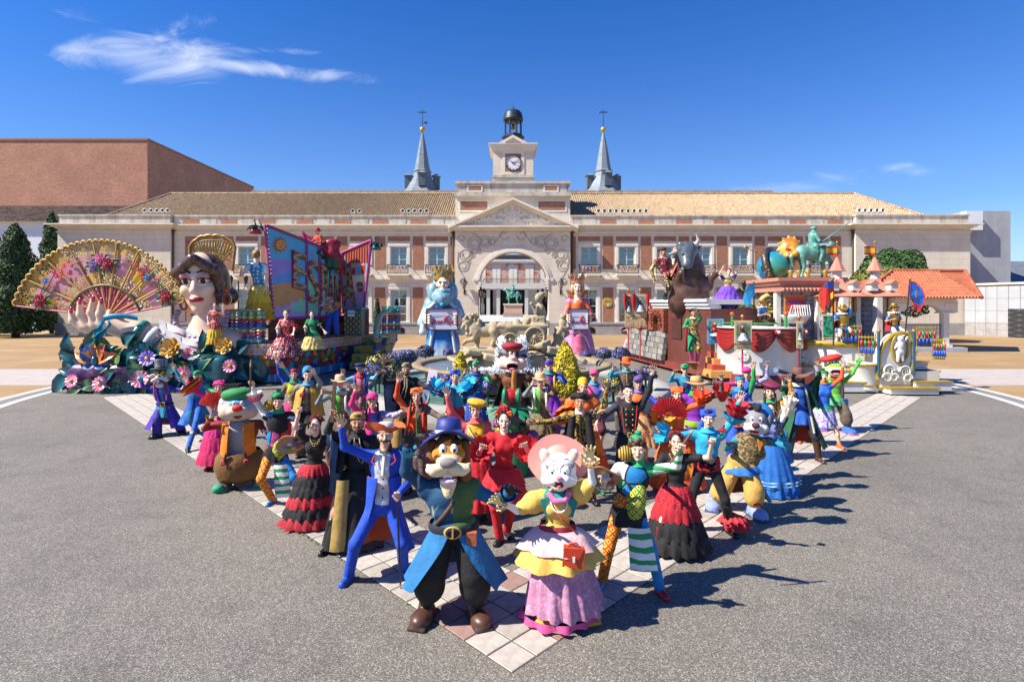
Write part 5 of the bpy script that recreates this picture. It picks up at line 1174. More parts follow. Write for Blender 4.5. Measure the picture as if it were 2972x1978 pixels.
def add_hat(f,hat):
 st=hat[0];m=cl_(hat[1])if not isinstance(hat[1],bpy.types.Material)else hat[1];b=MB();m2=cl_(hat[2])if len(hat)>2 and hat[2]else m
 Z=Matrix.Identity(3)
 if st=='cap':
  b.L_([(.093,.045),(.097,.075),(.09,.105),(.066,.132),(.03,.146),(0,.148)],(0,.015,0),m,20,sy=1.06)
  vs=[];n=12
  for i in range(n+1):
   a=PI*(1.12+.76*i/n);vs.append([(.094*cos(a),.015+.1*sin(a),.052),(.098*cos(a)*1.02,-.045+.115*sin(a),.046-.014*cos(2*a))])
  b.G_([[v[0]for v in vs],[v[1]for v in vs]],m2);b.G_([[(x,y,z+.006)for x,y,z in[v[0]for v in vs]],[(x,y,z+.006)for x,y,z in[v[1]for v in vs]]],m2);b.b_((0,.015,.15),.01,m2,6,4)
 elif st=='beret':
  k_=hat[3]if len(hat)>3 else 1.;b.L_([(.088,.06),(.094,.07),(.15*k_,.1),(.155*k_,.122),(.12*k_,.15),(.05,.162),(0,.163)],(.012,.02,0),m,24,M=MR_(R(10),3,'Y')@MR_(R(8),3,'X'));b.L_([(.09,.045),(.095,.05),(.096,.07)],(0,.015,0),m2,20,sy=1.06)
 elif st=='flatcap':b.L_([(.092,.04),(.098,.07),(.125,.088),(.128,.105),(.09,.135),(0,.142)],(0,.01,0),m,22,sy=1.05);b.L_([(.095,.045),(.16,.03),(.155,.04),(.1,.058)],(0,-.005,0),m2,14,a0=PI*1.15,a1=PI*1.85)
 elif st=='brim':
  br=hat[3]if len(hat)>3 else .2;cr=hat[4]if len(hat)>4 else .17;wv=hat[5]if len(hat)>5 else .02
  b.L_([(.098,.05),(.096,.1),(.09,cr-.02),(.07,cr),(.035,cr-.004),(0,cr-.012)],(0,.015,0),m,24,sy=1.08)
  rows=[]
  for i,q in enumerate((0,.4,.8,1.)):rows.append([((.096+(br-.096)*q)*cos(a),.015+(.1+(br-.096)*q)*sin(a),.055+wv*q*cos(2*a)*1.2)for a in NL_(0,2*PI,33)[:-1]])
  b.G_(rows,m,True,True);b.G_([[(x,y,z-.008)for x,y,z in r_]for r_ in rows][::-1],m,True,True);b.G_([[(x,y,z-.008)for x,y,z in rows[-1]],rows[-1]],m,True,True);b.L_([(.0995,.055),(.0985,.085),(.0975,.085)],(0,.015,0),m2,24,sy=1.08)
 elif st=='wrap':
  P=[('e',(0,.025,.055),(.09,.1,.09),0),C((-.075,-.055,.06),(.075,-.055,.06),.03,.03),('e',(.0,.115,.0),(.04,.035,.04),0)]
  for i in range(5):P.append(C((-.09,-.02+.02*i,.04+.018*i),(.09,-.03+.02*i,.05+.02*i),.014,.014))
  if len(hat)>3:sg=hat[3];P+=[C((sg*.04,.11,0),(sg*.11,.04,-.12),.03,.032),C((sg*.11,.04,-.12),(sg*.13,.0,-.26),.032,.022)]
  P+=[('-e',(0,-.09,-.035),(.07,.07,.075),None)]
  lc_(f,'head_scarf',P,[m],.009 if f.d<9.5 else .013,.012);return
 elif st=='band':b.L_([(.091,.03),(.096,.06),(.094,.095),(.08,.115)],(0,.015,0),m,22,sy=1.06)
 elif st=='beanie':b.L_([(.092,.03),(.1,.04),(.1,.075),(.096,.08),(.1,.12),(.085,.16),(.05,.19),(0,.2)],(0,.02,0),m,22,sy=1.06,M=MR_(R(-14),3,'X'))
 elif st=='skull':b.L_([(.094,.06),(.1,.062),(.097,.08),(.08,.12),(.045,.142),(0,.148)],(0,.015,0),m,22,sy=1.06)
 elif st=='montera':
  P=[('e',(0,.01,.085),(.1,.1,.06),0),('e',(.12,.01,.075),(.04,.05,.045),0),('e',(-.12,.01,.075),(.04,.05,.045),0),('e',(0,.01,.12),(.12,.08,.03),0)];lc_(f,'hat',P,[m],.01,.03);return
 elif st=='tricorn':
  b.L_([(.098,.05),(.1,.1),(.085,.14),(.05,.155),(0,.157)],(0,.015,0),m,22,sy=1.08);rows=[]
  for q in(0,.35,.7,1):rows.append([((.098+.11*q*abs(cos(a))**.7+.02*q)*cos(a),.015+(.1+.035*q)*sin(a),.05+.07*q+.03*q*sin(2*a+.4)-.05*q*q*cos(a)**8+.02*q*(cos(a)<0))for a in NL_(0,2*PI,41)[:-1]])
  b.G_(rows,m2,True,True);b.G_([[(x*.985,y*.985,z-.006)for x,y,z in r_]for r_ in rows],m2,True,True)
 elif st=='harlequin':
  b.L_([(.094,.035),(.099,.06),(.095,.085)],(0,.015,0),cl_('#1d1d20'),20,sy=1.06);b.L_([(.097,.085),(.1,.11),(.075,.15),(.03,.17),(0,.17)],(0,.015,0),m,20,sy=1.06);b.L_([(.0,.0),(.075,.01),(.09,.05),(.075,.09),(0,.1)],(-.13,.03,-.06),mat('stripe_gold','#e3b53a',.7,f=.65,pat=ps_('#1b1b1b',38,0,.45)),14,M=MR_(R(75),3,'X'))
  fe=[(.03,.09),(.06,.17),(.115,.25),(.15,.235),(.13,.16),(.09,.085)];b.p_(fe,-.055,-.04,mat('feather_paint','#e0a83a',.6,f=.65,pat=pn_('#232323',18,.5,.53,'#d8562a')))
  b.b_((.01,-.02,.19),(.04,.03,.03),m,10,6)
 lm_(f,b,'hat')
EXTRA={}
def ex(fn):EXTRA[fn.__name__]=fn;return fn
@ex
def sash(f,col,at=.14,w=.12,grow=.03,name='sash'):
 b=MB();s=f.s;c=f.pel+(f.neck-f.pel)*at;rg_(b,[c-f.sp*w*s/2,c-f.sp*w*s/4,c+f.sp*w*s/4,c+f.sp*w*s/2],[.15*s+grow,.158*s+grow,.153*s+grow,.14*s+grow],cl_(col),24,0,0,f.rt,f.fw,flat=.78);b.B(name,f.t)
@ex
def buckle(f,col='#d9b45a',at=.14,r=.035):
 b=MB();c=f.pel+(f.neck-f.pel)*at+f.fw*.165*f.s;b.box(c.x-r,c.x+r,c.y-.015,c.y,c.z-r,c.z+r,mat('brass','#c9a24a',.3,.8,f=.8));b.box(c.x-r*.6,c.x+r*.6,c.y-.02,c.y-.012,c.z-r*.6,c.z+r*.6,cl_('#1d1d20'));b.B('buckle',f.t)
@ex
def coat(f,col,ln=.9,r=.32,gap=(.25,.8),lining=None,up=.55,grow=.02):

 s=f.s;zt=f.pel.z+up*(f.neck.z-f.pel.z);z1=max(f.ft[0].z+.03,f.pel.z-ln*s);b=MB();N=9;cs=[];rs=[];a0=[];a1=[]
 for i in range(N):
  t_=i/(N-1);z=zt+(z1-zt)*t_;k_=(z-f.pel.z)/(f.neck.z-f.pel.z);c=f.pel+(f.neck-f.pel)*k_ if k_>0 else V_((f.pel.x,f.pel.y,z));cs.append(V_((c.x,c.y,z)));w=.17*s+grow if k_>0 else .17*s+grow+(r*s-.17*s)*min(1,(f.pel.z-z)/max(f.pel.z-z1,.05));rs.append(w);g_=gap[0]+(gap[1]-gap[0])*t_;a0.append(g_);a1.append(2*PI-g_)
 rg_(b,cs,rs,cl_(col),44,9,.05,f.rt,f.fw,a0,a1);b.B('coat_skirt',f.t)
 if lining:b=MB();rg_(b,cs,[q-.012 for q in rs],cl_(lining),44,9,.05,f.rt,f.fw,a0,a1);b.B('lining',f.t)
@ex
def cape(f,col,ln=.9,r=.34,gap=1.5,lining=None,spread=0.):
 s=f.s;b=MB();zt=f.neck.z+.02*s;z1=f.neck.z-ln*s;N=9;cs=[];rs=[]
 for i in range(N):t_=i/(N-1);z=zt+(z1-zt)*t_;q=f.neck+(f.pel-f.neck)*min(1,t_*ln/.6);cs.append(V_((q.x,q.y,z)));rs.append(s*(.08+(.2-.08)*min(1,t_*4)+(r-.2)*t_))
 rg_(b,cs,rs,cl_(col),40,9,.06,f.rt,f.fw,gap,2*PI-gap);b.B('cape',f.t)
 if lining:b=MB();rg_(b,cs,[q-.014 for q in rs],cl_(lining),40,9,.06,f.rt,f.fw,gap,2*PI-gap);b.B('cape_lining',f.t)
@ex
def batwing(f,col,i,drop=.5,lining=None):

 a,e,w_=f.arms[i];w_=e+(w_-e)*.9;hip_=f.pel+f.rt*(-1,1)[i]*.16*f.s;b=MB();pts=[a,a.lerp(e,.5),e,e.lerp(w_,.5),w_];rows=[]
 for q in range(7):
  t_=q/6;rows.append([p+(V_((0,0,-drop*f.s*t_*(1-.55*(j/4)**2)))+(hip_-p)*.25*t_*(1-j/4)+V_((0,.05*sin(j*2+q),0)))for j,p in enumerate(pts)])
 b.G_(rows,cl_(col));b.B('sleeve_drape',f.t)
 if lining:b=MB();b.G_([[p+V_((0,-.015,0))for p in r_]for r_ in rows],cl_(lining));b.B('drape_lining',f.t)
@ex
def cuff(f,col,i,w=.11,r=.07,pl=8,amp=.12):
 a,e,w_=f.arms[i];v=(w_-e).normalized();b=MB();n=20;s=f.s;o=v.orthogonal().normalized();q=v.cross(o);rows=[]
 for t_ in(0,.5,1):rows.append([w_-v*w*s*(1-t_)+(o*cos(x)+q*sin(x))*s*(.045+(r-.045)*t_)*(1+amp*t_*sin(pl*x))for x in NL_(0,2*PI,n+1)[:-1]])
 b.G_(rows,cl_(col),True,True);b.B('cuff',f.t)
@ex
def ruffle_sleeve(f,cols,i,r=.2,at=(.1,.75)):
 a,e,w_=f.arms[i];v=(w_-e).normalized();o=v.orthogonal().normalized();q=v.cross(o);s=f.s
 for k_,c in enumerate(cols):
  b=MB();p0=e+(w_-e)*(at[0]+(at[1]-at[0])*k_/len(cols));p1=e+(w_-e)*(at[0]+(at[1]-at[0])*(k_+1.3)/len(cols));rows=[]
  for t_ in(0,.4,.75,1):rows.append([p0.lerp(p1,t_)+(o*cos(x)+q*sin(x))*s*(.05+(r-.05)*t_**.7)*(1+.1*t_*sin(11*x+k_))for x in NL_(0,2*PI,41)[:-1]]+[])
  b.G_(rows,cl_(c),True,True);b.B('sleeve_ruffle',f.t)
@ex
def collar(f,col,r=.1,h=.06,name='collar'):
 b=MB();s=f.s;c=f.neck+V_((0,0,.02*s));rg_(b,[c+V_((0,0,-.03*s)),c,c+V_((0,0,h*s))],[r*s*1.3,r*s,r*s*.85],cl_(col),20,4,.05,f.rt,f.fw,flat=.95);b.B(name,f.t)
@ex
def ruff(f,col,r=.19):
 b=MB();s=f.s;c=f.neck+V_((0,0,.03*s));rg_(b,[c,c+V_((0,0,.02*s)),c+V_((0,0,-.03*s))],[.07*s,r*s,r*s*.9],cl_(col),48,14,.1,f.rt,f.fw,flat=.9);b.B('ruff',f.t)
@ex
def straps(f,col,pack=None):
 b=MB();s=f.s
 for sg in(-1,1):
  pts=[f.neck+f.rt*sg*.1*s-f.fw*.09*s-f.sp*.02*s,f.neck+f.rt*sg*.115*s+f.sp*.03*s-f.sp*.03*s+V_((0,0,.03*s)),f.neck+f.rt*sg*.11*s+f.fw*.125*s-f.sp*.12*s,f.neck+f.rt*sg*.125*s+f.fw*.14*s-f.sp*.3*s,f.neck+f.rt*sg*.17*s-f.sp*.42*s]
  b.T_(pts,.027*s,cl_(col),6)
 b.B('strap',f.t)
 b=MB();c=f.pel+(f.neck-f.pel)*.6-f.fw*.2*s;M=Matrix((f.rt,f.fw,f.sp)).transposed();b.obox(c,(.15*s,.09*s,.22*s),cl_(pack or col),M);b.B('backpack',f.t)
@ex
def crossbelt(f,col,sg=1,r=.016,bag=None):
 s=f.s;b=MB();pts=[]
 for q in range(11):t_=q/10;p=(f.neck+f.rt*sg*.12*s-f.sp*.04*s).lerp(f.pel-f.rt*sg*.16*s+f.sp*.06*s,t_);pts.append(p+f.fw*s*(.1+.065*sin(t_*PI)))
 b.T_(pts,r*s,cl_(col),6);b.B('strap',f.t)
 if bag:b=MB();c=f.pel-f.rt*sg*.18*s+f.fw*.1*s-V_((0,0,.06*s));b.obox(c,(.09*s,.04*s,.075*s),cl_(bag));b.B('bag',f.t)
@ex
def moustache(f,col='black',w=.05):
 b=MB();m=HAIRM[col]
 for sg in(-1,1):b.T_([(0,-.108,-.044),(sg*w*.5,-.104,-.05),(sg*w,-.092,-.046),(sg*w*1.12,-.088,-.032)],[.008,.0095,.006,.003],m,6)
 lm_(f,b,'moustache')
@ex
def beard(f,col='brown',full=1):
 P=[('e',(0,-.064,-.1),(.034,.03,.024),0),C((-.03,-.09,-.046),(.03,-.09,-.046),.009,.009)]
 if full:P+=[C((sg*.03,-.07,-.09),(sg*.062,-.01,-.04),.018,.014)for sg in(-1,1)]
 lc_(f,'beard',P+[('-e',(0,-.1,-.063),(.022,.03,.008),None)],[HAIRM[col]],.007 if f.d<9 else .012,.008)
@ex
def glasses(f,col='#7a2a2a'):
 b=MB();m=pa_(col)
 for sg in(-1,1):b.L_([(.02,0),(.023,.002),(.02,.004)],(sg*.031,-.1,.01),m,14,M=MR_(R(90),3,'X'));b.T_([(sg*.052,-.098,.012),(sg*.08,0,.012)],.003,m,4)
 b.T_([(-.01,-.102,.012),(.01,-.102,.012)],.003,m,4);lm_(f,b,'glasses')
@ex
def earrings(f,col='#d9a83a'):
 for sg in(-1,1):
  b=MB();b.L_([(.016,-.003),(.02,0),(.016,.003)],(sg*.084,-.0,-.055),mat('brass','#c9a24a'),12,M=MR_(R(90),3,'X'));lm_(f,b,'earring')
@ex
def necklace(f,col='#d9a83a',r=.016):
 b=MB();s=f.s
 for k_ in range(2):
  for i in range(13):a=PI*(i/12-.5)*1.1;b.b_(f.neck+f.rt*sin(a)*.085*s+f.fw*(.05+.085*cos(a))*s-V_((0,0,(.0+.1*cos(a)**2+.035*k_*cos(a))*s)),r*s*.7,mat('brass','#c9a24a'),6,4)
 b.B('necklace',f.t)
@ex
def buttons(f,col,n=4,at=(.25,.8),off=0.,r=.013):
 b=MB()
 for i in range(n):
  t_=at[0]+(at[1]-at[0])*i/max(n-1,1);c=f.pel+(f.neck-f.pel)*t_+f.fw*(.125+.012*sin(t_*PI))*f.s
  for o in((off,-off)if off else(0,)):b.b_(c+f.rt*o*f.s,r*f.s,pa_(col)if col!='brass' else mat('brass','#c9a24a',.3,.8,f=.8),6,4)
 b.B('button',f.t)
@ex
def ribbonline(f,col,pts,r=.008,name='trim'):
 b=MB();s=f.s;b.T_([f.pel+(f.neck-f.pel)*t_+f.rt*x*s+f.fw*(y)*s for x,t_,y in pts],r*s,cl_(col),5);b.B(name,f.t)
@ex
def peplum(f,col,ln=.16,r=.26,up=.1,pl=10,amp=.09,name='peplum'):
 b=MB();s=f.s;c=f.pel+(f.neck-f.pel)*up;rg_(b,[c-V_((0,0,ln*s*q/4))for q in range(5)],[s*(.175+(r-.175)*(q/4)**.62)for q in range(5)],cl_(col),44,pl,amp,f.rt,f.fw);b.B(name,f.t)
@ex
def apron(f,col,w=.13,z0=.1,z1=-.75,dx=0.,name='apron',y=.2):
 s=f.s;b=MB();rows=[]
 for q in range(6):t_=q/5;c=f.pel+V_((0,0,(z0+(z1-z0)*t_)*s))+f.rt*dx*s*(1+t_*.5);rows.append([c+f.rt*x*w*s*(1+.25*t_)+f.fw*s*(y-.03*x*x+.06*t_)for x in(-1,-.5,0,.5,1)])
 b.G_(rows,cl_(col));b.B(name,f.t)
@ex
def oval(f,col,at=.3,x=.06,y=.1,r=(.1,.09,.2)):
 b=MB();M=Matrix((f.rt,f.fw,f.sp)).transposed();b.b_(f.pel+(f.neck-f.pel)*at+f.rt*x*f.s+f.fw*y*f.s,[q*f.s for q in r],cl_(col),20,14,M);b.B('patch',f.t)
K=lambda c,n_=None,**kw:mat('cloth_'+(n_ or c.strip('#')),c,.8,f=.86,bump=.6,bs=10,**kw)
T_TUN=K('#1d7fc0','tunic',pat=pn_('#1c4fb0',2.6,.4,.6,'#2aa3a0'));T_CAMO=K('#565239','camouflage',pat=pn_('#8d7d55',9,.42,.58,'#2d3326'));T_FLOR=K('#4a3a4c','dark_floral',pat=pn_('#8a6f5a',14,.44,.56,'#2a3550',5));T_LILAC=K('#8f7fc0','lilac_print',pat=pn_('#d8cfe8',22,.46,.55))
T_BLUEP=K('#2f5fc0','blue_print',pat=pn_('#7f7fd0',20,.47,.56,'#1f3f90'));T_GOLDB=K('#c49a3c','gold_brocade',pat=pn_('#1c1814',26,.47,.53));T_LACE=K('#c2202f','red_lace',pat=p_dots('#5a0d16',26,.3));T_HARL=K('#1a1a1c','harlequin',pat=p_vor(['#17171a','#1f86cc','#2fae6c','#e9e6e0','#d3303a','#17171a','#d85a92','#1f86cc'],5.2,'#141416',.05))
T_LAT=K('#e3c02e','green_lattice',pat=p_lat('#2f8a4a','#1b2a18',13));T_LATO=K('#e9b02c','orange_lattice',pat=p_lat('#d3461f','#2a1810',12));T_GST=K('#efefea','green_stripe',pat=ps_('#2f9a5a',9,2,.45,.12));T_BST=K('#efefea','black_stripe',pat=ps_('#1c1c1e',13,2,.5,.05))
T_GREYB=K('#5f7088','grey_blue',pat=pn_('#7f92a8',4,.4,.6));T_TIED=K('#17496e','tie_dye',pat=pn_('#cfd6c0',5,.6,.72,sc=(2.4,1,.8)));T_PINKL=K('#d98fb0','pink_lace',pat=pn_('#b8809f',16,.45,.56,'#e2a8c2'));T_STRP=K('#3fa0b8','teal_stripe',pat=ps_('#1c6f8c',22,0,.3));T_REDBK=K('#17151a','black_red',pat=ps_('#c01f2e',3.4,2,.4,.5));T_MAR=K('#6e1f34','maroon_pattern',pat=pn_('#4a1a4a',12,.45,.55))
def T_(c):return c
P_=P_
A2=P_('person in a green cap and blue teal tunic waving, orange shoes, near the flower float',(573,1092),((492,1052),(640,1150)),feet=[(545,1312),(573,1256)],hair=('short','black'),hat=('cap','#2f9a5c'),top=(T_TUN,'L',('#2aa0b8','#3fae6c')),bt_=('pants','#1f62b8',{'style':'straight'}),sh_=('#f0562a','#26262a'),xt_=[('coat',T_TUN,.42,.36,(.1,.25)),('collar','#1f3f90',.11,.05)])
A3=P_('woman in a hot pink headscarf and tiered pink dress holding a red fan',(635,1124),((528,1095),(627,1188,-.3)),feet=[(610,1362),(650,1358)],fem=1,hair=('bun','black'),hat=('wrap','#e0287a',None,1),top=('#e8308a','L'),bt_=('skirt','#d8206a',{'tiers':['#e8308a','#d8206a','#c81a5a'],'r':.34,'len':.86,'pl':16}),sh_='#c01f2e',grip=(0,1),xt_=[('ruffle_sleeve',['#c8202a','#e9b02c','#d8303a'],0,.22)])
A5=P_('harlequin performer in patchwork suit raising a paintbrush beside the grey bear-like mascot',(807,1166),((722,1096),(868,1262)),feet=[(792,1462),(880,1440)],hip=(798,1318),hair=('short','black'),hat=('harlequin','#2f9a5c'),top=(T_HARL,'L',('#e9e4da',T_BST)),bt_=('pants',T_LATO,{'style':'straight','right':'#1f86cc'}),sh_=('#2f86c4','#2f86c4'),grip=(1,1),xt_=[('collar','#2fae6c',.085,.09),('peplum','#17171a',.16,.2,.1),('apron',T_GST,.1,-.12,-.62,.12),('oval',T_LAT,.1,.07,.06,(.11,.1,.2)),('ruffle_sleeve',['#e8608a','#efe9e0'],0,.12,(.0,.5))])
A6=P_('flamenco dancer in black bodice and red fringed skirt with roses in her hair',(916,1234),((865,1182),(985,1318,-.28)),feet=[(876,1528),(930,1516)],fem=1,skin='fair',hair=('flowerbun','black'),top=('#1c191c','S'),bt_=('skirt','#1d1a1c',{'tiers':[T_LACE,'#1d1a1c','#1d1a1c','#b01c2a','#1d1a1c','#a81a28'],'r':.44,'len':.93,'pl':15,'amp':.09}),sh_='#c0202c',grip=(1,0),xt_=[('necklace',),('earrings',),('sash','#b01c2a',.72,.05,.0,'neck_trim')])
A7=P_('bearded person in long black robe with gold band holding up a wooden cross',(1038,1228),((962,1192),None),feet=[(949,1600),(1098,1578)],skin='tan',hair=('short','brown'),hat=('skull','#b8944a'),top=('#1c1b1e','L'),bt_=('skirt','#19181b',{'len':.92,'r':.36,'pl':8,'amp':.05}),sh_='#1a1a1a^',grip=(1,0),xt_=[('beard','brown'),('cape','#1c1b1e',.42,.3,.5),('batwing','#1c1b1e',0,.75,T_GREYB),('apron','#b8964e',.075,.05,-.8,-.12,'gold_band',.26),('collar','#1c1b1e',.1,.05),('ribbonline','#d8c8a0',[(-.03,1.0,.12),(-.02,.8,.17),(.05,.5,.18),(.09,.42,.17),(.11,.6,.17),(.05,.85,.15),(.03,1.0,.12)],.006,'cord')])
A8=P_('man with curled moustache in royal blue suit, orange tricorn hat and white waistcoat',(1118,1264),((978,1224),(1156,1452)),feet=[(1012,1686),(1172,1668)],hip=(1112,1462),hair=('short','black'),hat=('tricorn','#d9d6d0','#e0622a'),top=('#1f4fc8','L',None,{'vest':('#dcdcde',.075,.085),'name':'jacket'}),bt_=('pants','#1f4fc8',{'style':'straight'}),grip=(0,1),sh_='#2a5fd0',xt_=[('coat','#1f4fc8',.5,.31,(.3,1.0),'#c8552a'),('moustache','black',.06),('buttons','#1c1c20',4,(.2,.7)),('ribbonline','#e8e4d8',[(0,.98,.1),(0,.8,.155),(0,.62,.17)],.022,'cravat'),('ribbonline','#d8452a',[(-.1,.98,.11),(-.13,.86,.14),(-.085,.8,.155)],.009,'lapel_trim'),('ribbonline','#d8452a',[(.1,.98,.11),(.13,.86,.14),(.085,.8,.155)],.009,'lapel_trim'),('collar','#3a3638',.075,.05)],lips=M_LIPN)
B1=P_('woman with crimson headband and ponytail raising both arms before the painted ship',(853,1086),((800,1040),(814,1056)),hz=1.53,fem=1,hair=('pony','brown'),hat=('band','#c8305a'),top=('#c8c23a','L',('#1f4fc0','#5fb8d8')),bt_=('pants','#d8286a',{'style':'wide'}),xt_=[('collar','#2f8a6c',.1,.07),('peplum','#d8286a',.3,.3,.2)])
B2=P_('young man in blue knit beanie and mustard poncho, hand by his face',(893,1090),(None,(912,1078)),hz=1.6,hair=('short','black'),hat=('beanie','#2f8fd0'),top=('#9a8f86','L',(T_FLOR,'#8f8a88'),{'half':T_FLOR}),bt_=('pants',T_FLOR,{'style':'wide'}),xt_=[('cape','#d8a040',.62,.3,.35),('collar','#4a9ac0',.1,.05),('peplum','#16241f',.2,.3,.02)])
B3=P_('woman in navy flat cap, pink top and red neckerchief with arms spread wide',(1045,1070),((988,1080),(1100,1082)),hz=1.53,fem=1,hair=('bun','black'),hat=('flatcap','#28304a'),top=('#e0758a','L',('#6fc0e0','#6fc0e0')),bt_=('skirt',T_FLOR,{'len':.55,'r':.32}),xt_=[('collar','#d02a3a',.1,.06),('straps','#2850a8'),('ribbonline','#e8902a',[(0,.95,.12),(0,.6,.16),(0,.2,.16)],.008),('peplum','#e0758a',.16,.24,.16)])
B4=P_('bearded man in black cape with grey lining spreading his arms in front of the pool',(1179,1072),((1107,1078),(1255,1122)),hz=1.64,skin='tan',hair=('short','brown'),hat=('skull','#8a7a58'),top=('#1e2026','L'),bt_=('skirt','#17171a',{'len':.95,'r':.33,'pl':8}),grip=(1,0),xt_=[('beard','black'),('cape','#22242c',.45,.3,.6),('batwing','#22242c',0,.62,T_GREYB),('batwing','#22242c',1,.62,T_GREYB),('ribbonline','#d8c8a0',[(-.02,1.0,.11),(-.02,.7,.17),(-.1,.35,.17),(-.02,.3,.18),(.03,.7,.17),(.02,1.0,.11)],.007,'cord'),('apron','#b8964e',.08,-.1,-.8,-.12,'gold_band',.24)])
B5=P_('person in straw hat, lime and camouflage jacket, white backpack straps, beside mustard poncho',(987,1112),((930,1140),(1016,1122)),hz=1.55,hair=('short','brown'),hat=('brim','#d8b68e','#c89a70',.17,.17),top=('#5fb83a','L',('#7a8a8c',T_CAMO),{'half':T_CAMO}),bt_=('pants','#8a5a3c',{'style':'wide'}),xt_=[('straps','#e4e2de'),('peplum',T_CAMO,.22,.28,.12),('collar','#3f9ac0',.1,.05)])
B6=P_('woman in pink cap with black braids and bright pink and blue top, arms stretched',(1081,1164),((1028,1124),(1176,1191)),hz=1.5,fem=1,hair=('braids','black'),hat=('cap','#e83a8a','#e0609a'),top=('#ec3a8c','L',('#ec3a8c',T_LILAC),{'half':T_BLUEP}),bt_=('skirt','#e0a42c',{'tiers':['#e0a42c','#2a2a6a'],'len':.6,'r':.32}),xt_=[('collar','#e8559a',.085,.05)])
B8=P_('woman in orange headwrap with braids and orange and navy tunic raising one arm',(1209,1149),((1153,1095),(1306,1204)),hz=1.54,fem=1,hair=('braids','black'),hat=('wrap','#e8702a'),top=('#ec5a20','L',('#ec5a20',T_FLOR),{'half':T_FLOR}),bt_=('skirt','#a9c4d8',{'tiers':['#a9c4d8',T_FLOR],'len':.62,'r':.32}),xt_=[('straps','#e04a22'),('peplum',T_FLOR,.3,.3,.18),('ribbonline','#3f9a3a',[(.0,.9,.14),(.01,.5,.16),(.02,.1,.17)],.007)])
C1=P_('man in blue bandana and turquoise wide-sleeved robe with red sash holding a book',(1321,1093),((1277,1106),(1350,1108)),hz=1.62,hair=('short','black'),hat=('wrap','#2452c0',None,-1),top=('#28a8d4','F',('#28b0dc','#28b0dc')),bt_=('pants','#1a1a1e',{'style':'straight'}),grip=(1,0),xt_=[('sash','#c8202c',.1,.16,.025),('ruffle_sleeve',['#28b0dc','#d04a6a','#28b0dc'],0,.2,(.0,.8)),('ruffle_sleeve',['#28b0dc','#d04a6a','#28b0dc'],1,.2,(.0,.8)),('ribbonline','#7a2a4a',[(-.01,.95,.13),(.0,.5,.16),(.0,.2,.16)],.007)])
C2=P_('person in green cap and blue-green tunic with black shoulder strap, arms open by the fountain',(1382,1064),((1346,1080),(1416,1084)),hz=1.55,hair=('short','black'),hat=('cap','#33a36c'),top=(T_TUN,'L',('#1f8ab0','#3fb06c')),bt_=('skirt','#1f4fae',{'len':.85,'r':.3,'pl':8}),xt_=[('crossbelt','#1a1a1e',1),('collar','#1f3f90',.1,.05)])
C7=P_('person in straw fedora with green and camouflage jacket clapping, just right of the bull mascot',(1568,1106),((1545,1112),(1593,1106)),hz=1.56,hair=('short','brown'),hat=('brim','#e0b88a','#d09a6a',.16,.17),top=('#5fb84a','L',('#8a8f92',T_CAMO),{'half':T_CAMO}),bt_=('skirt',T_CAMO,{'len':.5,'r':.34}),sh_='#e0b030',xt_=[('straps','#dcd8d0'),('peplum',T_CAMO,.26,.3,.14)])
C8=P_('man in purple cap and purple jacket with yellow backpack straps by the golden conifer',(1594,1062),((1566,1078),(1630,1082)),hz=1.6,hair=('short','black'),hat=('cap','#5a2fae'),top=('#7a22a8','L',('#2a62c0','#2a62c0')),bt_=('pants','#7a22a8',{'style':'wide'}),sh_='#5a2a9a',xt_=[('straps','#e0b02a'),('collar','#2a9a98',.1,.07),('peplum','#7a22a8',.35,.27,.14)])
C9=P_('woman in yellow turban and orange ruffled dress behind the bullfighter',(1692,1124),(None,None),hz=1.52,fem=1,hair=('bun','black'),hat=('beanie','#e8b52c'),top=('#f07a2a','P'),bt_=('skirt','#f08a2a',{'tiers':['#f07a2a','#f0962a','#e0602a'],'r':.45,'len':.9}),xt_=[('collar','#e8b52c',.12,.08),('ruffle_sleeve',['#f0702a','#f0962a'],0,.25,(-.4,.5))])
C10=P_('woman in pink cap with pink and blue print jacket beside the golden conifer',(1724,1091),(None,(1754,1120)),hz=1.53,fem=1,hair=('bun','black'),hat=('cap','#e8508c'),top=('#e8408c','L',('#e8408c',T_LILAC),{'half':T_BLUEP}),bt_=('pants','#5a2036',{'style':'knee'}),sh_='#e0407a',xt_=[('collar','#3aa0b0',.09,.06),('crossbelt','#2a2a30',-1),('peplum',T_BLUEP,.2,.26,.1)])
C5=P_('woman with yellow beret and red glasses in yellow waistcoat and coral blouse, arm up',(1380,1190),((1291,1136),(1400,1330)),hz=1.52,fem=1,skin='fair',hair=('bun','black'),hat=('beret','#e0b52c'),top=('#f0626a','L',None,{'vest':('#ecb41c',.11,.13)}),bt_=('skirt','#c8202c',{'len':.8,'r':.36}),xt_=[('glasses',),('crossbelt','#e4ddd0',-1,.013),('buttons','#c0392a',4,(.2,.75)),('collar','#f0626a',.095,.045)])
C6=P_('woman in scarlet ruffled costume with red roses on her head, arms held low',(1463,1223),((1392,1304),(1531,1300)),feet=[(1450,1574),(1471,1553)],fem=1,skin='pale',hair=('bun','black','flowers',1),top=('#d01c28','P'),bt_=('pants','#cc1a26',{'style':'straight'}),sh_='#26242a',xt_=[('ruffle_sleeve',['#e0303a','#d02430'],0,.16,(-.3,.8)),('ruffle_sleeve',['#e0303a','#d02430'],1,.16,(-.3,.8)),('peplum','#d8222e',.24,.29,.16,12,.1),('peplum','#e02c38',.4,.31,.05,9,.12,'overskirt'),('sash','#1f1518',.1,.04,.03),('earrings',)])
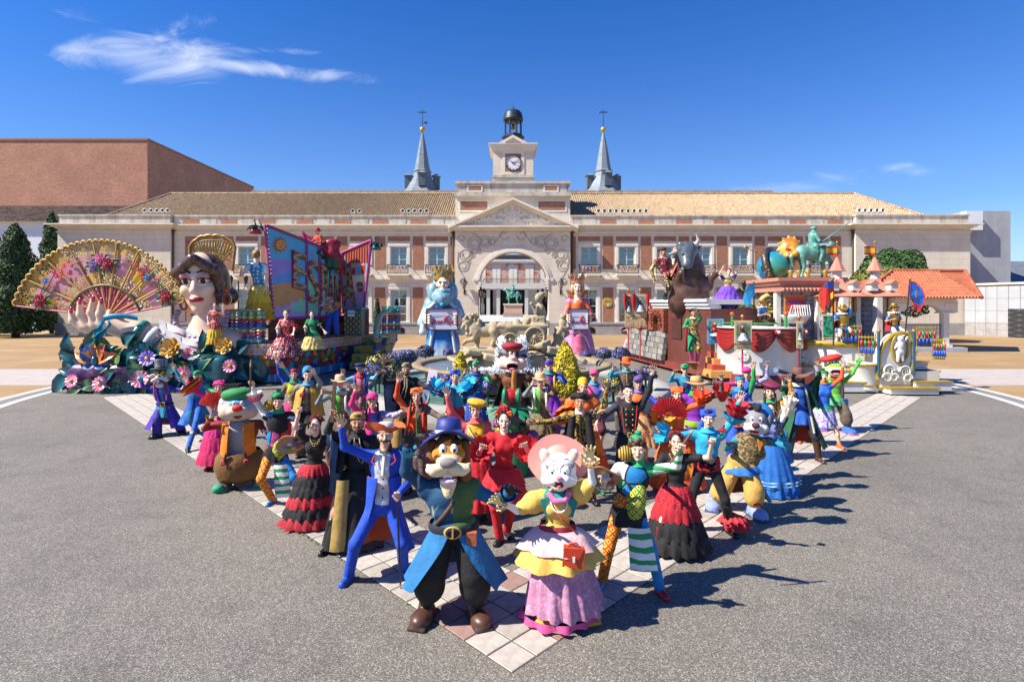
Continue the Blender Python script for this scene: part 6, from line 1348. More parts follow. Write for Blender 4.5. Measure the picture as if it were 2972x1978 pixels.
C11=P_('bullfighter in gold brocade jacket and black montera hat with both arms out',(1683,1166),((1538,1229),(1765,1119)),feet=[(1722,1460),(1645,1455)],skin='tan',hair=('short','black'),hat=('montera','#17161a'),top=(T_GOLDB,'L',(T_GOLDB,T_GOLDB)),bt_=('pants',T_GOLDB,{'style':'slim'}),sh_='#1a1a1c',xt_=[('cape','#6e1530',.95,.36,2.0),('sash','#1a181c',.05,.06,.012),('collar','#ece8e4',.075,.05),('apron','#1f1c20',.055,.5,-.05,-.12,'jacket_front',.155),('apron','#1f1c20',.055,.5,-.05,.12,'jacket_front',.155),('ribbonline','#1a181c',[(0,.97,.1),(0,.7,.165),(0,.45,.16)],.018,'tie')])
E1=P_('person in orange felt hat and teal-sleeved dark jacket pointing up with both hands',(1818,1057),((1778,1068),(1868,1072)),hz=1.6,hair=('short','black'),hat=('brim','#ec6a22','#d85a1a',.19,.18),top=(T_FLOR,'L',('#1f9ab0','#5a5468')),bt_=('pants',T_FLOR,{'style':'wide'}),xt_=[('ribbonline','#e0a42a',[(0,.95,.12),(0,.5,.16),(0,.2,.16)],.008),('collar','#4a9a98',.1,.05)])
E2=P_('smiling young man in navy uniform with red piping and gold buttons, one arm raised',(1825,1137),((1738,1199),(1897,1072)),hz=1.62,skin='fair',hair=('quiff','black'),top=('#23262e','L',('#3a3e48','#23262e'),{'vest':('#1a1b20',.07,.11),'name':'tunic'}),bt_=('pants','#26282e',{'style':'straight'}),xt_=[('buttons','brass',5,(.25,.85),.05),('sash','#141416',.08,.07,.012,'belt'),('buckle',),('ribbonline','#c8282e',[(-.12,.95,.1),(-.1,.6,.145),(-.075,.2,.16)],.007),('ribbonline','#c8282e',[(.12,.95,.1),(.1,.6,.145),(.075,.2,.16)],.007),('peplum','#23262e',.2,.23,.08,6,.03)])
E3=P_('woman in purple visor cap and orange jacket behind the navy uniform',(1853,1111),((1788,1156),(1922,1158)),hz=1.52,fem=1,hair=('pony','black'),hat=('cap','#6a4a90','#6a4a90'),top=('#ec7a32','L',('#a89a94','#4a4ac0')),bt_=('skirt','#e8b070',{'len':.6,'r':.38}),sh_='#e0b030',xt_=[('crossbelt','#6a2038',1,.012,'#5a1a34'),('collar','#8a6ab0',.09,.04)])
E4=P_('performer in green cap and teal jacket with black strap before the bull float',(1988,1073),((1954,1080),(2036,1088)),hz=1.52,hair=('short','black'),hat=('cap','#2fa86c'),top=(T_TUN,'L',('#1fa0c0','#3fb07c')),bt_=('pants','#2450a8',{'style':'wide'}),xt_=[('crossbelt','#1a1a1e',1,.022),('peplum',T_TUN,.3,.28,.12)])
E5=P_('woman in orange headscarf and ruffled orange dress holding a large red folding fan',(1965,1145),((1925,1213,-.25),(2045,1123)),hz=1.53,fem=1,hair=('bun','black'),hat=('wrap','#f0662a',None,1),top=('#f0682a','L',('#f0682a','#f0682a')),bt_=('skirt','#f0702a',{'tiers':['#ec4a22','#f0702a','#f08a2a','#e85a22'],'r':.44,'len':.92,'amp':.09}),grip=(1,0),xt_=[('ruffle_sleeve',['#e8501f','#f0962a','#e0401f'],1,.15),('ruffle_sleeve',['#f0702a','#f0a02a'],0,.22),('necklace','#e8a02a',.012)])
E6=P_('performer in wide straw hat with purple jacket and green neckerchief and bumbag',(2020,1118),(None,(2101,1094)),hz=1.57,hair=('short','black'),hat=('brim','#dcb070','#b05a3a',.21,.17),top=('#8a2ab0','L',('#8a2ab0',T_FLOR)),bt_=('pants','#6a3a8a',{'style':'wide'}),xt_=[('collar','#2f9a4a',.11,.06),('sash','#8fb82a',.05,.11,.04,'bumbag'),('ruffle_sleeve',['#d8302a'],1,.15,(-.6,.2))])
E7=P_('woman in blue headband and blue jacket with green sleeves, one arm high',(2148,1109),((2066,1142),(2190,1055)),hz=1.52,fem=1,hair=('bun','black'),hat=('band','#1f7fa8'),top=('#2a52c8','L',('#22a04a','#22a04a')),bt_=('pants','#2a52c8',{'style':'wide'}),xt_=[('collar','#2a8ac0',.1,.06),('ribbonline','#e87ab0',[(-.05,.9,.14),(-.03,.3,.16)],.007),('ribbonline','#e87ab0',[(.05,.9,.14),(.03,.3,.16)],.007),('peplum','#e0622a',.2,.28,.1)])
E8=P_('woman in pink cap with pink sleeve and blue print jacket before the white stage',(2167,1083),((2072,1109),(2233,1058)),hz=1.54,fem=1,hair=('bun','black'),hat=('cap','#ec3a8c'),top=('#3a5fd0','L',('#ec3a9c',T_LILAC),{'half':T_BLUEP}),bt_=('pants',T_BLUEP,{'style':'wide'}),xt_=[('peplum',T_BLUEP,.22,.27,.1)])
E9=P_('curly-haired harlequin performer in patchwork suit stretching out a green striped arm',(1850,1304),((1748,1390),(1988,1294,-.3)),feet=[(1748,1700),(1916,1724)],hip=(1822,1470),yaw=0,tilt=0,skin='fair',hair=('curly','auburn'),hat=('harlequin','#2fa06c'),top=(T_HARL,'L',('#efe6da',T_GST)),bt_=('pants',T_LATO,{'style':'straight','right':'#1f86cc'}),sh_=('#2f8fd0','#d0242e'),grip=(1,1),lips=M_LIPN,xt_=[('collar','#2fae6c',.085,.09),('peplum','#151518',.2,.215,.05,6,.05),('apron',T_GST,.12,-.16,-.6,.1),('oval',T_LAT,.12,.06,.06,(.12,.12,.24)),('ruffle_sleeve',['#2fae6c','#efe6da'],0,.12,(-.5,.3))])
E10=P_('flamenco dancer in red and black fringed skirt holding out a red rose on the right',(1962,1283),((1893,1375,-.3),(2078,1278)),feet=[(1909,1612),(2016,1592)],fem=1,skin='fair',hair=('flowerbun','black'),top=('#1c191c','S'),bt_=('skirt','#1d1a1c',{'tiers':[T_LACE,'#b01c2a','#1a181a','#1a181a'],'r':.43,'len':.88,'pl':15,'amp':.09}),sh_='#c0202c^',grip=(0,1),xt_=[('necklace',),('earrings',),('ruffle_sleeve',['#c01f2e','#1c191c'],1,.11,(-.9,-.4))])
E11=P_('man in bright blue headscarf, turquoise shirt, red sash and black trousers lunging',(2055,1215),((1890,1252),(2163,1133)),feet=[(1985,1540),(2120,1550)],hip=(2052,1352),skin='fair',hair=('short','black'),hat=('wrap','#2a58d8',None,-1),top=('#2ab0d8','L',('#2ab0d8','#2ab0d8')),bt_=('pants','#1b1a1e',{'style':'slim'}),sh_='#17171a^',xt_=[('sash','#d0202c',.1,.17,.02),('ruffle_sleeve',['#28a0c8','#cc2230','#d02634'],1,.15,(-.3,.85)),('ruffle_sleeve',['#2ab0d8'],0,.15,(.2,.8)),('ribbonline','#8a1a34',[(-.02,.97,.12),(.0,.6,.165),(.0,.25,.16)],.007),('collar','#2ab0d8',.1,.03)])
b=MB()
c=E11.legs[1][2]
for i in range(3):rg_(b,[c+V_((0,0,.2-.03*i)),c+V_((.02,0,.16-.02*i)),c+V_((.05+.02*i,0,.1-.05*i))],[.06,.12,.19-.02*i],K('#d8303c','red_tulle'),48,11,.22,ph=i)
b.B('ankle_frill',E11.t)
F1=P_('woman in long blue dress with laced bodice and cream sleeves, dark braid, arm raised',(2236,1190),(None,(2302,1138)),feet=[(2222,1432),(2262,1432)],fem=1,skin='light',hair=('braids','black'),top=('#3a5ab8','L',('#efe6d4','#efe6d4'),{'vest':('#8a8fd0',.05,.06)}),bt_=('skirt','#1f68b8',{'len':1.0,'r':.43,'pl':12,'amp':.07}),xt_=[('collar','#efe6d4',.11,.03),('ruffle_sleeve',['#efe6d4','#efe6d4'],1,.13,(-.5,.7)),('sash','#1f58a8',.08,.05,.01)])
b=MB()
for zz_ in(.2,.25):rg_(b,[V_((F1.pel.x,F1.pel.y,zz_)),V_((F1.pel.x,F1.pel.y,zz_+.018))],[.425,.422],cl_('#8fb8d8'),56,12,.06,F1.rt,F1.fw)
b.B('skirt_braid',F1.t)
F2=P_('woman in maroon beret with orange and lilac jacket between the grey mascot and green coat',(2234,1137),((2122,1160),(2297,1096)),hz=1.53,fem=1,hair=('braids','black'),hat=('beret','#7a1f48'),top=('#f0a82a','L',('#e8743a','#f0a82a'),{'half':'#e8a84a'}),bt_=('skirt','#3a7ac0',{'len':.6,'r':.34}),xt_=[('collar','#3f9a5a',.1,.05),('crossbelt','#4a3038',-1)])
F3=P_('bearded explorer in brown brimmed hat and long green coat looking along a telescope',(2316,1092),((2282,1102),(2378,1048)),feet=[(2291,1328),(2377,1340)],skin='tan',hair=('long','brown'),hat=('brim','#7a5444','#5a3c30',.27,.17,.05),top=('#2a5fb8','L',('#1d5a38','#1d5a38'),{'vest':('#2a62c0',.09,.1)}),bt_=('pants','#2a2c36',{'style':'knee'}),sh_='#5c3a2c^',grip=(1,0),xt_=[('beard','brown'),('coat','#1f5f38',.62,.4,(.45,.8),'#a83a2a',.9,.05),('cape','#1f5f38',.42,.36,.8),('batwing','#1f5f38',1,.45),('collar','#d8d4cc',.11,.03),('cuff','#e8e4dc',0),('cuff','#e8e4dc',1),('peplum','#2a62c0',.24,.24,.1),('ribbonline','#c8c2b8',[(.1,.95,.13),(.12,.4,.17),(.14,-.6,.26)],.022)])
F4=P_('woman in green headband and blue and orange top, patterned skirt, orange shoes',(2391,1090),((2350,1150),(2451,1056)),feet=[(2436,1300),(2322,1286)],hip=(2392,1192),fem=1,skin='fair',hair=('bun','black'),hat=('band','#1f8a4a'),top=('#2a6ad0','L',('#2a58c0','#ec6224')),bt_=('skirt',T_LILAC,{'len':.42,'r':.3}),sh_='#f0702a',xt_=[('collar','#e0702a',.09,.04),('peplum','#1f9a5a',.12,.2,.2)])
# animal costume performers
fur=lambda c:mat('fur_'+c.strip('#'),c,.9,f=.9,var=.16,vs=16,bump=.7,bs=70)
ply=lambda c,**kw:mat('plush_'+c.strip('#'),c,.75,f=.9,var=.06,vs=6,bump=.15,bs=40,**kw)
M_BLK=ply('#1b1a1c');M_WHT=ply('#f1efec')
def eyes(f,x,y,z,rx,rz,ir=.5,look=(0,-.1),lid=None,white=None):
 for sg in(-1,1):
  b=MB();b.b_((sg*x,y,z),(rx,rx*.6,rz),white or M_EYE,14,10);o=lm_(f,b,'eye');b=MB();b.b_((sg*x+look[0]*rx,y-rx*.42,z+look[1]*rz),(rx*ir,rx*.3,rz*ir),M_IRIS,10,8);b.b_((sg*x+look[0]*rx+rx*.15,y-rx*.68,z+rz*.22),(rx*.12,rx*.08,rz*.12),M_WHT,6,4);lm_(f,b,'pupil',o)
def bs_(f,i,m,ln=.2,w=.11,h=.11,sole=None):
 gp=f.ft[i];dr=(f.fw+f.rt*(-1,1)[i]*.3).normalized();M=frame(-dr);s=f.s
 P=[('e',gp+dr*ln*.45+V_((0,0,h*.5)),(w,ln*.62,h*.55),0,M),('e',gp-dr*ln*.2+V_((0,0,h*.55)),(w*.8,ln*.45,h*.6),0,M),C(gp-dr*ln*.15+V_((0,0,h*.6)),gp-dr*ln*.1+V_((0,0,h*1.5)),w*.72,w*.66),('b',gp+dr*ln*.15+V_((0,0,.018)),(w*.92,ln*.95,.018),.015,1,M)]
 clay('shoe',P,[m,sole or m],max(.012,f.vox*.7),.03,f.t)
MC=dict(name='person',cat='person',fc_=False,group='performers in animal costumes')
def glove(c):return ply(c)
C12=P_('performer in brown dog costume with wide blue hat, cream moustache and teal coat, front centre',(1302,1319),((1172,1275),(1500,1432)),feet=[(1234,1796),(1388,1800)],hip=(1318,1528),nd=.27,big=1.12,H=1.0,hs_=1.25,gloves=M_BLK,bm_=ply('#d88a2a'),top=(T_TIED,'L',(T_TIED,'#17608a'),{'half':'#4a6a3c','g':.05}),bt_=('pants','#17171a',{'style':'puff'}),sh_=None,xt_=[('coat','#2272a8',.5,.43,(.12,.95),'#1f3f66',.1,.05),('sash','#2a2436',.06,.075,.085,'belt'),('crossbelt','#5a4438',1,.022),('cuff','#2f8ab0',0,.1,.085,3,.03),('cuff','#1f6a98',1,.1,.085,3,.03)],**MC)
for i in(0,1):bs_(C12,i,mat('shoe_leather','#6a4636',.4,f=.62,var=.25,vs=6),.21,.1,.13,ply('#3a2820'))
f=C12;FB=fur('#dc8a24');FD=fur('#3a2418');FC_=ply('#efd2a4')
lc_(f,'head',[('e',(0,0,.06),(.13,.13,.15),0),('e',(0,-.06,.0),(.14,.1,.09),0),('e',(-.09,-.05,.015),(.06,.06,.05),0),('e',(.09,-.05,.015),(.06,.06,.05),0),('e',(0,-.12,-.04),(.11,.1,.06),1),('e',(0,-.1,-.14),(.1,.08,.075),1),('e',(-.07,-.08,.13),(.045,.05,.035),2),('e',(.07,-.08,.13),(.045,.05,.035),2),('e',(-.03,-.1,.17),(.05,.05,.03),2)],[FB,FC_,FD],.011,.04)
lc_(f,'ear',[C((-.15,.03,.1),(-.17,.0,-.16),.05,.06)],[ply('#7a4a24')],.012,.03);lc_(f,'ear',[C((.15,.03,.1),(.16,.0,-.2),.05,.06)],[ply('#7a4a24')],.012,.03)
mp=[]
for sg in(-1,1):
 mp+=[C((sg*.03,-.18,-.075),(sg*.13,-.17,-.115),.045,.055),C((sg*.13,-.17,-.115),(sg*.2,-.13,-.07),.05,.012)]
 for q in range(5):mp.append(('e',(sg*(.04+.035*q),-.18,-.12-.015*sin(q)),(.026,.03,.03),0))
lc_(f,'moustache',mp,[ply('#f1d9b0')],.01,.02)
lc_(f,'muzzle',[('e',(0,-.1,-.19),(.085,.075,.05),0),('e',(0,-.115,-.225),(.08,.08,.03),1),('e',(0,-.13,-.2),(.05,.06,.02),2),('b',(0,-.17,-.165),(.04,.012,.016),.006,3),('b',(0,-.18,-.215),(.06,.012,.012),.006,3)],[ply('#6a2030'),ply('#f0c0cc'),ply('#d85a80'),M_WHT],.009,.012)
lc_(f,'goatee',[C((0,-.1,-.26),(0,-.12,-.33),.075,.045),C((0,-.12,-.32),(.0,-.13,-.36),.045,.015)],[fur('#efd6ac')],.011,.02)
lc_(f,'nose',[('e',(0,-.235,-.045),(.08,.05,.05),0)],[ply('#8f8784')],.009,.01)
eyes(f,.052,-.135,.065,.036,.05,.42,(.1,-.15))
b=MB();hm=mat('felt_blue','#2b3f9a',.55,f=.62,var=.08);b.L_([(.13,.2),(.125,.25),(.11,.33),(.06,.348),(0,.345)],(0,.05,0),hm,28);b.L_([(.132,.2),(.13,.235)],(0,.05,0),cl_('#b9b9d8'),28)
rows=[[((.125+.15*q)*cos(a),.05+(.125+.11*q)*sin(a),.205-.13*q**1.6*abs(cos(a))**1.5-.02*q*sin(a)*(1 if sin(a)>0 else 2.2))for a in NL_(0,2*PI,49)[:-1]]for q in(0,.3,.6,.85,1)]
b.G_(rows,hm,True,True);b.G_([[(x,y,z-.012)for x,y,z in r_]for r_ in rows],cl_('#3a3f70'),True,True);b.G_([rows[-1],[(x,y,z-.012)for x,y,z in rows[-1]]],hm,True,True);lm_(f,b,'hat')
b=MB();c=f.pel+(f.neck-f.pel)*.06+f.fw*.2;M_=MR_(R(90),3,'X');b.L_([(.05,-.008),(.062,0),(.05,.008)],c,mat('brass','#c9a24a',.3,.8,f=.8),20,sx=1.35,M=M_);b.box(c.x-.008,c.x+.008,c.y-.01,c.y+.01,c.z-.05,c.z+.05,mat('brass','#c9a24a'));b.B('buckle',f.t)
b=MB();c=f.pel+f.rt*.17+f.fw*.15+V_((0,0,-.05));b.obox(c,(.045,.03,.06),cl_('#b0603c'));b.B('pouch',f.t)
C13=P_('performer in white cat costume with pink hat, yellow blouse and long pink skirt, front centre',(1622,1366),((1432,1460),(1722,1316)),feet=[(1586,1800),(1706,1790)],hip=(1618,1545),nd=.22,big=.95,H=.95,fem=1,hs_=1.25,gloves=ply('#f0dc9a'),bm_=M_WHT,top=('#efc45e','P',None,{'g':.02}),bt_=('skirt',T_PINKL,{'len':.84,'r':.36,'pl':11,'amp':.09,'tiers':[T_PINKL]}),sh_=None,xt_=[('peplum','#efbf5a',.3,.43,.1,9,.1),('peplum','#f0c2c0',.17,.39,.14,8,.08),('sash','#a02438',.13,.1,.03),('collar','#1f8a86',.14,.02),('cuff','#f0dc9a',0,.06,.09),('cuff','#f0dc9a',1,.06,.09),('crossbelt','#e85a32',-1,.01)],**MC)
f=C13
for i in(0,1):bs_(f,i,ply('#e8a41e'),.15,.085,.1)
b=MB();z0=.03;rg_(b,[V_((f.pel.x,f.pel.y-.03,z0+.075)),V_((f.pel.x,f.pel.y-.03,z0+.02))],[.335,.355],cl_('#d8508c'),60,11,.09,f.rt,f.fw);b.B('skirt_hem',f.t)
lc_(f,'head',[('e',(0,0,.02),(.175,.15,.16),0),('e',(0,-.05,-.075),(.165,.11,.085),0),('e',(-.12,-.05,-.075),(.06,.06,.06),0),('e',(.12,-.05,-.075),(.06,.06,.06),0),('e',(-.045,-.145,-.07),(.06,.045,.045),0),('e',(.045,-.145,-.07),(.06,.045,.045),0),('e',(0,-.1,-.13),(.07,.06,.05),0),('-e',(.0,-.175,-.112),(.034,.04,.02),1)],[M_WHT,ply('#b0303c')],.01,.03)
for sg in(-1,1):
 lc_(f,'ear',[('e',(sg*.14,-.02,.15),(.055,.03,.075),0,MR_(R(sg*24),3,'Y')),('e',(sg*.138,-.05,.145),(.034,.014,.05),1,MR_(R(sg*24),3,'Y'))],[M_WHT,ply('#f0c4b4')],.009,.008)
 b=MB();b.T_([(sg*.05,-.135,.125),(sg*.07,-.13,.135),(sg*.092,-.12,.126)],.0045,M_BLK,5);lm_(f,b,'eyebrow')
 b=MB()
 for q in range(3):b.T_([(sg*.115,-.13,.045+.014*q),(sg*(.15+.005*q),-.12,.065+.018*q)],.004,M_BLK,4)
 b.T_([(sg*.062+.05*cos(a),-.136+.012*cos(a)*sg,.02+.062*sin(a))for a in NL_(0,2*PI,21)],.0028,M_BLK,4);lm_(f,b,'eyelash')
eyes(f,.062,-.118,.02,.05,.062,.26,(-.12,-.3),white=M_WHT)
lc_(f,'nose',[('e',(0,-.195,-.04),(.034,.022,.022),0)],[ply('#e88aa8')],.007,.01);b=MB();b.b_((0,-.165,-.125),(.024,.014,.012),ply('#e0663c'),8,6);lm_(f,b,'tongue')
b=MB();pm=mat('felt_pink','#f0a294',.6,f=.9,var=.04);rows=[[(.3*q*cos(a)*(1+.06*cos(2*a)),.09-.03*q,.1+.255*q*sin(a)*(1+.04*cos(3*a)))for a in NL_(0,2*PI,49)[:-1]]for q in(.3,.6,.85,1)]
b.G_(rows,pm,True,True);b.G_([[(x*.99,y+.02,z)for x,y,z in r_]for r_ in rows],pm,True,True);b.G_([rows[-1],[(x*.99,y+.02,z)for x,y,z in rows[-1]]],pm,True,True);b.b_((0,.12,.12),(.17,.1,.15),pm,18,12);lm_(f,b,'hat')
b=MB();c=f.neck+f.fw*.12;b.T_([c+f.rt*-.1+V_((0,0,.03)),c+f.rt*-.05+f.fw*.04-V_((0,0,.03)),c+f.rt*.05+f.fw*.04-V_((0,0,.03)),c+f.rt*.1+V_((0,0,.04))],.03,ply('#d878a8'),8);b.B('bow',f.t)
b=MB()
for sg in(-1,1):c=f.neck+f.rt*sg*.1+f.fw*.11-V_((0,0,.1));b.obox(c,(.055,.015,.085),cl_('#1f8a86'),MR_(sg*.3,3,'Y'))
b.B('lapel',f.t)
b=MB()
for i in range(15):a=PI*(i/14-.5);b.b_(f.neck+f.rt*sin(a)*.075+f.fw*(.13+.035*cos(a))-V_((0,0,.05+.085*cos(a))),.011,M_WHT,6,4)
b.B('pearl_necklace',f.t)
for i in(0,1):
 b=MB();a,e,w_=f.arms[i];v=(w_-e).normalized();o=v.orthogonal().normalized();q=v.cross(o)
 for k_ in range(12):x=2*PI*k_/12;b.b_(w_+v*.01+(o*cos(x)+q*sin(x))*.052,.012,ply('#f0b8b0'),6,4)
 b.B('bracelet',f.t)
b=MB();c=f.pel+f.rt*.13+f.fw*.27-V_((0,0,.1));hb_=mat('handbag_red','#e8502c',.35,f=.68,var=.05);M_=MR_(.12,3,'Y')
b.obox(c,(.095,.04,.085),hb_,M_,1.0);b.T_([c+V_((-.05,0,.085)),c+V_((-.03,0,.12)),c+V_((.03,0,.12)),c+V_((.05,0,.085))],.009,hb_,6);b.add([c+V_(p)for p in((-.097,-.043,.087),(.097,-.043,.087),(.05,-.05,.0),(0,-.052,-.02),(-.05,-.05,0))],[(0,1,2,3,4)],mat('handbag_flap','#d84422',.35,f=.66));b.box(c.x-.01,c.x+.01,c.y-.06,c.y-.052,c.z-.03,c.z+.02,M_WHT);bo=b.B('handbag',f.t)
A4=P_('performer in grey bear-like costume with red nose, green beret and orange waistcoat on the left',(694,1182),((604,1206),(775,1262)),feet=[(652,1420),(752,1406)],hip=(698,1325),nd=.27,big=1.85,H=.86,hs_=1.3,gloves=ply('#9a9894'),bm_=ply('#b3b0ae'),top=('#8a3a28','L',('#8a3020','#8a3020'),{'vest':('#a9a8ac',.2,.2),'g':.03}),bt_=('pants','#7a5426',{'style':'puff'}),sh_=None,xt_=[('cuff','#f08a1e',0,.08,.1,3,.03),('buttons','#e87a3a',3,(.2,.6),0,.03)],**MC)
f=A4
b=MB();rg_(b,[f.pel-V_((0,0,.3)),f.pel-V_((0,0,.15)),f.pel+V_((0,0,.03)),f.pel+V_((0,0,.12))],[.33,.4,.37,.3],cl_('#7a5426'),32,0,0,f.rt,f.fw,flat=.85);rg_(b,[f.pel-V_((0,0,.42)),f.pel-V_((0,0,.3))],[.12,.33],cl_('#7a5426'),32,0,0,f.rt,f.fw,flat=.85);b.B('seat',f.t)
for sg in(-1,1):
 b=MB();rows=[]
 for q in range(6):t_=q/5;c=f.neck+(f.pel-f.neck)*t_*1.05;rows.append([c+f.rt*sg*(.1+.04*t_+.14*x)+f.fw*(.24+.05*sin(t_*PI)-.17*x*x+.02*x)for x in(0,.35,.7,1.)])
 b.G_(rows,cl_('#f0861e'));b.G_([[p+f.fw*-.02 for p in r_]for r_ in rows],cl_('#efb42a'));b.B('waistcoat',f.t)
 b=MB();b.T_([f.pel+f.rt*sg*.17+f.fw*.3+V_((0,0,.0)),f.pel+f.rt*sg*.13+f.fw*.3+V_((0,0,.14))],.022,cl_('#4a3a34'),6);b.L_([(.028,-.01),(.045,0),(.028,.01)],f.pel+f.rt*sg*.17+f.fw*.33,cl_('#c0303a'),14,M=MR_(R(90),3,'X'));b.B('brace',f.t)
for i in(0,1):
 bs_(f,i,ply('#5a4650'),.17,.12,.12,ply('#2f9a6c'));b=MB();b.b_(f.ft[i]+f.fw*.15+f.rt*(-1,1)[i]*.05+V_((0,0,.07)),(.09,.09,.07),ply('#2f9a6c'),14,10);b.B('toe_cap',f.t)
 b=MB();c=f.ft[i]+V_((0,0,.24));b.b_(c,(.125,.12,.09),cl_('#8a2a22'),14,8);b.B('stocking',f.t)
G1,G2=ply('#a9a7a6'),ply('#d3bfa6')
lc_(f,'head',[('e',(0,0,.03),(.26,.22,.22),0),('e',(0,-.07,-.1),(.33,.19,.15),1),('e',(-.2,-.1,-.06),(.14,.12,.13),1),('e',(.2,-.1,-.06),(.14,.12,.13),1),('e',(-.27,-.03,.02),(.09,.09,.13),0),('e',(.27,-.03,.02),(.09,.09,.13),0),('e',(0,-.24,-.05),(.17,.1,.09),1),('e',(-.27,.03,.13),(.08,.05,.08),0),('e',(.27,.03,.13),(.08,.05,.08),0),('-e',(0,-.27,-.18),(.06,.05,.03),2)],[G1,G2,ply('#7a2a2a')],.018,.05)
lc_(f,'eye_mask',[('e',(0,-.165,.09),(.155,.07,.075),0)],[ply('#5ab8d8')],.014,.02);eyes(f,.065,-.225,.095,.036,.042,.5,(.05,-.1))
lc_(f,'nose',[('e',(0,-.35,.01),(.095,.06,.065),0)],[ply('#e03426')],.012,.01)
lc_(f,'forelock',[C((-.03,-.12,.2),(.03,-.05,.33),.06,.05),C((.03,-.05,.33),(.1,-.02,.36),.05,.03)],[fur('#8b8a8a')],.014,.02)
b=MB();bm=ply('#2f8a4a');b.L_([(.22,.12),(.3,.16),(.33,.24),(.3,.31),(.18,.36),(0,.37)],(0,.06,0),bm,30,M=MR_(R(-6),3,'X'));b.L_([(.3,.2),(.31,.215),(.305,.23)],(0,.06,0),ply('#d8402c'),30,M=MR_(R(-6),3,'X'));lm_(f,b,'beret')
A1=P_('performer in grey wolf costume with tall grey top hat, yellow goggles and long purple coat',(466,1092),((398,1090),(540,1130)),feet=[(456,1270),(528,1260)],nd=.26,big=1.05,H=.82,hs_=1.35,gloves=M_WHT,bm_=ply('#8a8684'),top=('#4a2aa0','L',None,{'vest':('#5f78b0',.1,.11),'g':.03}),bt_=('pants','#3a2a90',{'style':'wide'}),sh_=None,xt_=[('coat','#4a2a9c',.62,.46,(.25,.55),'#7a3a7a'),('sash','#1c1a22',.08,.06,.05,'belt'),('buckle','',.08,.05),('peplum',T_STRP,.34,.3,.05),('cuff','#3fa0c0',0),('collar','#c83a2a',.12,.04),('ribbonline','#8a4a86',[(-.13,.95,.13),(-.15,.6,.17),(-.13,.3,.18)],.03,'lapel'),('ribbonline','#8a4a86',[(.13,.95,.13),(.15,.6,.17),(.13,.3,.18)],.03,'lapel')],**MC)
f=A1
for i in(0,1):bs_(f,i,mat('shoe_black','#1c1c1e',.25,f=.6),.18,.1,.11)
lc_(f,'head',[('e',(0,0,.06),(.14,.13,.15),0),('e',(0,-.12,-.0),(.1,.12,.08),0),('e',(-.2,.0,.02),(.1,.04,.06),1,MR_(R(-25),3,'Y')),('e',(.2,.0,.02),(.1,.04,.06),1,MR_(R(25),3,'Y')),('e',(0,-.08,-.16),(.08,.07,.07),2)],[fur('#a49a94'),ply('#d0b8a8'),ply('#2a6a9a')],.016,.03)
lc_(f,'moustache',[C((sg*.03,-.2,-.02),(sg*.16,-.17,-.1),.05,.045)for sg in(-1,1)]+[C((sg*.16,-.17,-.1),(sg*.21,-.13,-.07),.04,.01)for sg in(-1,1)],[fur('#e6e0d6')],.014,.02)
lc_(f,'goatee',[('e',(0,-.13,-.24),(.09,.08,.07),0)],[fur('#e6e0d6')],.014,.02);lc_(f,'beard',[('e',(sg*.1,-.04,-.2),(.07,.06,.11),0)for sg in(-1,1)],[fur('#c8382a')],.016,.02)
lc_(f,'nose',[('e',(0,-.25,.03),(.04,.03,.03),0)],[ply('#5a342c')],.012,.01)
for sg in(-1,1):
 b=MB();b.L_([(0,0),(.055,0),(.06,.012),(0,.02)],(sg*.065,-.15,.11),mat('goggle_yellow','#e8c81c',.15,f=.75),18,M=MR_(R(90),3,'X'));b.L_([(.055,-.01),(.07,0),(.055,.02)],(sg*.065,-.15,.11),M_BLK,18,M=MR_(R(90),3,'X'));lm_(f,b,'goggle')
b=MB();tm=mat('top_hat','#76767a',.6,f=.62,pat=ps_('#8e8e94',26,0,.5));b.L_([(.24,.2),(.245,.215),(.15,.22),(.145,.3),(.16,.44),(.17,.47),(.15,.475),(0,.47)],(0,.02,0),tm,26,M=MR_(R(-5),3,'X'));b.L_([(.152,.225),(.152,.265)],(0,.02,0),cl_('#4a4a50'),26,M=MR_(R(-5),3,'X'));lm_(f,b,'hat')
C3=P_('performer in brown bull costume with maroon beret and long embroidered coat before the fountain',(1487,1041),((1434,1096),(1541,1088)),d=12.9,feet=[(1468,1250),(1508,1250)],nd=.36,big=1.5,H=1.0,hs_=1.2,gloves=ply('#2c1c16'),bm_=ply('#4a2e20'),top=('#7a4a22','F',('#6a4426','#6a4426'),{'g':.03}),bt_=('skirt','#5a3e2a',{'len':.8,'r':.42,'pl':8}),xt_=[('cape','#5a443c',.8,.48,1.3),('sash','#b03a58',.75,.05,.06,'trim'),('sash','#2a2630',.84,.03,.06,'trim'),('buttons','#d8c8b0',2,(.55,.6),.08,.03),('collar','#3a2a3c',.16,.04)],**MC)
f=C3
lc_(f,'head',[('e',(0,0,.08),(.17,.16,.19),0),('e',(0,-.12,-.12),(.22,.17,.14),1),('e',(-.2,-.05,-.1),(.13,.13,.15),1),('e',(.2,-.05,-.1),(.13,.13,.15),1),('e',(0,-.2,.02),(.1,.08,.07),1),('e',(0,-.1,-.27),(.15,.12,.07),1),('-e',(0,-.24,-.17),(.1,.12,.065),2),('e',(-.27,0,.06),(.09,.05,.05),0),('e',(.27,0,.06),(.09,.05,.05),0)],[ply('#4a2c1c'),ply('#f0c6b0'),ply('#4a1a20')],.02,.04)
lc_(f,'tongue',[('e',(0,-.2,-.22),(.08,.1,.025),0)],[ply('#e86a9a')],.015,.01);eyes(f,.045,-.145,.13,.035,.05,.45,(.1,0))
for sg in(-1,1):lc_(f,'horn',[C((sg*.14,0,.13),(sg*.3,0,.16),.06,.05),C((sg*.3,0,.16),(sg*.35,-.02,.3),.05,.015)],[ply('#8f98a4')],.016,.03)
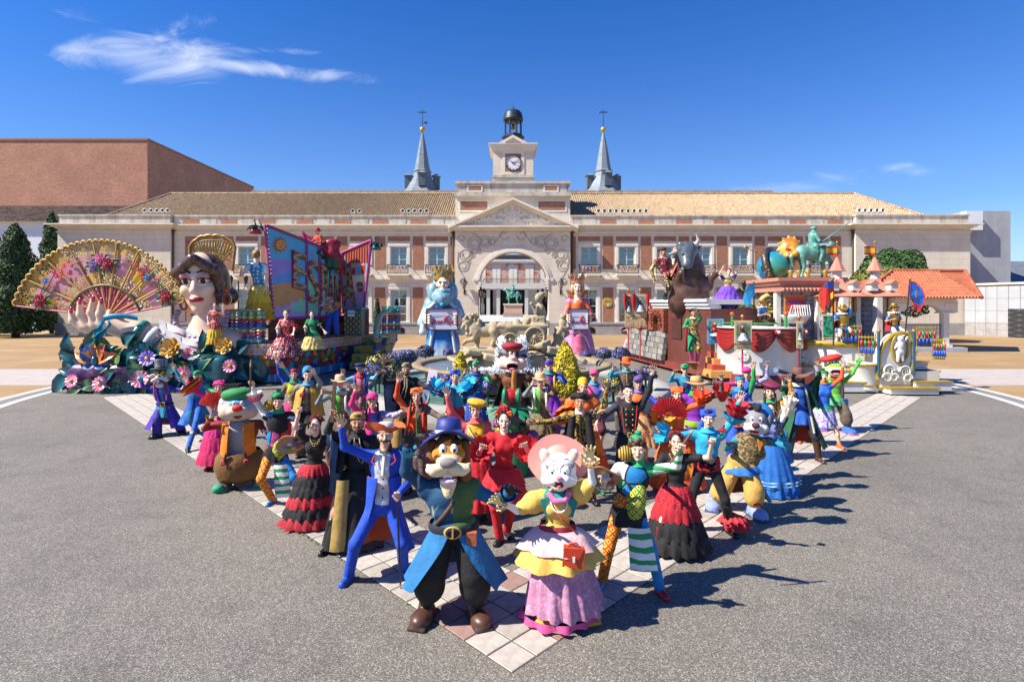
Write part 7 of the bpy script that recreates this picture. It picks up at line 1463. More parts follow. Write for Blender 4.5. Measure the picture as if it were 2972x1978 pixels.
b=MB();b.L_([(.16,.2),(.22,.23),(.26,.3),(.2,.37),(0,.39)],(0,.02,0),ply('#98202c'),26);b.L_([(.165,.19),(.175,.2),(.17,.22)],(0,.02,0),ply('#d89a4a'),26);lm_(f,b,'beret')
E12=P_('performer in grey dog costume with black tuft, blue beret, gold breeches and big lavender shoes',(2193,1226),((2110,1290),(2280,1254)),feet=[(2072,1474),(2192,1498)],hip=(2150,1355),nd=.23,big=1.3,H=.93,hs_=1.25,gloves=ply('#5a5458'),bm_=ply('#8a888c'),top=(K('#5a4a36','speckled_brown',pat=pn_('#a89058',24,.48,.55)),'L',('#1f8aa8','#1f8aa8')),bt_=('pants','#d0a654',{'style':'puff'}),sh_=None,xt_=[('peplum','#2a72c0',.12,.28,.1),('cuff','#2a8ab8',1,.12,.085,3,.02),('coat','#1f7f98',.5,.4,(1.0,1.3),'#7a4a3a',.0),('buttons','#e0c070',4,(-.25,.05),.1,.02)],**MC)
f=E12
for i in(0,1):bs_(f,i,ply('#8a9ac8'),.23,.11,.14,ply('#3a4468'));
b=MB();c=f.ft[1]+f.fw*.12+V_((0,0,.2));b.T_([c+V_((-.06,0,0)),c+V_((0,-.02,.03)),c+V_((.06,0,0))],.018,cl_('#e0452a'),6);b.B('shoelace',f.t)
lc_(f,'head',[('e',(0,0,.05),(.16,.15,.16),0),('e',(-.02,-.1,-.07),(.12,.14,.08),1),('e',(-.1,-.06,-.08),(.08,.09,.07),1),('e',(.1,-.06,-.08),(.08,.09,.07),1),('e',(0,-.06,-.12),(.12,.1,.06),1),('e',(.17,.02,-.03),(.05,.05,.17),2,MR_(R(14),3,'Y')),('e',(-.16,.05,-.0),(.04,.05,.13),2),('-e',(-.04,-.18,-.125),(.06,.05,.025),3)],[ply('#8e8b90'),ply('#d8d4d0'),ply('#6a676c'),ply('#c04a5a')],.013,.035)
lc_(f,'nose',[('e',(-.02,-.25,-.02),(.06,.045,.045),0)],[ply('#5a2a34')],.01,.01);eyes(f,.055,-.125,.06,.036,.045,.45,(-.1,-.1))
lc_(f,'forelock',[('e',(RU_(-.1,.1),RU_(-.08,.05),.22+RU_(-.02,.05)),(.04,.05,.045),0)for q in range(14)],[fur('#26242a')],.012,.015)
b=MB();b.b_((.05,.11,.1),(.23,.1,.22),ply('#1f72b8'),20,14,MR_(R(20),3,'Y'));lm_(f,b,'beret')
b=MB();c=f.neck+f.fw*.17-V_((0,0,.06));b.p_([(c.x-.01,c.z+.08),(c.x+.07,c.z+.02),(c.x+.02,c.z-.09)],c.y-.02,c.y,cl_('#ec8a2c'));b.B('neck_bow',f.t)
F5=P_('performer in green frog costume with red beret, lime shirt, brown breeches and blue shoes',(2425,1068),((2372,1110),(2497,1048)),feet=[(2388,1248),(2462,1258)],nd=.27,big=1.2,H=.9,hs_=1.35,gloves=ply('#5ac04a'),bm_=ply('#6ac04a'),top=('#6ab83c','L',('#6ab83c','#4ab04a')),bt_=('pants','#6a5a4c',{'style':'puff'}),sh_=None,xt_=[('cape','#4a4a50',.8,.36,2.2),('collar','#e8642a',.12,.06),('crossbelt','#5a6a70',-1,.014,'#5aa0c8'),('peplum','#5aa868',.2,.28,.1),('ribbonline','#3a3440',[(.1,.95,.14),(.13,.5,.18),(.12,.1,.2)],.04,'scarf')],**MC)
f=F5
for i in(0,1):bs_(f,i,ply('#3a6ac8'),.22,.12,.13,ply('#d83a6a'))
lc_(f,'head',[('e',(0,0,.05),(.2,.17,.14),0),('e',(-.075,-.07,.15),(.08,.08,.09),0),('e',(.075,-.07,.15),(.08,.08,.09),0),('e',(0,-.1,-.07),(.22,.15,.1),1),('e',(0,-.08,-.15),(.17,.13,.07),1),('e',(-.18,-.04,-.06),(.07,.09,.08),1),('e',(.18,-.04,-.06),(.07,.09,.08),1),('-e',(0,-.23,-.1),(.12,.1,.05),2)],[ply('#8ac83a'),ply('#f0e6b4'),ply('#7a1f2a')],.018,.035)
lc_(f,'tongue',[('e',(0,-.17,-.14),(.09,.09,.025),0)],[ply('#e88ab0')],.014,.01);eyes(f,.07,-.125,.16,.05,.07,.42,(-.2,-.1))
b=MB();b.L_([(.16,.2),(.24,.23),(.29,.29),(.2,.36),(0,.38)],(-.04,.04,-.02),ply('#d8342a'),26,M=MR_(R(-14),3,'Y'));lm_(f,b,'beret')
fd=9.6;t=tg_('fruit_costume','tall parade costume of red fruit with gold stem, green leaves and jewelled balls','costume',W(1483,1400,fd));q=fd/F
b=MB();b.T_([W(1492,1130,fd),W(1490,1104,fd),W(1494,1074,fd)],[.05,.042,.046],mat('stem_gold','#d0943c',.5,f=.66,pat=pn_('#b0702a',20)),12);b.B('stem',t)
clay('fruit',[('e',W(1485,1150,fd),(.17,.17,.15),0)]+[('e',W(1485+d_*17,1148,fd-.08),(.05,.11,.14),1)for d_ in(-1.2,1.2)],[mat('fruit_red','#c8242e',.35,f=.65),mat('fruit_green','#2f9a6a',.45,f=.6)],.02,.03,t)
for i in range(9):
 a=PI*(i/8);c=W(1483,1180,fd);tip=c+V_((.42*cos(a),-.25*sin(a),-.1+.05*sin(i*2)));n_=(tip-c).normalized();sd_=n_.cross(V_((0,0,1))).normalized();b=MB();b.G_([[c+n_*l*.45+sd_*w*x+V_((0,0,.05*sin(l*PI)-abs(x)*.02))for x in(-1,0,1)]for l,w in((0,.05),(.3,.1),(.6,.085),(.85,.05),(1.,.005))],mat('leaf_cloth','#1fa06a',.6,f=.62));b.B('leaf',t)
BP=[mat('ball_magenta','#b04a98',.4,f=.66,pat=p_dots('#e0a0d0',24,.25)),mat('ball_gold','#c89a2a',.35,.3,f=.7,pat=p_dots('#6a4a1a',26,.25)),mat('ball_bronze','#5a4a2a',.35,.3,f=.7,pat=p_dots('#b09a4a',26,.28))]
for i,(X,Y,r,m)in enumerate(((1503,1208,.11,0),(1450,1225,.11,0),(1488,1236,.1,1),(1520,1242,.11,2),(1545,1266,.12,0),(1452,1250,.1,1),(1470,1270,.12,2),(1510,1285,.12,1),(1490,1310,.14,0),(1455,1300,.12,0))):b=MB();b.b_(W(X,Y,fd-.05),r,BP[m],16,10);b.B('ball',t)
b=MB();c=W(1485,1300,fd);b.L_([(.3,.02),(.26,.6),(.2,1.1),(.12,1.35)],(c.x,fd+.08,0),mat('leaf_cloth','#1fa06a'),20);b.B('skirt',t)
# things held in hands
def fan(label,piv,r,a0,a1,cols,n=18,yaw=0.):
 t=tg_('hand_fan',label,'fan',piv);ry=MR_(yaw,3,'Z');prev=None
 rows=[[],[]]
 for i in range(n*2+1):a=a0+(a1-a0)*i/(2*n);dy=.008*(-1)**i;rows[0].append(V_(piv)+ry@V_((cos(a)*r*.2,dy*.3,sin(a)*r*.2)));rows[1].append(V_(piv)+ry@V_((cos(a)*r,dy,sin(a)*r)))
 b=MB();b.G_(rows,cl_(cols[0]),False);b.B('leaf',t)
 for i in range(0,n+1):a=a0+(a1-a0)*i/n;b=MB();b.T_([V_(piv)+ry@V_((-cos(a)*r*.05,-.004,-sin(a)*r*.05)),V_(piv)+ry@V_((cos(a)*r*.98,-.012,sin(a)*r*.98))],[.004,.003],cl_(cols[1]),4);b.B('rib',t)
fan('large bright red folding fan held by the woman in orange ruffles',E5.hand_pos[0]+V_((.02,-.1,0)),.29,R(-5),R(165),('#d8202a','#a8141c'))
fan('red folding fan held by the woman in the pink headscarf',A3.hand_pos[1]+V_((0,-.06,0)),.27,R(15),R(170),('#e0342a','#b0201c'))
def pt_(label,c,s,mir=1):
 t=tg_('palette',label,'palette',c);b=MB();M=MT__(c)@MR_(R(-12*mir),4,'Y')@MR_(R(25),4,'X');b.T=M
 pl=[(cos(a)*.17*s*(1+.12*sin(2*a+1)),sin(a)*.115*s*(1+.15*cos(a*3)))for a in NL_(0,2*PI,30)[:-1]];b.p_(pl,-.008,.008,mat('palette_wood','#c09068',.5,f=.66));b.B('board',t)
 for i,(x,z,cl)in enumerate(((-.09,-.02,'#3a9ad0'),(-.05,-.045,'#4aa86a'),(.0,-.05,'#e8c42a'),(.05,-.045,'#a05a78'),(.03,.0,'#7a5ab0'),(-.02,.01,'#e8e4e0'),(.09,-.02,'#b03a3a'),(.06,.05,'#1c1a1a'))):b=MB();b.T=M;b.b_((x*s,-.012,z*s),(.034*s,.012,.022*s),mat('paint_blob'+cl.strip('#'),cl,.3,f=.66),8,5);b.B('paint_dab',t)
pt_('wooden palette with paint dabs held by the harlequin on the left',W(848,1288,A5.d-.32),1.35)
pt_('wooden palette with paint dabs held by the curly-haired harlequin',W(1748,1384,E9.d-.2),1.05,-1)
def stick(name,label,cat,pts,r,m,tip=None):
 t=tg_(name,label,cat,pts[0]);b=MB();b.T_(pts,r,m,8);b.B('handle',t)
 if tip:b=MB();b.T_(tip[0],tip[1],tip[2],8);b.B('tip',t)
 return t
WOOD=mat('brush_wood','#7a4a30',.5,f=.62);BRI=mat('bristle','#c8a468',.8,f=.66)
h=A5.hand_pos[0];stick('paintbrush','long brown paintbrush raised by the harlequin on the left','brush',[h+V_((0,-.04,-.12)),h+V_((.005,-.04,.25))],[.011,.016],WOOD,([h+V_((.005,-.04,.25)),h+V_((.006,-.04,.3)),h+V_((.007,-.04,.36))],[.018,.016,.004],BRI))
h=E9.hand_pos[1];a_=W(1957,1335,E9.d-.4);z_=W(2022,1240,E9.d-.4);v=(z_-a_);o_=h+V_((0,-.03,0));stick('paintbrush','slim wooden paintbrush in the hand of the curly-haired harlequin','brush',[o_-v*.55,o_+v*.4],[.008,.014],WOOD,([o_+v*.4,o_+v*.52],[.015,.004],BRI))
def rose(label,p,st):
 t=tg_('rose',label,'flower',p);b=MB();rm=cl_('#c8182a',.6)
 for i in range(12):a=i*2.4;r=.012+.022*(i/12);b.b_(V_(p)+V_((r*cos(a),r*sin(a),.012*(1-i/6))),(.02,.02,.022),rm,7,5)
 b.B('bloom',t);b=MB();b.T_([st,V_(p)-V_((0,0,.01))],.005,GREENS[1],5);b.B('stem',t)
 b=MB();m_=V_(st).lerp(V_(p),.6);b.p_([(m_.x,m_.z),(m_.x+.05,m_.z+.03),(m_.x+.06,m_.z),(m_.x+.02,m_.z-.01)],m_.y-.002,m_.y+.002,GREENS[1]);b.B('leaf',t)
h=A6.hand_pos[0];rose('red rose held high by the flamenco dancer on the left',W(878,1146,A6.d-.15),h+V_((0,-.03,-.06)))
h=E10.hand_pos[1];rose('red rose held out by the flamenco dancer on the right',W(2098,1248,h.y-.02),h+V_((0,-.03,-.03)))
CRW=mat('cross_wood','#8a6448',.7,f=.62,var=.25)
def cross(label,h,top,arm,r):
 t=tg_('wooden_cross',label,'cross',h);b=MB();M=MR_(R(4),3,'Y');b.obox(V_(h)+V_((0,-.03,top/2-.06)),(r,r*.6,top/2+.06),CRW,M);b.B('upright',t);b=MB();c=V_(h)+M@V_((0,-.03,top*.62));b.obox(c-M@V_((arm/2+r,0,0))*.5-M@V_((r*.5,0,0)),((arm-r)/4+.0,r*.55,r),CRW,M);b.obox(c+M@V_((arm/2+r,0,0))*.5+M@V_((r*.5,0,0)),((arm-r)/4+.0,r*.55,r),CRW,M);b.B('crossbar',t)
cross('carved wooden cross held up by the robed man with gold band',A7.hand_pos[0],.36,.26,.02)
cross('plain wooden cross held up by the man in the black cape',B4.hand_pos[0],.34,.26,.018)
h=A8.hand_pos[1];gq=G(1162,1710);t=tg_('walking_cane','black walking cane with silver handle planted beside the blue-suited man','cane',gq);b=MB();hx_=h+V_((.02,-.03,.0));b.T_([gq+V_((0,0,.06)),hx_],.011,mat('cane_black','#1a181a',.25,f=.6,coat=.5),8);b.B('shaft',t);b=MB();b.T_([gq,gq+V_((0,0,.06))],.01,mat('cane_silver','#c8c8c8',.25,.8,f=.8),8);b.B('ferrule',t);b=MB();b.T_([hx_,hx_+V_((.01,-.01,.04)),hx_+V_((-.04,-.02,.045))],[.014,.016,.01],mat('cane_silver','#c8c8c8'),8);b.B('cane_handle',t)
h=C1.hand_pos[0];t=tg_('book','large pale book held open-side out by the man in turquoise','book',h);b=MB();c=W(1254,1098,C1.d-.15);M=MR_(R(-25),3,'Z')@MR_(R(10),3,'Y');b.obox(c,(.1,.006,.15),mat('book_cover','#d8c8d4',.6,f=.8),M);b.obox(c+M@V_((0,.03,0)),(.1,.005,.15),mat('book_cover','#d8c8d4'),M);b.B('cover',t);b=MB();b.obox(c+M@V_((.003,.0155,0)),(.092,.0085,.14),mat('book_page','#efeae2',.8,f=.8),M);b.B('pages',t)
h=F3.hand_pos[0];t=tg_('telescope','black and brass telescope raised by the explorer in green coat','telescope',h);e0=F3.hc+V_((-.06,-.1,.02));e1=W(2254,1074,F3.d-.45);b=MB();b.T_([e0,e0.lerp(e1,.5)],[.022,.028],mat('scope_black','#1c1a1c',.35,f=.6),12);b.B('eyepiece',t);b=MB();b.T_([e0.lerp(e1,.5),e1],[.034,.042],mat('scope_brown','#4a2c20',.4,f=.6),12);b.B('barrel',t);b=MB();b.T_([e1,e1+(e1-e0).normalized()*.03],[.05,.05],mat('cane_silver','#c8c8c8'),14);b.B('lens_ring',t)
# parade floats: shared helpers
ST=dict(name='statue',cat='statue',group='painted figures on the parade floats')
def pp_(pl,X,Y):

 r=V_(((X-CX)/F,1,-(Y-HZ)/F));o=V_((0,0,CAMH));return o+r*((pl[0]-o).dot(pl[1])/r.dot(pl[1]))
def mkplane(a,b,c):
 n=(b-a).cross(c-a).normalized();return(a,n if n.y<0 else-n)
def po_(pl,px,m,name,parent,off=.0,th=.03):
 a=[pp_(pl,*p)+pl[1]*off for p in px];f_=[p+pl[1]*th for p in a];n=len(a);b=MB()
 b.add(a+f_,[tuple(range(n)),tuple(range(n,2*n))[::-1]]+[(i,n+i,n+(i+1)%n,(i+1)%n)for i in range(n)],m);return b.B(name,parent)
def lo_(pl,ch,quad,m,name,parent,off,th=.03):
 me=text_mesh(ch,1,m,.5);co=np.zeros(len(me.vertices)*3);me.vertices.foreach_get('co',co);co=co.reshape(-1,3);lo,hi=co.min(0),co.max(0);u=(co-lo)/(hi-lo);out=[]
 for(a,b_,c)in u:
  X=(quad[0][0]*(1-a)+quad[1][0]*a)*(1-b_)+(quad[3][0]*(1-a)+quad[2][0]*a)*b_;Y=(quad[0][1]*(1-a)+quad[1][1]*a)*(1-b_)+(quad[3][1]*(1-a)+quad[2][1]*a)*b_
  out.append(pp_(pl,X,Y)+pl[1]*(off+th*c))
 me.vertices.foreach_set('co',np.array(out).ravel());me.update();return link(name,me,parent)
def fl_(name,c,r,n,m1,m2,parent,nrm=V_((0,-1,.25)),layers=1,cup=.15):
 nrm=V_(nrm).normalized();u=nrm.orthogonal().normalized();v=nrm.cross(u);c=V_(c);o=None
 fl=MB();fl.b_(c+nrm*r*.14,r*.26,m2,10,6,None);o=fl.B(name,parent)
 for L in range(layers):
  k_=1-.3*L
  for i in range(n):
   a=2*PI*(i+.5*L)/n;d=u*cos(a)+v*sin(a);s=d.cross(nrm);b=MB();rows=[]
   for t_,w in((.12,.1),(.35,.24),(.65,.34),(.88,.26),(1.,.06)):rows.append([c+d*r*k_*t_+s*r*k_*w*x*(1.6*6/n)**.5+nrm*(r*(cup*t_*t_+.1*L+.04)-abs(x)*r*.05+(.05*r if x==0 else 0))for x in(-1,-.5,0,.5,1)])
   b.G_(rows,m1 if(i+L)%2 else m1);b.B('petal',o)
 return o
def leaf(c,d,L,w,m,parent,nrm=V_((0,-1,.2)),curl=.25,name='leaf'):
 d=V_(d).normalized();n=V_(nrm);n=(n-d*n.dot(d)).normalized();s=d.cross(n);b=MB();rows=[]
 for t_,q in((0,.15),(.15,.55),(.35,.95),(.6,.9),(.82,.5),(1.,.02)):rows.append([V_(c)+d*L*t_+s*w*q*x+n*(curl*L*sin(t_*PI)*.6-curl*L*t_*t_*.5+w*.35*abs(x)*(1 if abs(x)>.1 else 0))for x in(-1,-.5,0,.5,1)])
 b.G_(rows,m);return b.B(name,parent)
def ws_(b,A,B,z0,z1,th,m,off=0.):
 A=V_((A[0],A[1],0));B=V_((B[0],B[1],0));d=(B-A).normalized();n=V_((d.y,-d.x,0));c=(A+B)/2+n*(off-th/2)
 b.obox((c.x,c.y,(z0+z1)/2),((B-A).length/2,th/2,(z1-z0)/2),m,Matrix((d,-n,V_((0,0,1)))).transposed())
LF=tg_('flower_float','parade float base of dark painted leaves, purple petals and big daisies','parade float',(-11.5,20,0))
M_LEAF=pa_(lin('#1d4f5a',.62),name_='x')if False else mat('painted_leaf','#1d4f66',.3,f=.82,var=.2,vs=3,coat=.3,pat=pn_('#1f6a68',3.2,.42,.66,'#26337a',4,(1,1,2.5)))
M_LEAF2=mat('painted_leaf_green','#1f5a5a',.3,f=.82,var=.25,vs=4,coat=.3,pat=pn_('#7fa040',4.5,.54,.68,'#1f3f7a',4,(1,1,2.5)));M_PURP=mat('painted_purple','#4a2a50',.3,f=.82,var=.25,vs=3,coat=.3,pat=pn_('#7a4a78',3,.45,.65))
clay('base',[('b',(-12.4,20.7,.62),(2.3,1.4,.58),.3,0),('b',(-10.6,21.7,.6),(1.4,1.3,.55),.3,0),('e',(-12.5,20.5,1.1),(2.0,1.0,.35),0)],[M_LEAF],.07,.2,LF)
b=MB();b.box(-14.5,-9.6,19.2,22.4,.04,.2,mat('float_skirt','#16161a',.7));b.B('chassis',LF)
RS2=np.random.RandomState(5)
for i in range(230):
 X=RS2.uniform(212,690);Y=RS2.uniform(1000,1130);d=18.6+.0045*max(0,X-430)+.010*(1128-Y)*.6
 c=W(X,Y,d);a=RS2.uniform(-2.6,-.5)if RS2.rand()<.7 else RS2.uniform(0,PI);leaf(c,(cos(a),-.3,sin(a)*.9),RS2.uniform(.5,1.),RS2.uniform(.16,.3),(M_LEAF,M_LEAF,M_LEAF2)[i%3],LF,(0,-1,.35),RS2.uniform(.15,.4))
for X,Y,w,h,rz in((250,1100,62,42,.35),(330,1105,66,46,-.4),(235,1128,40,24,.1),(345,1135,60,20,-.1),(290,1080,40,34,0)):
 c=W(X,Y,18.75);q=18.75/F;clay('petal',[('e',c,(w*q,.25,h*q),0,MR_(rz,3,'Y'))],[M_PURP],.05,.05,LF)
FCOL={n_:mat('petal_'+n_,c_,.35,f=.86,var=.14,vs=5,coat=.3,pat=pn_(d_,5,.45,.6))for n_,c_,d_ in(('pink','#d8608a','#f0a8bc'),('violet','#7a5ac0','#b09ae0'),('yellow','#e0a43a','#f0ca70'),('red','#c0263a','#e8c04a'),('blue','#2a5aa8','#3a2a60'),('orange','#e0702a','#f0b04a'))}
for X,Y,r,c_,lay in((428,1040,.27,'violet',1),(291,1114,.27,'pink',1),(407,1100,.3,'pink',1),(532,1085,.27,'pink',1),(209,1105,.24,'pink',1),(545,1025,.2,'pink',1),(668,1062,.24,'pink',1),(497,1011,.36,'yellow',3),(652,1005,.3,'yellow',3)):
 d=18.35+.0028*max(0,X-420);fl_('daisy' if lay==1 else 'rose_bloom',W(X,Y,d),r,12 if lay==1 else 7,FCOL[c_],FCOL['yellow'],LF,(-.15 if X<300 else .1,-1,.3),lay,.2 if lay==1 else .45)
c=W(285,1046,18.3)
for a,L,w,m in((95,.62,.2,'yellow'),(60,.66,.24,'red'),(128,.7,.26,'blue'),(20,.75,.2,'orange'),(160,.75,.2,'orange'),(200,.55,.24,'blue'),(-20,.55,.24,'blue'),(75,.5,.14,'red'),(112,.5,.14,'red')):leaf(c,(cos(R(a)),-.25,sin(R(a))),L,w,FCOL[m],LF,(0,-1,.1),.35,'butterfly_petal')
b=MB();b.b_(c+V_((0,-.15,0)),(.1,.12,.17),mat('bead_teal','#1f6a80',.2,f=.8,coat=.5),12,8);b.B('flower_centre',LF)
LG=tg_('giant_figure','giant bust of a dark-haired lady with red lips, gold comb and bead necklace','statue',W(590,1000,20.8));LD=20.6
M_LSK=mat('figure_skin','#f2cfb2',.32,f=.92,var=.04,vs=1,coat=.2);M_LHAIR=mat('figure_hair','#70503f',.3,f=.8,var=.2,vs=3,pat=ps_('#4a302a',5,0,.4,.8),coat=.3)
LS_=9.2;LM=MT__(W(586,822,LD))@MR_(R(12),4,'Z')@MR_(R(-3),4,'Y')@MR_(R(4),4,'X')@Matrix.Scale(LS_,4)
def lady_pred(c,fm):
 x,y,z=c[:,0],c[:,1],c[:,2];ax=np.abs(x);fr=y<-.045;fm=fm.copy()
 fm[fr&(((ax-.036)/.03)**2+((z-.024)/.016)**2<1)&(z>.012)]=5
 fm[fr&(((ax-.032)/.0225)**2+((z-.0125)/.0125)**2<1)]=3
 fm[fr&(((ax-.031)/.0185)**2+((z-.011)/.0085)**2<1)]=2;fm[fr&(np.hypot(ax-.031,z-.0105)<.0102)]=3
 br=.044+.008*np.sin(np.clip((ax-.01)/.045,0,1)*PI);fm[fr&(ax>.011)&(ax<.06)&(np.abs(z-br)<.0042)]=4
 fm[(y<-.065)&((x/.028)**2+((z+.0615)/.0105)**2<1)]=1;return fm
v_,f_,m_=sc__(HP_[:-1]+[C((0,.02,-.06),(0,.03,-.21),.05,.058)],.0036,.014,lady_pred)
link('face',mn_('face',xf(v_,LM),f_,[M_LSK,mat('figure_lips','#b0203c',.3,f=.86),M_EYE,M_IRIS,mat('figure_brow','#4a2a26',.5),mat('eye_shadow','#e89a98',.4,f=.7)],m_),LG)
hp_=[('e',(0,.028,.042),(.083,.093,.09),0),('e',(.06,.02,-.0),(.04,.07,.09),0),('e',(-.065,.02,.01),(.03,.07,.08),0),C((-.005,-.085,.1),(-.07,-.06,.045),.018,.022),C((.005,-.085,.1),(.068,-.062,.05),.018,.024),C((.068,-.062,.05),(.078,-.04,-.005),.022,.014),C((.078,-.04,-.0),(.083,-.05,-.045),.012,.009),C((.083,-.05,-.045),(.072,-.062,-.05),.009,.006),('e',(.09,.05,-.06),(.035,.04,.035),0),('e',(0,.1,-.03),(.06,.04,.06),0)]
hp_+=[('e',(sg*.045,-.083,.062),(.015,.012,.015),0)for sg in(-1,1)]
v_,f_,m_=sc__(hp_,.005,.012);link('hair',mn_('hair',xf(v_,LM),f_,[M_LHAIR],m_),LG)
sd=LD+.1;P=[('e',W(612,990,sd),(1.35,.75,.55),0),C(W(600,905,sd),W(604,975,sd),.5,.75),('e',W(530,995,sd),(.7,.6,.5),1),('e',W(690,1000,sd+.3),(.8,.6,.5),1)]
clay('shoulders',P,[M_LSK,mat('blouse_white','#efe8e4',.4,f=.8)],.06,.2,LG)
for i in range(3):
 b=MB();rows=[]
 for t_ in(0,.5,1):rows.append([W(462+110*q+16*t_*sin(q*14+i),925+20*i+30*t_+q*48+10*sin(q*11+i*2)*t_,sd-.75-.12*i-.1*t_)for q in NL_(0,1,16)])
 b.G_(rows,mat('blouse_white','#efe8e4'));b.T_(rows[-1],.035,mat('blouse_trim','#8a2a3a',.4),5);b.B('ruffle',LG)
b=MB()
for i in range(19):a=PI*(i/18-.5)*1.15;b.b_(W(600,915,sd)+V_((.95*sin(a),-.35-.35*cos(a),-.05-.75*cos(a))),.115,mat('bead_mauve','#b89ab0',.25,f=.7,coat=.5),12,8)
b.B('bead_necklace',LG)
b=MB();c=W(598,914,sd);b.L_([(.5,-.06),(.53,0),(.5,.06)],c,mat('choker_pink','#b0607a',.4,f=.86),28);b.B('choker',LG)
gm=mat('comb_gold','#b08a42',.4,.3,f=.7,var=.2,vs=3);b=MB();cb_=W(613,797,LD+.45);q=21.2/F
def cpt(u,v):return cb_+V_((u*(60+8*v)*q,.12*v,v*112*q))
out=[cpt(u,1-.3*abs(u)**3.2+.03*abs(sin(u*9)))for u in NL_(-1,1,33)]
b.T_([cpt(-1,.1)]+out+[cpt(1,.1)],.06,gm,6);b.T_([cpt(u,.9-.26*abs(u)**3.2)for u in NL_(-.95,.95,17)],.03,gm,5);b.T_([cpt(u,.45+.1*cos(u*3))for u in NL_(-1,1,17)],.035,gm,5)
for i in range(17):u=-1+2*i/16;b.T_([cpt(u*.35,.2),cpt(u*.75+.06*sin(i),.55),cpt(u,.95-.3*abs(u)**3.2)],.03,gm,5)
for i in range(14):u=-.9+1.8*i/13;a_=[cpt(u+.08*cos(t),.72-.2*abs(u)**3+.11*sin(t))for t in NL_(0,2*PI,11)];b.T_(a_,.022,gm,4)
for i in range(10):u=-.6+1.2*i/9;a_=[cpt(u+.07*cos(t),.5+.08*sin(t))for t in NL_(0,2*PI,11)];b.T_(a_,.022,gm,4)
b.B('hair_comb',LG)
for X,Y in((659,868),(534,885)):
 b=MB();c=W(X,Y,LD-.35);b.L_([(.13,-.04),(.2,0),(.13,.04)],c,mat('earring_orange','#c8562a',.3,f=.86),18,M=MR_(R(90),3,'X'),sx=.8);b.L_([(.21,-.03),(.235,0),(.21,.03)],c,mat('earring_white','#efe4d8',.3,f=.8),18,M=MR_(R(90),3,'X'),sx=.8);b.b_(c+V_((0,0,.34)),.1,mat('earring_orange','#c8562a'),10,7);b.B('earring',LG)
ad=19.7;Q=lambda X,Y,dy=0.:W(X,Y,ad+dy)
P=[C(Q(480,1000,.5),Q(395,965,.2),.46,.42),C(Q(395,965,.2),Q(325,942),.4,.33),('e',Q(285,942),(.42,.24,.3),0),('e',Q(255,948,-.02),(.34,.22,.24),0)]
for tip,mid,root in(((206,902),(212,928),(240,948)),((232,877),(233,912),(255,944)),((270,868),(264,905),(275,940)),((294,876),(290,910),(295,938))):P+=[C(Q(*root,-.1),Q(*mid,-.18),.15,.125),C(Q(*mid,-.18),Q(*tip,-.22),.125,.085)]
P+=[C(Q(315,935,.2),Q(318,905,.35),.14,.1)]
clay('arm',P,[M_LSK],.035,.07,LG)
for X,Y in((206,900),(232,874),(270,866),(294,873)):b=MB();b.b_(Q(X,Y,-.29),(.075,.04,.13),mat('nail_pink','#c02a5a',.2,f=.86,coat=.5),10,8);b.B('fingernail',LG)
for X,Y,r,m in((403,972,.56,mat('bangle_teal','#1f8a78',.25,f=.82,coat=.4,pat=pn_('#0f5a4a',2,.45,.6))),(440,986,.5,mat('bangle_white','#e6e4e0',.3,f=.8))):
 b=MB();ax_=(Q(395,965,.2)-Q(480,1000,.5)).normalized();Mx=frame(ax_,(0,1,0))@MR_(R(90),3,'X');b.L_([(r*.88,-.14),(r,-.1),(r*1.04,0),(r,.1),(r*.88,.14)],Q(X,Y,.25),m,28,M=Mx);b.B('bangle',LG)
b=MB();tm=mat('scarf_teal','#1f9ac0',.35,f=.82,var=.15,vs=3)
rows=[]
for q in range(9):t_=q/8;rows.append([Q(302-30*t_+8*sin(q)+w*(16+14*t_),930+75*t_,-.3+.06*sin(w*5+q))for w in NL_(-1,1,9)])
b.G_(rows,tm);rows=[]
for q in range(9):t_=q/8;rows.append([Q(300+100*t_,924+4*sin(t_*PI)-12*sin(t_*PI)+w*(9-3*t_),-.42+.5*t_*.6-.04*cos(w*2))for w in NL_(-1,1,5)])
b.G_(rows,tm);b.B('scarf',LG)
FN=tg_('giant_fan','giant open pink and gold lace fan painted with roses held by the giant hand','fan',W(313,920,20.1));fd=20.15
fpv=(313,920);fcc=(287,957);fR=262.
def frad(a):
 dx,dy=cos(a),-sin(a);ox,oy=fpv[0]-fcc[0],fpv[1]-fcc[1];bq=ox*dx+oy*dy;return-bq+math.sqrt(bq*bq-(ox*ox+oy*oy-fR*fR))
FA0,FA1=R(11),R(173)
def fp(a,t_,dy=0.):r=frad(a)*t_;return W(fpv[0]+r*cos(a),fpv[1]-r*sin(a),fd+dy+.25*abs(cos(a))*0)
def lace_alpha(scale):
 def fn(k,v):return k.m('GREATER_THAN',k.vor(v,scale,'DISTANCE_TO_EDGE'),.0)if False else k.m('SUBTRACT',1.,k.m('MULTIPLY',k.m('GREATER_THAN',k.vor(v,scale,'DISTANCE_TO_EDGE'),.17),k.m('GREATER_THAN',k.noise(v,2.2),.46)))
 return fn
M_LACEG=mat('gold_lace','#d8ac50',.5,f=.72,var=.15,vs=5,alpha=lace_alpha(11));M_LACEP=mat('pink_lace','#dd8f78',.5,f=.72,var=.15,vs=2,pat=pn_('#d8ac50',1.6,.42,.6),alpha=lace_alpha(9));M_FPINK=mat('fan_pink','#e79cae',.5,f=.72,var=.06,vs=2,pat=pn_('#efcf3a',.9,.56,.62));M_FRED=mat('fan_lattice','#b8485a',.45,f=.86,pat=pn_('#e08a6a',6,.42,.6),alpha=lace_alpha(8));M_FGOLD=mat('fan_gold','#d9ae58',.45,f=.72,var=.1)
NS=9
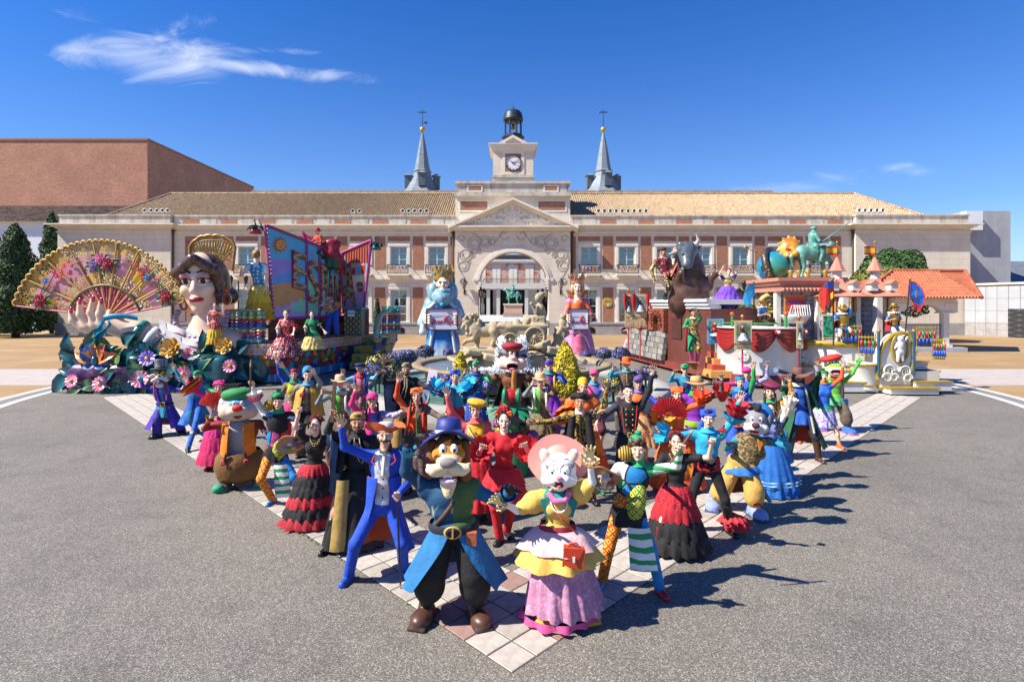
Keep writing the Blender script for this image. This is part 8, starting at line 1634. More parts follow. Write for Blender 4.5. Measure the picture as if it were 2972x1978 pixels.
for i in range(NS):
 a0,a1=FA0+(FA1-FA0)*i/NS,FA0+(FA1-FA0)*(i+1)/NS;aa=NL_(a0,a1,9);zig=lambda j:.05*(1-abs(j-4)/4)
 for nm,t0,t1,m,nn in(('stick_lattice',.10,.40,M_FRED,2),('lace_panel',.425,.58,M_LACEP,2),('painted_panel',.58,.82,M_FPINK,2)):
  b=MB();b.G_([[fp(a,t0+(t1-t0)*q/nn,-zig(j))for j,a in enumerate(aa)]for q in range(nn+1)],m);b.B(nm,FN)
 b=MB();aa2=NL_(a0,a1,25);b.G_([[fp(a,t_ if q<2 else .965+.035*abs(sin((a-FA0)/(FA1-FA0)*PI*36)),-.05*(1-abs(j-12)/12))for j,a in enumerate(aa2)]for q,t_ in enumerate((.82,.9,1.))],M_LACEG);b.T_([fp(a,.965+.035*abs(sin((a-FA0)/(FA1-FA0)*PI*36)),-.06)for a in aa2],.045,M_FGOLD,5);b.B('lace_border',FN)
for i in range(NS+1):a=FA0+(FA1-FA0)*i/NS;b=MB();b.T_([fp(a,.02,-.04),fp(a,.42,-.07),fp(a,.96,-.05)],[.03,.04,.03],M_FGOLD if i%NS else mat('fan_edge_pink','#d8788a',.5,f=.7),6);b.B('rib',FN)
for i in range(NS*3):a=FA0+(FA1-FA0)*(i+.5)/(NS*3);b=MB();b.T_([fp(a,.08,-.05),fp(a,.405,-.06)],[.015,.035],mat('stick_pink','#c85a70',.4,f=.86),5);b.B('stick',FN)
b=MB();b.T_([fp(a,.412,-.08)for a in NL_(FA0,FA1,40)],.05,mat('fan_band','#6a6a3a',.4,f=.8),6);b.B('band',FN)
b=MB();b.b_(fp(1.5,.0,-.12),.12,mat('rivet','#7a2a30',.3,f=.8),12,8);b.B('rivet',FN)
def of_(X,Y):return W(X,Y,fd-.1)
for X,Y,r,c_ in((290,750,.21,'#e46a9a'),(312,766,.23,'#a81a34'),(270,770,.17,'#8a6ab8'),(115,872,.24,'#b0202c'),(482,860,.24,'#b0202c')):
 fl_('painted_rose',of_(X,Y),r,7,pa_(c_),pa_(c_),FN,(0,-1,0),3,.12)
 for a in(20,160,200,250,300,340):leaf(of_(X,Y)+V_((cos(R(a))*r*.7,.03,sin(R(a))*r*.7)),(cos(R(a)),0,sin(R(a))),r*1.1,r*.3,pa_('#2f7a3a'),FN,(0,-1,0),.05)
for X,Y,r,c_,n in((198,758,.09,'#e8642a',5),(185,772,.09,'#e8642a',5),(178,787,.09,'#e0562a',5),(176,804,.09,'#e8642a',5),(392,768,.09,'#e8642a',5),(400,780,.09,'#e0562a',5),(408,795,.09,'#e8642a',5),(410,806,.08,'#e8642a',5),(132,815,.11,'#2a7ad0',8),(424,805,.11,'#2a7ad0',8),(157,787,.1,'#d0307a',7),(164,800,.1,'#d0307a',7),(423,778,.1,'#d0307a',7),(458,815,.1,'#d0307a',7),(228,755,.06,'#c0304a',5),(208,772,.06,'#c0304a',5),(200,792,.07,'#c0304a',5),(372,758,.06,'#c0304a',5),(392,775,.06,'#c0304a',5),(388,792,.07,'#c0304a',5),(145,832,.05,'#c0304a',5),(160,830,.05,'#c0304a',5),(433,828,.05,'#c0304a',5),(450,830,.05,'#c0304a',5)):
 fl_('painted_blossom',of_(X,Y),r,n,pa_(c_),pa_('#e8b84a'),FN,(0,-1,0),1,.1)
for pts in(((115,860),(125,835),(132,820)),((118,860),(140,830),(158,792)),((122,862),(150,845),(162,832)),((482,845),(455,830),(428,812)),((484,845),(462,825),(424,785)),((480,848),(470,830),(458,820)),((270,760),(240,755),(205,770)),((310,752),(350,752),(390,775))):
 b=MB();b.T_([of_(*p)for p in pts],.018,pa_('#2f7a3a'),5);b.B('painted_stem',FN)
SM=P_('small statue of a dancer in a red and yellow dotted dress beside the giant lady',(624,888),(None,(640,910)),d=19.7,H=.88,base=W(622,1002,19.7).z,fem=1,hair=('bun','brown'),top=(mat('cloth_dot_red','#c0302c',.6,f=.82,pat=p_dots('#f0e0d0',20)),'S'),bt_=('skirt','#e0b02a',{'tiers':[mat('cloth_dot_red','#c0302c'),'#e0b43a','#d8a82a'],'len':.95,'r':.3,'pl':10,'amp':.1}),**ST)
# the painted ship
SH=tg_('ship_float','parade float shaped like a ship with colourful mosaic hull and tile band','parade float',(-9,23,0))
PLAN=[(-11.0,21.7),(-10.65,20.8),(-9.65,20.3),(-8.65,20.55),(-8.3,22),(-7.85,24.4),(-7.35,26.4),(-6.1,27.0),(-5.75,28.2),(-7.5,29.5),(-10,27.4),(-11,24.5)]
CTR=V_((-8.8,24.2,0))
def pr_(k_,z):return[V_((CTR.x+(x-CTR.x)*k_,CTR.y+(y-CTR.y)*k_,z))for x,y in sp_]
def chaikin(p,n=2):
 for _ in range(n):p=[q for i in range(len(p))for q in((p[i][0]*.75+p[(i+1)%len(p)][0]*.25,p[i][1]*.75+p[(i+1)%len(p)][1]*.25),(p[i][0]*.25+p[(i+1)%len(p)][0]*.75,p[i][1]*.25+p[(i+1)%len(p)][1]*.75))]
 return p
sp_=chaikin(PLAN)
M_MOS=mat('mosaic','#3a7ab0',.3,f=.82,var=.1,vs=4,coat=.4,pat=p_vor(['#1f7fb8','#2a4a90','#8a5a3a','#5a2a78','#2f9a4a','#d8b03a','#b02a3a','#3aa0c8','#c07a3a','#1f5fa0','#7a3a90'],3.6,'#241a2a',.035))
b=MB();b.G_([pr_(.9,.3),pr_(.95,.7),pr_(1.,1.1)],M_MOS,True,True);b.B('hull',SH)
b=MB();b.G_([pr_(.93,.06),pr_(.93,.34),pr_(.9,.36)],mat('hull_skirt','#2a7ab8',.5,f=.82,pat=ps_('#5ab0d8',5,0,.3)),False,True);b.B('hull_skirt',SH)
M_TILEW=mat('tile_white','#e2d8cc',.3,f=.76,var=.1,coat=.4);M_TILEO=mat('tile_orange','#d89a4a',.35,f=.7,coat=.3);M_TILEB=mat('tile_grey','#b8b4b8',.35,f=.7,coat=.3);M_RAILP=mat('deck_rail','#b9a99a',.5,f=.7)
b=MB();b.G_([pr_(1.0,1.1),pr_(1.01,1.12),pr_(1.01,1.54),pr_(1.0,1.58),pr_(.96,1.58)],mat('tile_grout_red','#8a3a44',.5,f=.8),False,True);b.B('tile_band',SH)
b=MB();b.add(pr_(.965,1.56),[tuple(range(len(sp_)))],mat('deck','#b09a84',.7,f=.82));b.B('deck',SH)
rp=pr_(1.013,0);per=[0.]
for i in range(len(rp)):per.append(per[-1]+(rp[(i+1)%len(rp)]-rp[i]).length)
def tl_mesh(m):
 b=MB();h=.098;b.box(-h,h,-.012,0,-h,h,M_TILEW);b.L_([(.035,0),(.07,-.012),(.078,0)],(0,-.012,0),m,12,M=MR_(R(90),3,'X')@Matrix.Diagonal((1,1,-1)));b.b_((0,-.014,0),(.03,.012,.03),m,6,4);return b.mesh('deck_tile')
tl=[tl_mesh(M_TILEO),tl_mesh(M_TILEB)];s_=0.;n_=0
while s_<per[-1]-.2:
 i=max(j for j in range(len(rp))if per[j]<=s_);t_=(s_-per[i])/(per[i+1]-per[i]);p=rp[i].lerp(rp[(i+1)%len(rp)],t_);d=(rp[(i+1)%len(rp)]-rp[i]).normalized();nn=V_((d.y,-d.x,0))
 if nn.dot(V_((0,0,0))-p)>0 or nn.y<0:
  for r_ in(0,1):o=link('tile',tl[(n_+r_)%2],SH,None);o.matrix_parent_inverse=MT__(-SH.location);o.location=(p.x,p.y,1.22+.21*r_);o.rotation_euler=(0,0,math.atan2(d.y,d.x))
 s_+=.21;n_+=1
BEAD=[mat('bead_'+c_.strip('#'),c_,.3,f=.86,coat=.5)for c_ in('#3ac0a8','#5a4a98','#d0304a','#e8d088','#2a6ac0','#6a4a9a','#c83040','#e0c878','#3a80b8','#3aa890')]
def bead_post(x,y,z0,z1,r=.085):
 b=MB();b.T_([(x,y,z0),(x,y,z1)],r*.6,BEAD[0],8);n=int((z1-z0-.25)/.125)
 b.T_([(x,y,z0),(x,y,z0+.13)],r*.9,BEAD[0],10);b.T_([(x,y,z1-.13),(x,y,z1)],r*.9,BEAD[0],10)
 for i in range(n):b.b_((x,y,z0+.19+i*.125),(r*1.25,r*1.25,.062),BEAD[1+i%9],10,6)
 b.B('bead_post',SH)
for X,d in((667,21.2),(680,20.9),(694,20.7),(710,20.5),(730,20.4),(753,20.4),(700,21.6),(722,21.5),(745,21.4),(764,21.2)):c=W(X,995,d);bead_post(c.x,d,1.58,W(X,903,d).z)
b=MB();b.T_([W(662,901,21.2),W(680,900,20.8),(W(710,900,20.5)),W(757,899,20.4)],.05,mat('rail_gold','#d0b070',.4,f=.7),7);b.B('handrail',SH)
for X,d in((1117,26.9),(1130,27),(1137,27.2),(1150,27.3),(1157,27.5),(1113,26.5),(1100,25.4),(1093,25.0)):c=W(X,950,d);bead_post(c.x,d,(1.6 if X>1112 else .4),W(X,888 if X>1112 else 955,d).z,.1)
b=MB();b.T_([W(1090,985,24.9),W(1092,955,25.2),W(1105,915,26),W(1128,902,26.8)],.13,mat('banister','#d8c890',.4,f=.72),8);b.B('banister',SH)
M_MUST=mat('stair_mustard','#b89a4e',.6,f=.82,var=.15,pat=p_vor(['#b89a4e']*7+['#2a5aa0','#2f9a4a','#c0a050'],5))
for i in range(4):b=MB();z=.25+.34*i;c0=W(1015+6*i,1000,24.6+.55*i);b.box(c0.x,c0.x+1.5,24.6+.55*i,26.9,z-.2 if i else .1,z+.14,M_MUST);b.B('stair',SH)
M_WALN=mat('brown_planks','#8a4a34',.6,f=.8,var=.2,vs=3,pat=p_vor(['#8a4a34','#7a3f2c','#9a5a3c','#6e3828'],3.2,'#4a2a20',.03,(1,1,2)))
pA=W(792,980,22.2);pB=W(985,960,26.2);pC=W(1060,950,25.4)
b=MB();ws_(b,pA,pB,1.56,W(985,915,26).z+.35,.25,M_WALN);ws_(b,pB,pC,1.56,W(985,915,26).z+.33,.25,M_WALN);b.B('cabin_wall',SH)
SW=tg_('painted_wall','folded sail-shaped scenery wall painted with a landscape and the letters of a country','scenery',W(900,920,24));M_MAG=mat('frame_magenta','#b0307a',.4,f=.84,coat=.2)
PL=mkplane(W(770,653,22),W(795,925,22),W(985,738,26));PR=mkplane(W(985,738,26),W(985,915,26),W(1078,697,25.2))
SKY_=pa_('#5ab4d4');LIL=pa_('#b49ad0')
po_(PL,[(770,653),(985,738),(985,918),(793,925)],SKY_,'panel',SW,-.1,.1)
po_(PR,[(985.5,738),(1078,697),(1056,906),(985.5,916)],pa_('#7ac4d0'),'panel',SW,-.1,.1)
for off,m,pts in((.002,'#a58ad0',[(782,752),(798,750),(820,749),(842,757),(850,775),(846,790),(820,797),(786,808)]),(.004,'#5f9fdc',[(787,808),(820,795),(845,785),(860,770),(884,760),(886,800),(860,822),(788,826)]),(.006,'#dd9a4e',[(789,826),(830,820),(880,824),(886,905),(795,900)]),(.008,'#b9a2d8',[(793,898),(808,887),(818,893),(826,880),(838,892),(850,868),(860,876),(888,872),(888,918),(794,922)]),(.010,'#86d8b0',[(842,892),(852,880),(862,884),(870,866),(880,874),(888,868),(888,905),(850,905)]),(.004,'#8fe0c0',[(849,766),(876,772),(876,806),(849,798)]),(.003,'#7ad0a8',[(890,800),(925,812),(925,910),(890,915)]),(.003,'#9ad8c0',[(927,790),(983,800),(983,912),(927,912)])):po_(PL,pts,pa_(m),'painted_shape',SW,off,.004)
for off,m,pts in((.004,'#c8705a',[(1001,728),(1073,702),(1064,762),(1001,764)]),(.006,'#e6d9b0',[(1015,800),(1060,798),(1057,842),(1015,845)]),(.005,'#d8a088',[(1022,766),(1062,762),(1060,798),(1022,800)]),(.004,'#c89ab4',[(1000,848),(1057,838),(1054,906),(1000,912)]),(.007,'#b0392c',[(1022,778),(1031,776),(1031,796),(1022,798)]),(.007,'#b0392c',[(1049,770),(1061,768),(1060,792),(1049,794)]),(.008,'#5aa0d0',[(1034,776),(1040,771),(1046,775),(1046,794),(1034,795)]),(.004,'#d06a5a',[(968,845),(990,850),(1003,850),(1000,910),(978,912)]),(.007,'#b0563c',[(995,835),(1015,805),(1015,830),(998,845)]),(.004,'#c0603a',[(990,770),(996,760),(1004,775),(1004,800),(992,800)])):po_(PR,pts,pa_(m),'painted_shape',SW,off,.004)
for i in range(9):x=1003+7.6*i;po_(PR,[(x,731-2.4*i),(x+3,730-2.4*i),(x+2.6,763),(x-.2,763)],pa_('#a84a3a'),'painted_tile',SW,.011,.03)
pj=[(1028+10*0,826)];jar=[(1036,822),(1038,820),(1044,818),(1052,819),(1054,823),(1057,832),(1054,843),(1047,848),(1040,845),(1035,835)];po_(PR,jar,pa_('#a84a30'),'painted_jar',SW,.012,.02);po_(PR,[(1036,831),(1056,830),(1056,836),(1037,837)],pa_('#5aa8c8'),'painted_jar',SW,.033,.005)
for i in range(22):
 a0=2*PI*i/22;rr=24 if i%2 else 20;po_(PL,[(811.5+13*cos(a0-.15),710-13*sin(a0-.15)),(811.5+rr*cos(a0),710-rr*sin(a0)),(811.5+13*cos(a0+.15),710-13*sin(a0+.15))],pa_('#e8902a' if i%2 else '#c8402a'),'sun_ray',SW,.01,.03)
po_(PL,[(811.5+13.6*cos(a),710-13.6*sin(a))for a in NL_(0,2*PI,25)[:-1]],pa_('#ee9a2a'),'sun_face',SW,.04,.02);
for X,Y,r in((806,707,2),(817,707,2),(811.5,711,1.3)):po_(PL,[(X+r*cos(a),Y-r*sin(a)*.6)for a in NL_(0,2*PI,9)[:-1]],pa_('#a83a20'),'sun_feature',SW,.062,.01)
po_(PL,[(805,715),(811,719),(818,715),(811,716.5)],pa_('#a83a20'),'sun_feature',SW,.062,.01)
M_LATB=mat('letter_lattice','#8a5a3a',.5,f=.82,pat=p_lat('#c8a05a','#7a4a30',2.6))
for pl,ch,q in((PL,'E',((846,834),(888,846),(888,742),(846,725))),(PL,'S',((890,878),(924,882),(924,762),(890,748))),(PL,'P',((928,902),(946,905),(946,770),(928,760))),(PL,'A',((948,908),(966,909),(966,785),(948,776))),(PL,'Ñ',((968,910),(984,911),(984,778),(968,770))),(PR,'A',((994,908),(1036,906),(1036,752),(994,766)))):
 lo_(pl,ch,q,M_MAG,'letter_edge',SW,.015,.05)
 qx=sum(p[0]for p in q)/4;qy=sum(p[1]for p in q)/4;lo_(pl,ch,[(qx+(x-qx)*.93,qy+(y-qy)*.96)for x,y in q],M_LATB,'letter',SW,.05,.05)
for pl,pts in((PL,((770,653),(985,738))),(PL,((770,653),(793,925))),(PL,((793,925),(985,918))),(PL,((889,700),(889,921))),(PL,((926,714),(926,919))),(PL,((946,722),(946,918))),(PL,((985,738),(985,916))),(PR,((985,738),(1078,697))),(PR,((1078,697),(1056,906))),(PR,((985,916),(1056,906))),(PR,((994,735),(993,914)))):
 b=MB();b.T_([pp_(pl,*p)+pl[1]*.01 for p in pts],.075,M_MAG,4);b.B('frame',SW)
b=MB()
for i in range(24):p=V_((0,0,0));q=i/23;b.b_(pp_(PL,770+23*q,653+272*q)+PL[1]*.09,.035,mat('bulb','#f0d8e0',.3,f=.8),6,4)
b.B('bulbs',SW,kind='stuff')
for X,Y,d,c1 in((742,664,22,'#b03040'),(1092,712,25.2,'#2f6a6a')):
 t=tg_('flower_lamp','flower-shaped lamp with curled iron bracket at the %s corner of the painted wall'%('upper left' if X<900 else 'upper right'),'lamp',W(X,Y,d));c=W(X,Y,d);b=MB();b.T_([c+V_((.3 if X<900 else-.2,0,0)),c+V_((.12,0,.38)),c+V_((-.05,0,.36)),c+V_((0,0,.15))],.03,pa_('#1f3a38'),6);b.B('bracket',t)
 for i in range(7):a=2*PI*i/7;leaf(c+V_((0,0,.12)),(cos(a),sin(a),-.55),.36,.13,pa_('#1f4a48'),t,(cos(a),sin(a),1),.2,'sepal')
 b=MB();b.L_([(.05,.1),(.2,-.05),(.24,-.2),(.15,-.18),(0,-.1)],c,pa_(c1),14);b.B('shade',t)
DOT=lambda c,s_=12.:mat('dotted_'+c.strip('#'),c,.45,f=.84,pat=p_dots('#f2ead8',s_,.3))
P_('statue of a dancer seen from behind in a blue and yellow dotted dress',(744,742),((772,862),(694,790)),d=21.6,H=1.72,base=W(750,952,21.6).z,hip=(752,842),yaw=180,fem=1,skin='pale',hair=('bun','blond'),top=(DOT('#2298c8',7),'S',('#dfe4e8','#dfe4e8')),bt_=('skirt','#e0b82a',{'tiers':[DOT('#e0b82a',7),'#e6c03a','#d8a82a','#d0a022'],'len':.8,'r':.3,'pl':9,'amp':.1,'up':.12}),**ST)
P_('statue of a blonde dancer in a red dotted flounced dress sitting on the ship edge',(830,912),((806,950),(852,972)),d=20.2,H=1.12,base=W(830,1042,20.2).z,hip=(828,978),fem=1,skin='pale',hair=('bun','blond','flowers'),top=(DOT('#c0202c',16),'S'),bt_=('skirt','#8a1f30',{'tiers':[DOT('#c0202c',16),DOT('#8a1f30',16),DOT('#7a1a2c',16)],'len':.75,'r':.56,'pl':13,'amp':.1}),xt_=[('ruffle_sleeve',['#c0303c'],1,.15,(-.8,-.3)),('batwing','#efe6e0',0,.35)],**ST)
P_('statue of a blonde dancer in green bodice and yellow flounces leaning on the ship edge',(905,914),((886,950),(955,978)),d=21.0,H=.98,base=W(898,1016,21.0).z,hip=(908,968),fem=1,skin='pale',hair=('bun','blond','flowers'),top=('#1f8a58','S'),bt_=('skirt','#e0cc80',{'tiers':['#1f8a58','#e6d48a','#d8c070','#e0cc80'],'len':.7,'r':.42,'pl':12,'amp':.1}),xt_=[('batwing','#c8c4b4',0,.4),('ruffle_sleeve',['#2a3a30'],1,.14,(-.9,-.3))],**ST)
pt=P_('statue of a bald painter in striped shirt and blue trousers painting the scenery wall',(951,868),((906,880),(955,896)),d=23.2,H=.98,base=W(962,974,23.2).z,feet=[(950,974),(978,974)],hip=(972,905),turn=-40,yaw=-30,skin='tan',hair=('bald','white'),top=(mat('striped_shirt','#7ab0d8',.5,f=.86,pat=ps_('#e8eef2',16,2,.5)),'S'),bt_=('pants','#1f4fb8',{'style':'wide'}),grip=(1,1),**ST)
pt_('painter statue palette in ochre seen edge-on before the painted wall',W(962,890,22.9),2.0)
P_('statue of a man in red jacket and red hat atop the painted wall',(921,672),((900,705),(912,708)),d=25,H=1.02,base=W(935,752,25).z,feet=[(918,745),(940,748)],hip=(929,716),turn=-60,yaw=-40,hair=('short','black'),hat=('brim','#b8302a','#a02420',.15,.17),top=('#c2452c','L'),bt_=('pants','#1f4a3a',{'style':'straight'}),**ST)
t=tg_('dragon_figure','red winged dragon sculpture clinging to the fold of the painted wall','statue',W(965,740,25.2));Q=lambda X,Y,dy=0.:W(X,Y,25.2+dy)
clay('body',[C(Q(940,722),Q(965,735),.3,.32),C(Q(965,735),Q(985,752),.3,.2),('e',Q(968,715),(.28,.28,.3),0),C(Q(968,715),Q(962,704),.2,.16),('e',Q(958,704,-.1),(.26,.2,.17),0),C(Q(955,765),Q(950,740),.12,.2),C(Q(975,770),Q(970,740),.12,.2),C(Q(985,750),Q(988,790),.14,.03),C(Q(960,745),Q(955,770),.26,.2,1),C(Q(975,752),Q(972,772),.22,.18,1)]+[('e',Q(962+5*i,700+9*(i%3)),(.09,.12,.13),0)for i in range(5)],[pa_('#a02030'),pa_('#1f5a44')],.045,.08,t)
WG=mat('wing_flame','#e8a83a',.4,f=.86,pat=pn_('#d83a2a',1.8,.44,.56,'#3a6ad0'))
for pts in(((878,672),(890,683),(905,690),(916,712),(912,716),(893,708),(885,695)),((973,712),(985,706),(987,701),(986,715),(978,725))):
 w_=[Q(*p)for p in pts];b=MB();n=len(w_);b.add(w_+[p+V_((0,.12,0))for p in w_],[tuple(range(n)),tuple(range(n,2*n))[::-1]]+[(i,(i+1)%n,n+(i+1)%n,n+i)for i in range(n)],WG);b.T_(w_+[w_[0]],.05,pa_('#c02a5a'),5);b.B('wing',t)
cab=tg_('ticket_kiosk','small green kiosk with gold grille panels and a white sign on the ship deck','kiosk',W(1023,960,24.6));kd=24.6
b=MB();b.box(bx(999,kd),bx(1048,kd),kd,kd+.7,1.57,W(0,897,kd).z,pa_('#2a5a5c'));b.box(bx(996,kd),bx(1051,kd),kd-.06,kd+.76,W(0,897,kd).z+.002,W(0,893,kd).z+.03,pa_('#2f7a7c'));b.B('body',cab)
for i in range(6):x=1001+8.2*i;b=MB();b.box(bx(x,kd),bx(x+5,kd),kd-.05,kd-.002,W(0,966,kd).z,W(0,902,kd).z,mat('grille_gold','#b89a4a',.4,f=.86,pat=p_lat('#2a4a40','#d8c07a',4)));b.B('grille',cab)
sg_=tg_('sponsor_sign','small white sign with blue lettering on the green kiosk','sign',W(1020,908,kd-.1));b=MB();b.box(bx(1011,kd),bx(1032,kd),kd-.12,kd-.09,W(0,918,kd).z,W(0,900,kd).z,mat('sign_white','#eef0f4',.5,f=.82));b.B('board',sg_);lt_('KINTETSU',.09,mat('sign_blue','#2a3f8a',.5),W(1021.5,909,kd-.135),sg_)
# king and queen figures
def big_face(t,c,s,yaw,skin,lips,brow,parts=True):
 M=MT__(c)@MR_(R(yaw),4,'Z')@MR_(R(-6),4,'X')@Matrix.Scale(s,4);v,fq,mi=HEADS[(1,0)];link('face',mn_('face',xf(v,M),fq,[skin,lips,M_EYE,M_IRIS,brow],mi),t);return M
def board(t,X0,X1,Y0,Y1,d):
 w=pa_('#5a3a34');b=MB()
 for a,b_,c,e in((X0,X1,Y0,Y0+3),(X0,X1,Y1-3,Y1),(X0,X0+3,Y0+3,Y1-3),(X1-3,X1,Y0+3,Y1-3)):b.box(bx(a,d),bx(b_,d),d-.08,d+.06,bz(e,d),bz(c,d),w)
 b.B('frame',t);b=MB();b.box(bx(X0+3,d),bx(X1-3,d),d-.03,d+.04,bz(Y1-3,d),bz(Y0+3,d),mat('board_white','#dcdcf0',.5,f=.85,var=.02));b.B('panel',t)
 cx,q=(X0+X1)/2,(X1-X0)/92.;RD=mat('board_red','#b0254a',.5,f=.7,var=0);OR=mat('board_orange','#e0562f',.5,f=.75,var=0);VI=mat('board_violet','#7a5a9a',.5,f=.7,var=0);Z=d-.05;u=d/F
 lt_('¡',28*u*q,RD,W(cx-33*q,Y0+37,Z),t,roll=.5);lt_('Buen',21*u*q,RD,W(cx-14*q,Y0+39,Z),t,sx=.72,shear=.25,offset=.008);lt_('Viaje',21*u*q,RD,W(cx+16*q,Y0+39,Z),t,sx=.72,shear=.25,offset=.008);lt_('!',28*u*q,RD,W(cx+34*q,Y0+36,Z),t,roll=-.5);lt_('パルケエスパーニャ',8*u*q,VI,W(cx-14*q,Y0+23,Z),t,sx=.75,roll=.06)
 b=MB();b.T_([W(cx+5*q,Y0+36,Z),W(cx+9*q,Y0+26,Z),W(cx+18*q,Y0+21,Z),W(cx+25*q,Y0+25,Z)],[.01,.05,.05,.01],OR,6);b.B('swash',t)
kd=32.6;t=tg_('king_figure','giant figure of a king with blue beard and gold crown holding a white board','statue',W(1284,1029,kd));Q=lambda X,Y,dy=0.:W(X,Y,kd+dy);u=kd/F
IB,DB,WB=mat('ice_blue','#9fc8d8',.45,f=.88,var=.12,vs=2,pat=pn_('#5a9ab8',1.6,.45,.6)),pa_('#1f4aa8'),mat('fur_white_blue','#dfe8ee',.7,f=.78,var=.12,vs=6)
b=MB();b.L_([(1.05,.02),(1.0,.8),(.85,1.6),(.78,2.1)],(Q(1284,0).x,kd,0),mat('sky_robe','#2a80d0',.45,f=.86,var=.05,pat=lambda k,v,base:k.mix(k.step(k.m('ADD',k.m('MULTIPLY',k.sep(v)[2],-.6),k.noise(v,1.6,4)),-.05,.5),base,lin('#cfe4f2',.7))),30,sy=.8,wob=lambda a,i,r,z:1+.04*sin(9*a));b.B('robe',t)
clay('cloak',[C(Q(1284,880,.1),Q(1284,950,.2),.55,.9),C(Q(1250,885),Q(1230,935,.1),.42,.36),C(Q(1318,885),Q(1340,935,.1),.42,.36),C(Q(1230,935,.1),Q(1238,927,-.55),.34,.26),C(Q(1340,935,.1),Q(1331,927,-.55),.34,.26),C(Q(1284,950,.35),Q(1284,1020,.4),.85,1.0),('e',Q(1284,893,-.42),(.6,.3,.42),1)],[IB,DB],.07,.12,t)
for sg in(-1,1):
 X=1284+sg*48;clay('fur_cuff',[C(Q(X,905,-.3),Q(X+sg*8,962,-.3),.2,.22),C(Q(X+sg*8,962,-.3),Q(X-sg*4,958,-.3),.2,.18)],[WB],.06,.08,t)
 clay('hand',[('e',Q(1284+sg*46,926,-.72),(.2,.15,.27),0)]+[C(Q(1284+sg*50,915+7*i,-.75),Q(1284+sg*37,914+8*i,-.93),.085,.07)for i in range(4)],[M_LSK],.035,.03,t)
 b=MB();b.T_([Q(1284+sg*16,872,-.62),Q(1284+sg*30,888,-.5),Q(1284+sg*52,905,-.3)],[.1,.13,.14],WB,8);b.T_([Q(1284+sg*28,960,-.75),Q(1284+sg*38,1022,-.75)],.09,WB,8);b.B('fur_trim',t)
M=big_face(t,Q(1286,826,-.22),4.8,4,M_LSK,mat('figure_lips','#b0203c'),IB)
BD=mat('beard_blue','#a9d0dc',.5,f=.72,var=.15,vs=4,pat=pn_('#5aa0b8',3,.46,.6,sc=(2,2,.6)))
clay('beard',[('e',Q(1285,864,-.5),(.62,.4,.55),0),('e',Q(1256,850,-.1),(.3,.35,.6),0),('e',Q(1314,850,-.1),(.3,.35,.6),0),C(Q(1285,870,-.6),Q(1284,885,-.75),.35,.1),('e',Q(1286,815,.22),(.6,.4,.62),0),('-e',Q(1286,823,-.75),(.46,.62,.42),None)]+[C(Q(1286+sg*4,843,-.72),Q(1286+sg*20,841,-.6),.12,.06)for sg in(-1,1)],[BD],.04,.1,t)
def crown(t,c,r,h,n,m,gem,flare=1.15):
 b=MB();rows=[[],[],[]]
 for j in range(n*4):a=2*PI*j/(n*4);k_=[1.,.45,.1,.45][j%4];rows[0].append(c+V_((r*cos(a),r*.85*sin(a),0)));rows[1].append(c+V_((r*1.06*cos(a),r*.9*sin(a),h*.4)));rows[2].append(c+V_((r*flare*cos(a),r*flare*.85*sin(a),h*(.45+.55*k_))))
 b.G_(rows,m,False,True);b.G_([[p*1. for p in rows[0]],[p+V_((0,0,.14*h))for p in rows[0]]],m,False,True);b.B('crown',t);b=MB()
 for j in range(n):a=2*PI*j/n;b.b_(c+V_((r*1.06*cos(a),r*.92*sin(a),h*.38)),(r*.13,r*.1,r*.17),gem,8,6)
 b.B('gem',t)
GLD=mat('crown_gold','#c89a4a',.35,.4,f=.75,var=.12,vs=3);crown(t,Q(1286,812),.58,.95,8,GLD,pa_('#1f8aa0'));b=MB();b.b_(Q(1286,800),(.5,.45,.42),pa_('#2a7a9a'),16,10);b.B('crown_cap',t);b=MB();b.b_(Q(1284,884,-.95),.13,pa_('#1fa0c0'),12,8);b.B('brooch',t)
board(t,1237,1330,894,958,kd-.85)
t=tg_('queen_figure','giant figure of a queen in pink gown with gold crown holding a white board','statue',W(1678,1031,kd))
b=MB();b.L_([(1.02,.02),(.85,.9),(.6,1.8),(.42,2.5)],(Q(1680,0).x,kd,0),mat('pink_robe','#e88aa8',.45,f=.86,pat=pn_('#c07ab8',1.1,.44,.58,'#f0a8b8')),30,sy=.8,wob=lambda a,i,r,z:1+.05*sin(10*a));b.L_([(.5,.03),(.4,1.2),(.26,2.2)],(Q(1676,0).x,kd-.52,0),mat('pink_panel','#e87a98',.45,f=.86,pat=p_vor(['#e87a98','#f0a0b0','#d86a90'],3,'#c05a80',.04)),16,sy=.9);b.B('robe',t)
OR_=mat('orange_sleeve','#e8703a',.45,f=.86,pat=pn_('#d85a7a',1.2,.45,.6));PK=pa_('#d878a8')
clay('bodice',[C(Q(1677,885),Q(1678,930),.42,.45),C(Q(1655,880),Q(1640,915,-.1),.2,.22),C(Q(1640,915,-.1),Q(1648,924,-.5),.2,.16),C(Q(1699,880),Q(1714,915,-.1),.2,.22),C(Q(1714,915,-.1),Q(1708,924,-.5),.2,.16),('e',Q(1654,876),(.24,.22,.22),1),('e',Q(1701,876),(.24,.22,.22),1)],[OR_,PK],.05,.08,t)
b=MB()
for sg in(-1,1):b.G_([[Q(1676+sg*(8+20*q_),867-10*q_+6*w*q_,.12+.1*w-.2*q_*(1-w))for w in(0,.5,1)]for q_ in(0,.35,.7,1.)],mat('collar_orange','#ec8a2a',.4,f=.88));b.G_([[Q(1676+sg*(8+22*q_),864-12*q_*sin(q_*2)-8*w,.15-.1*q_)for w in(0,.5,1)]for q_ in(0,.35,.7,1.)],mat('collar_orange','#ec8a2a'))
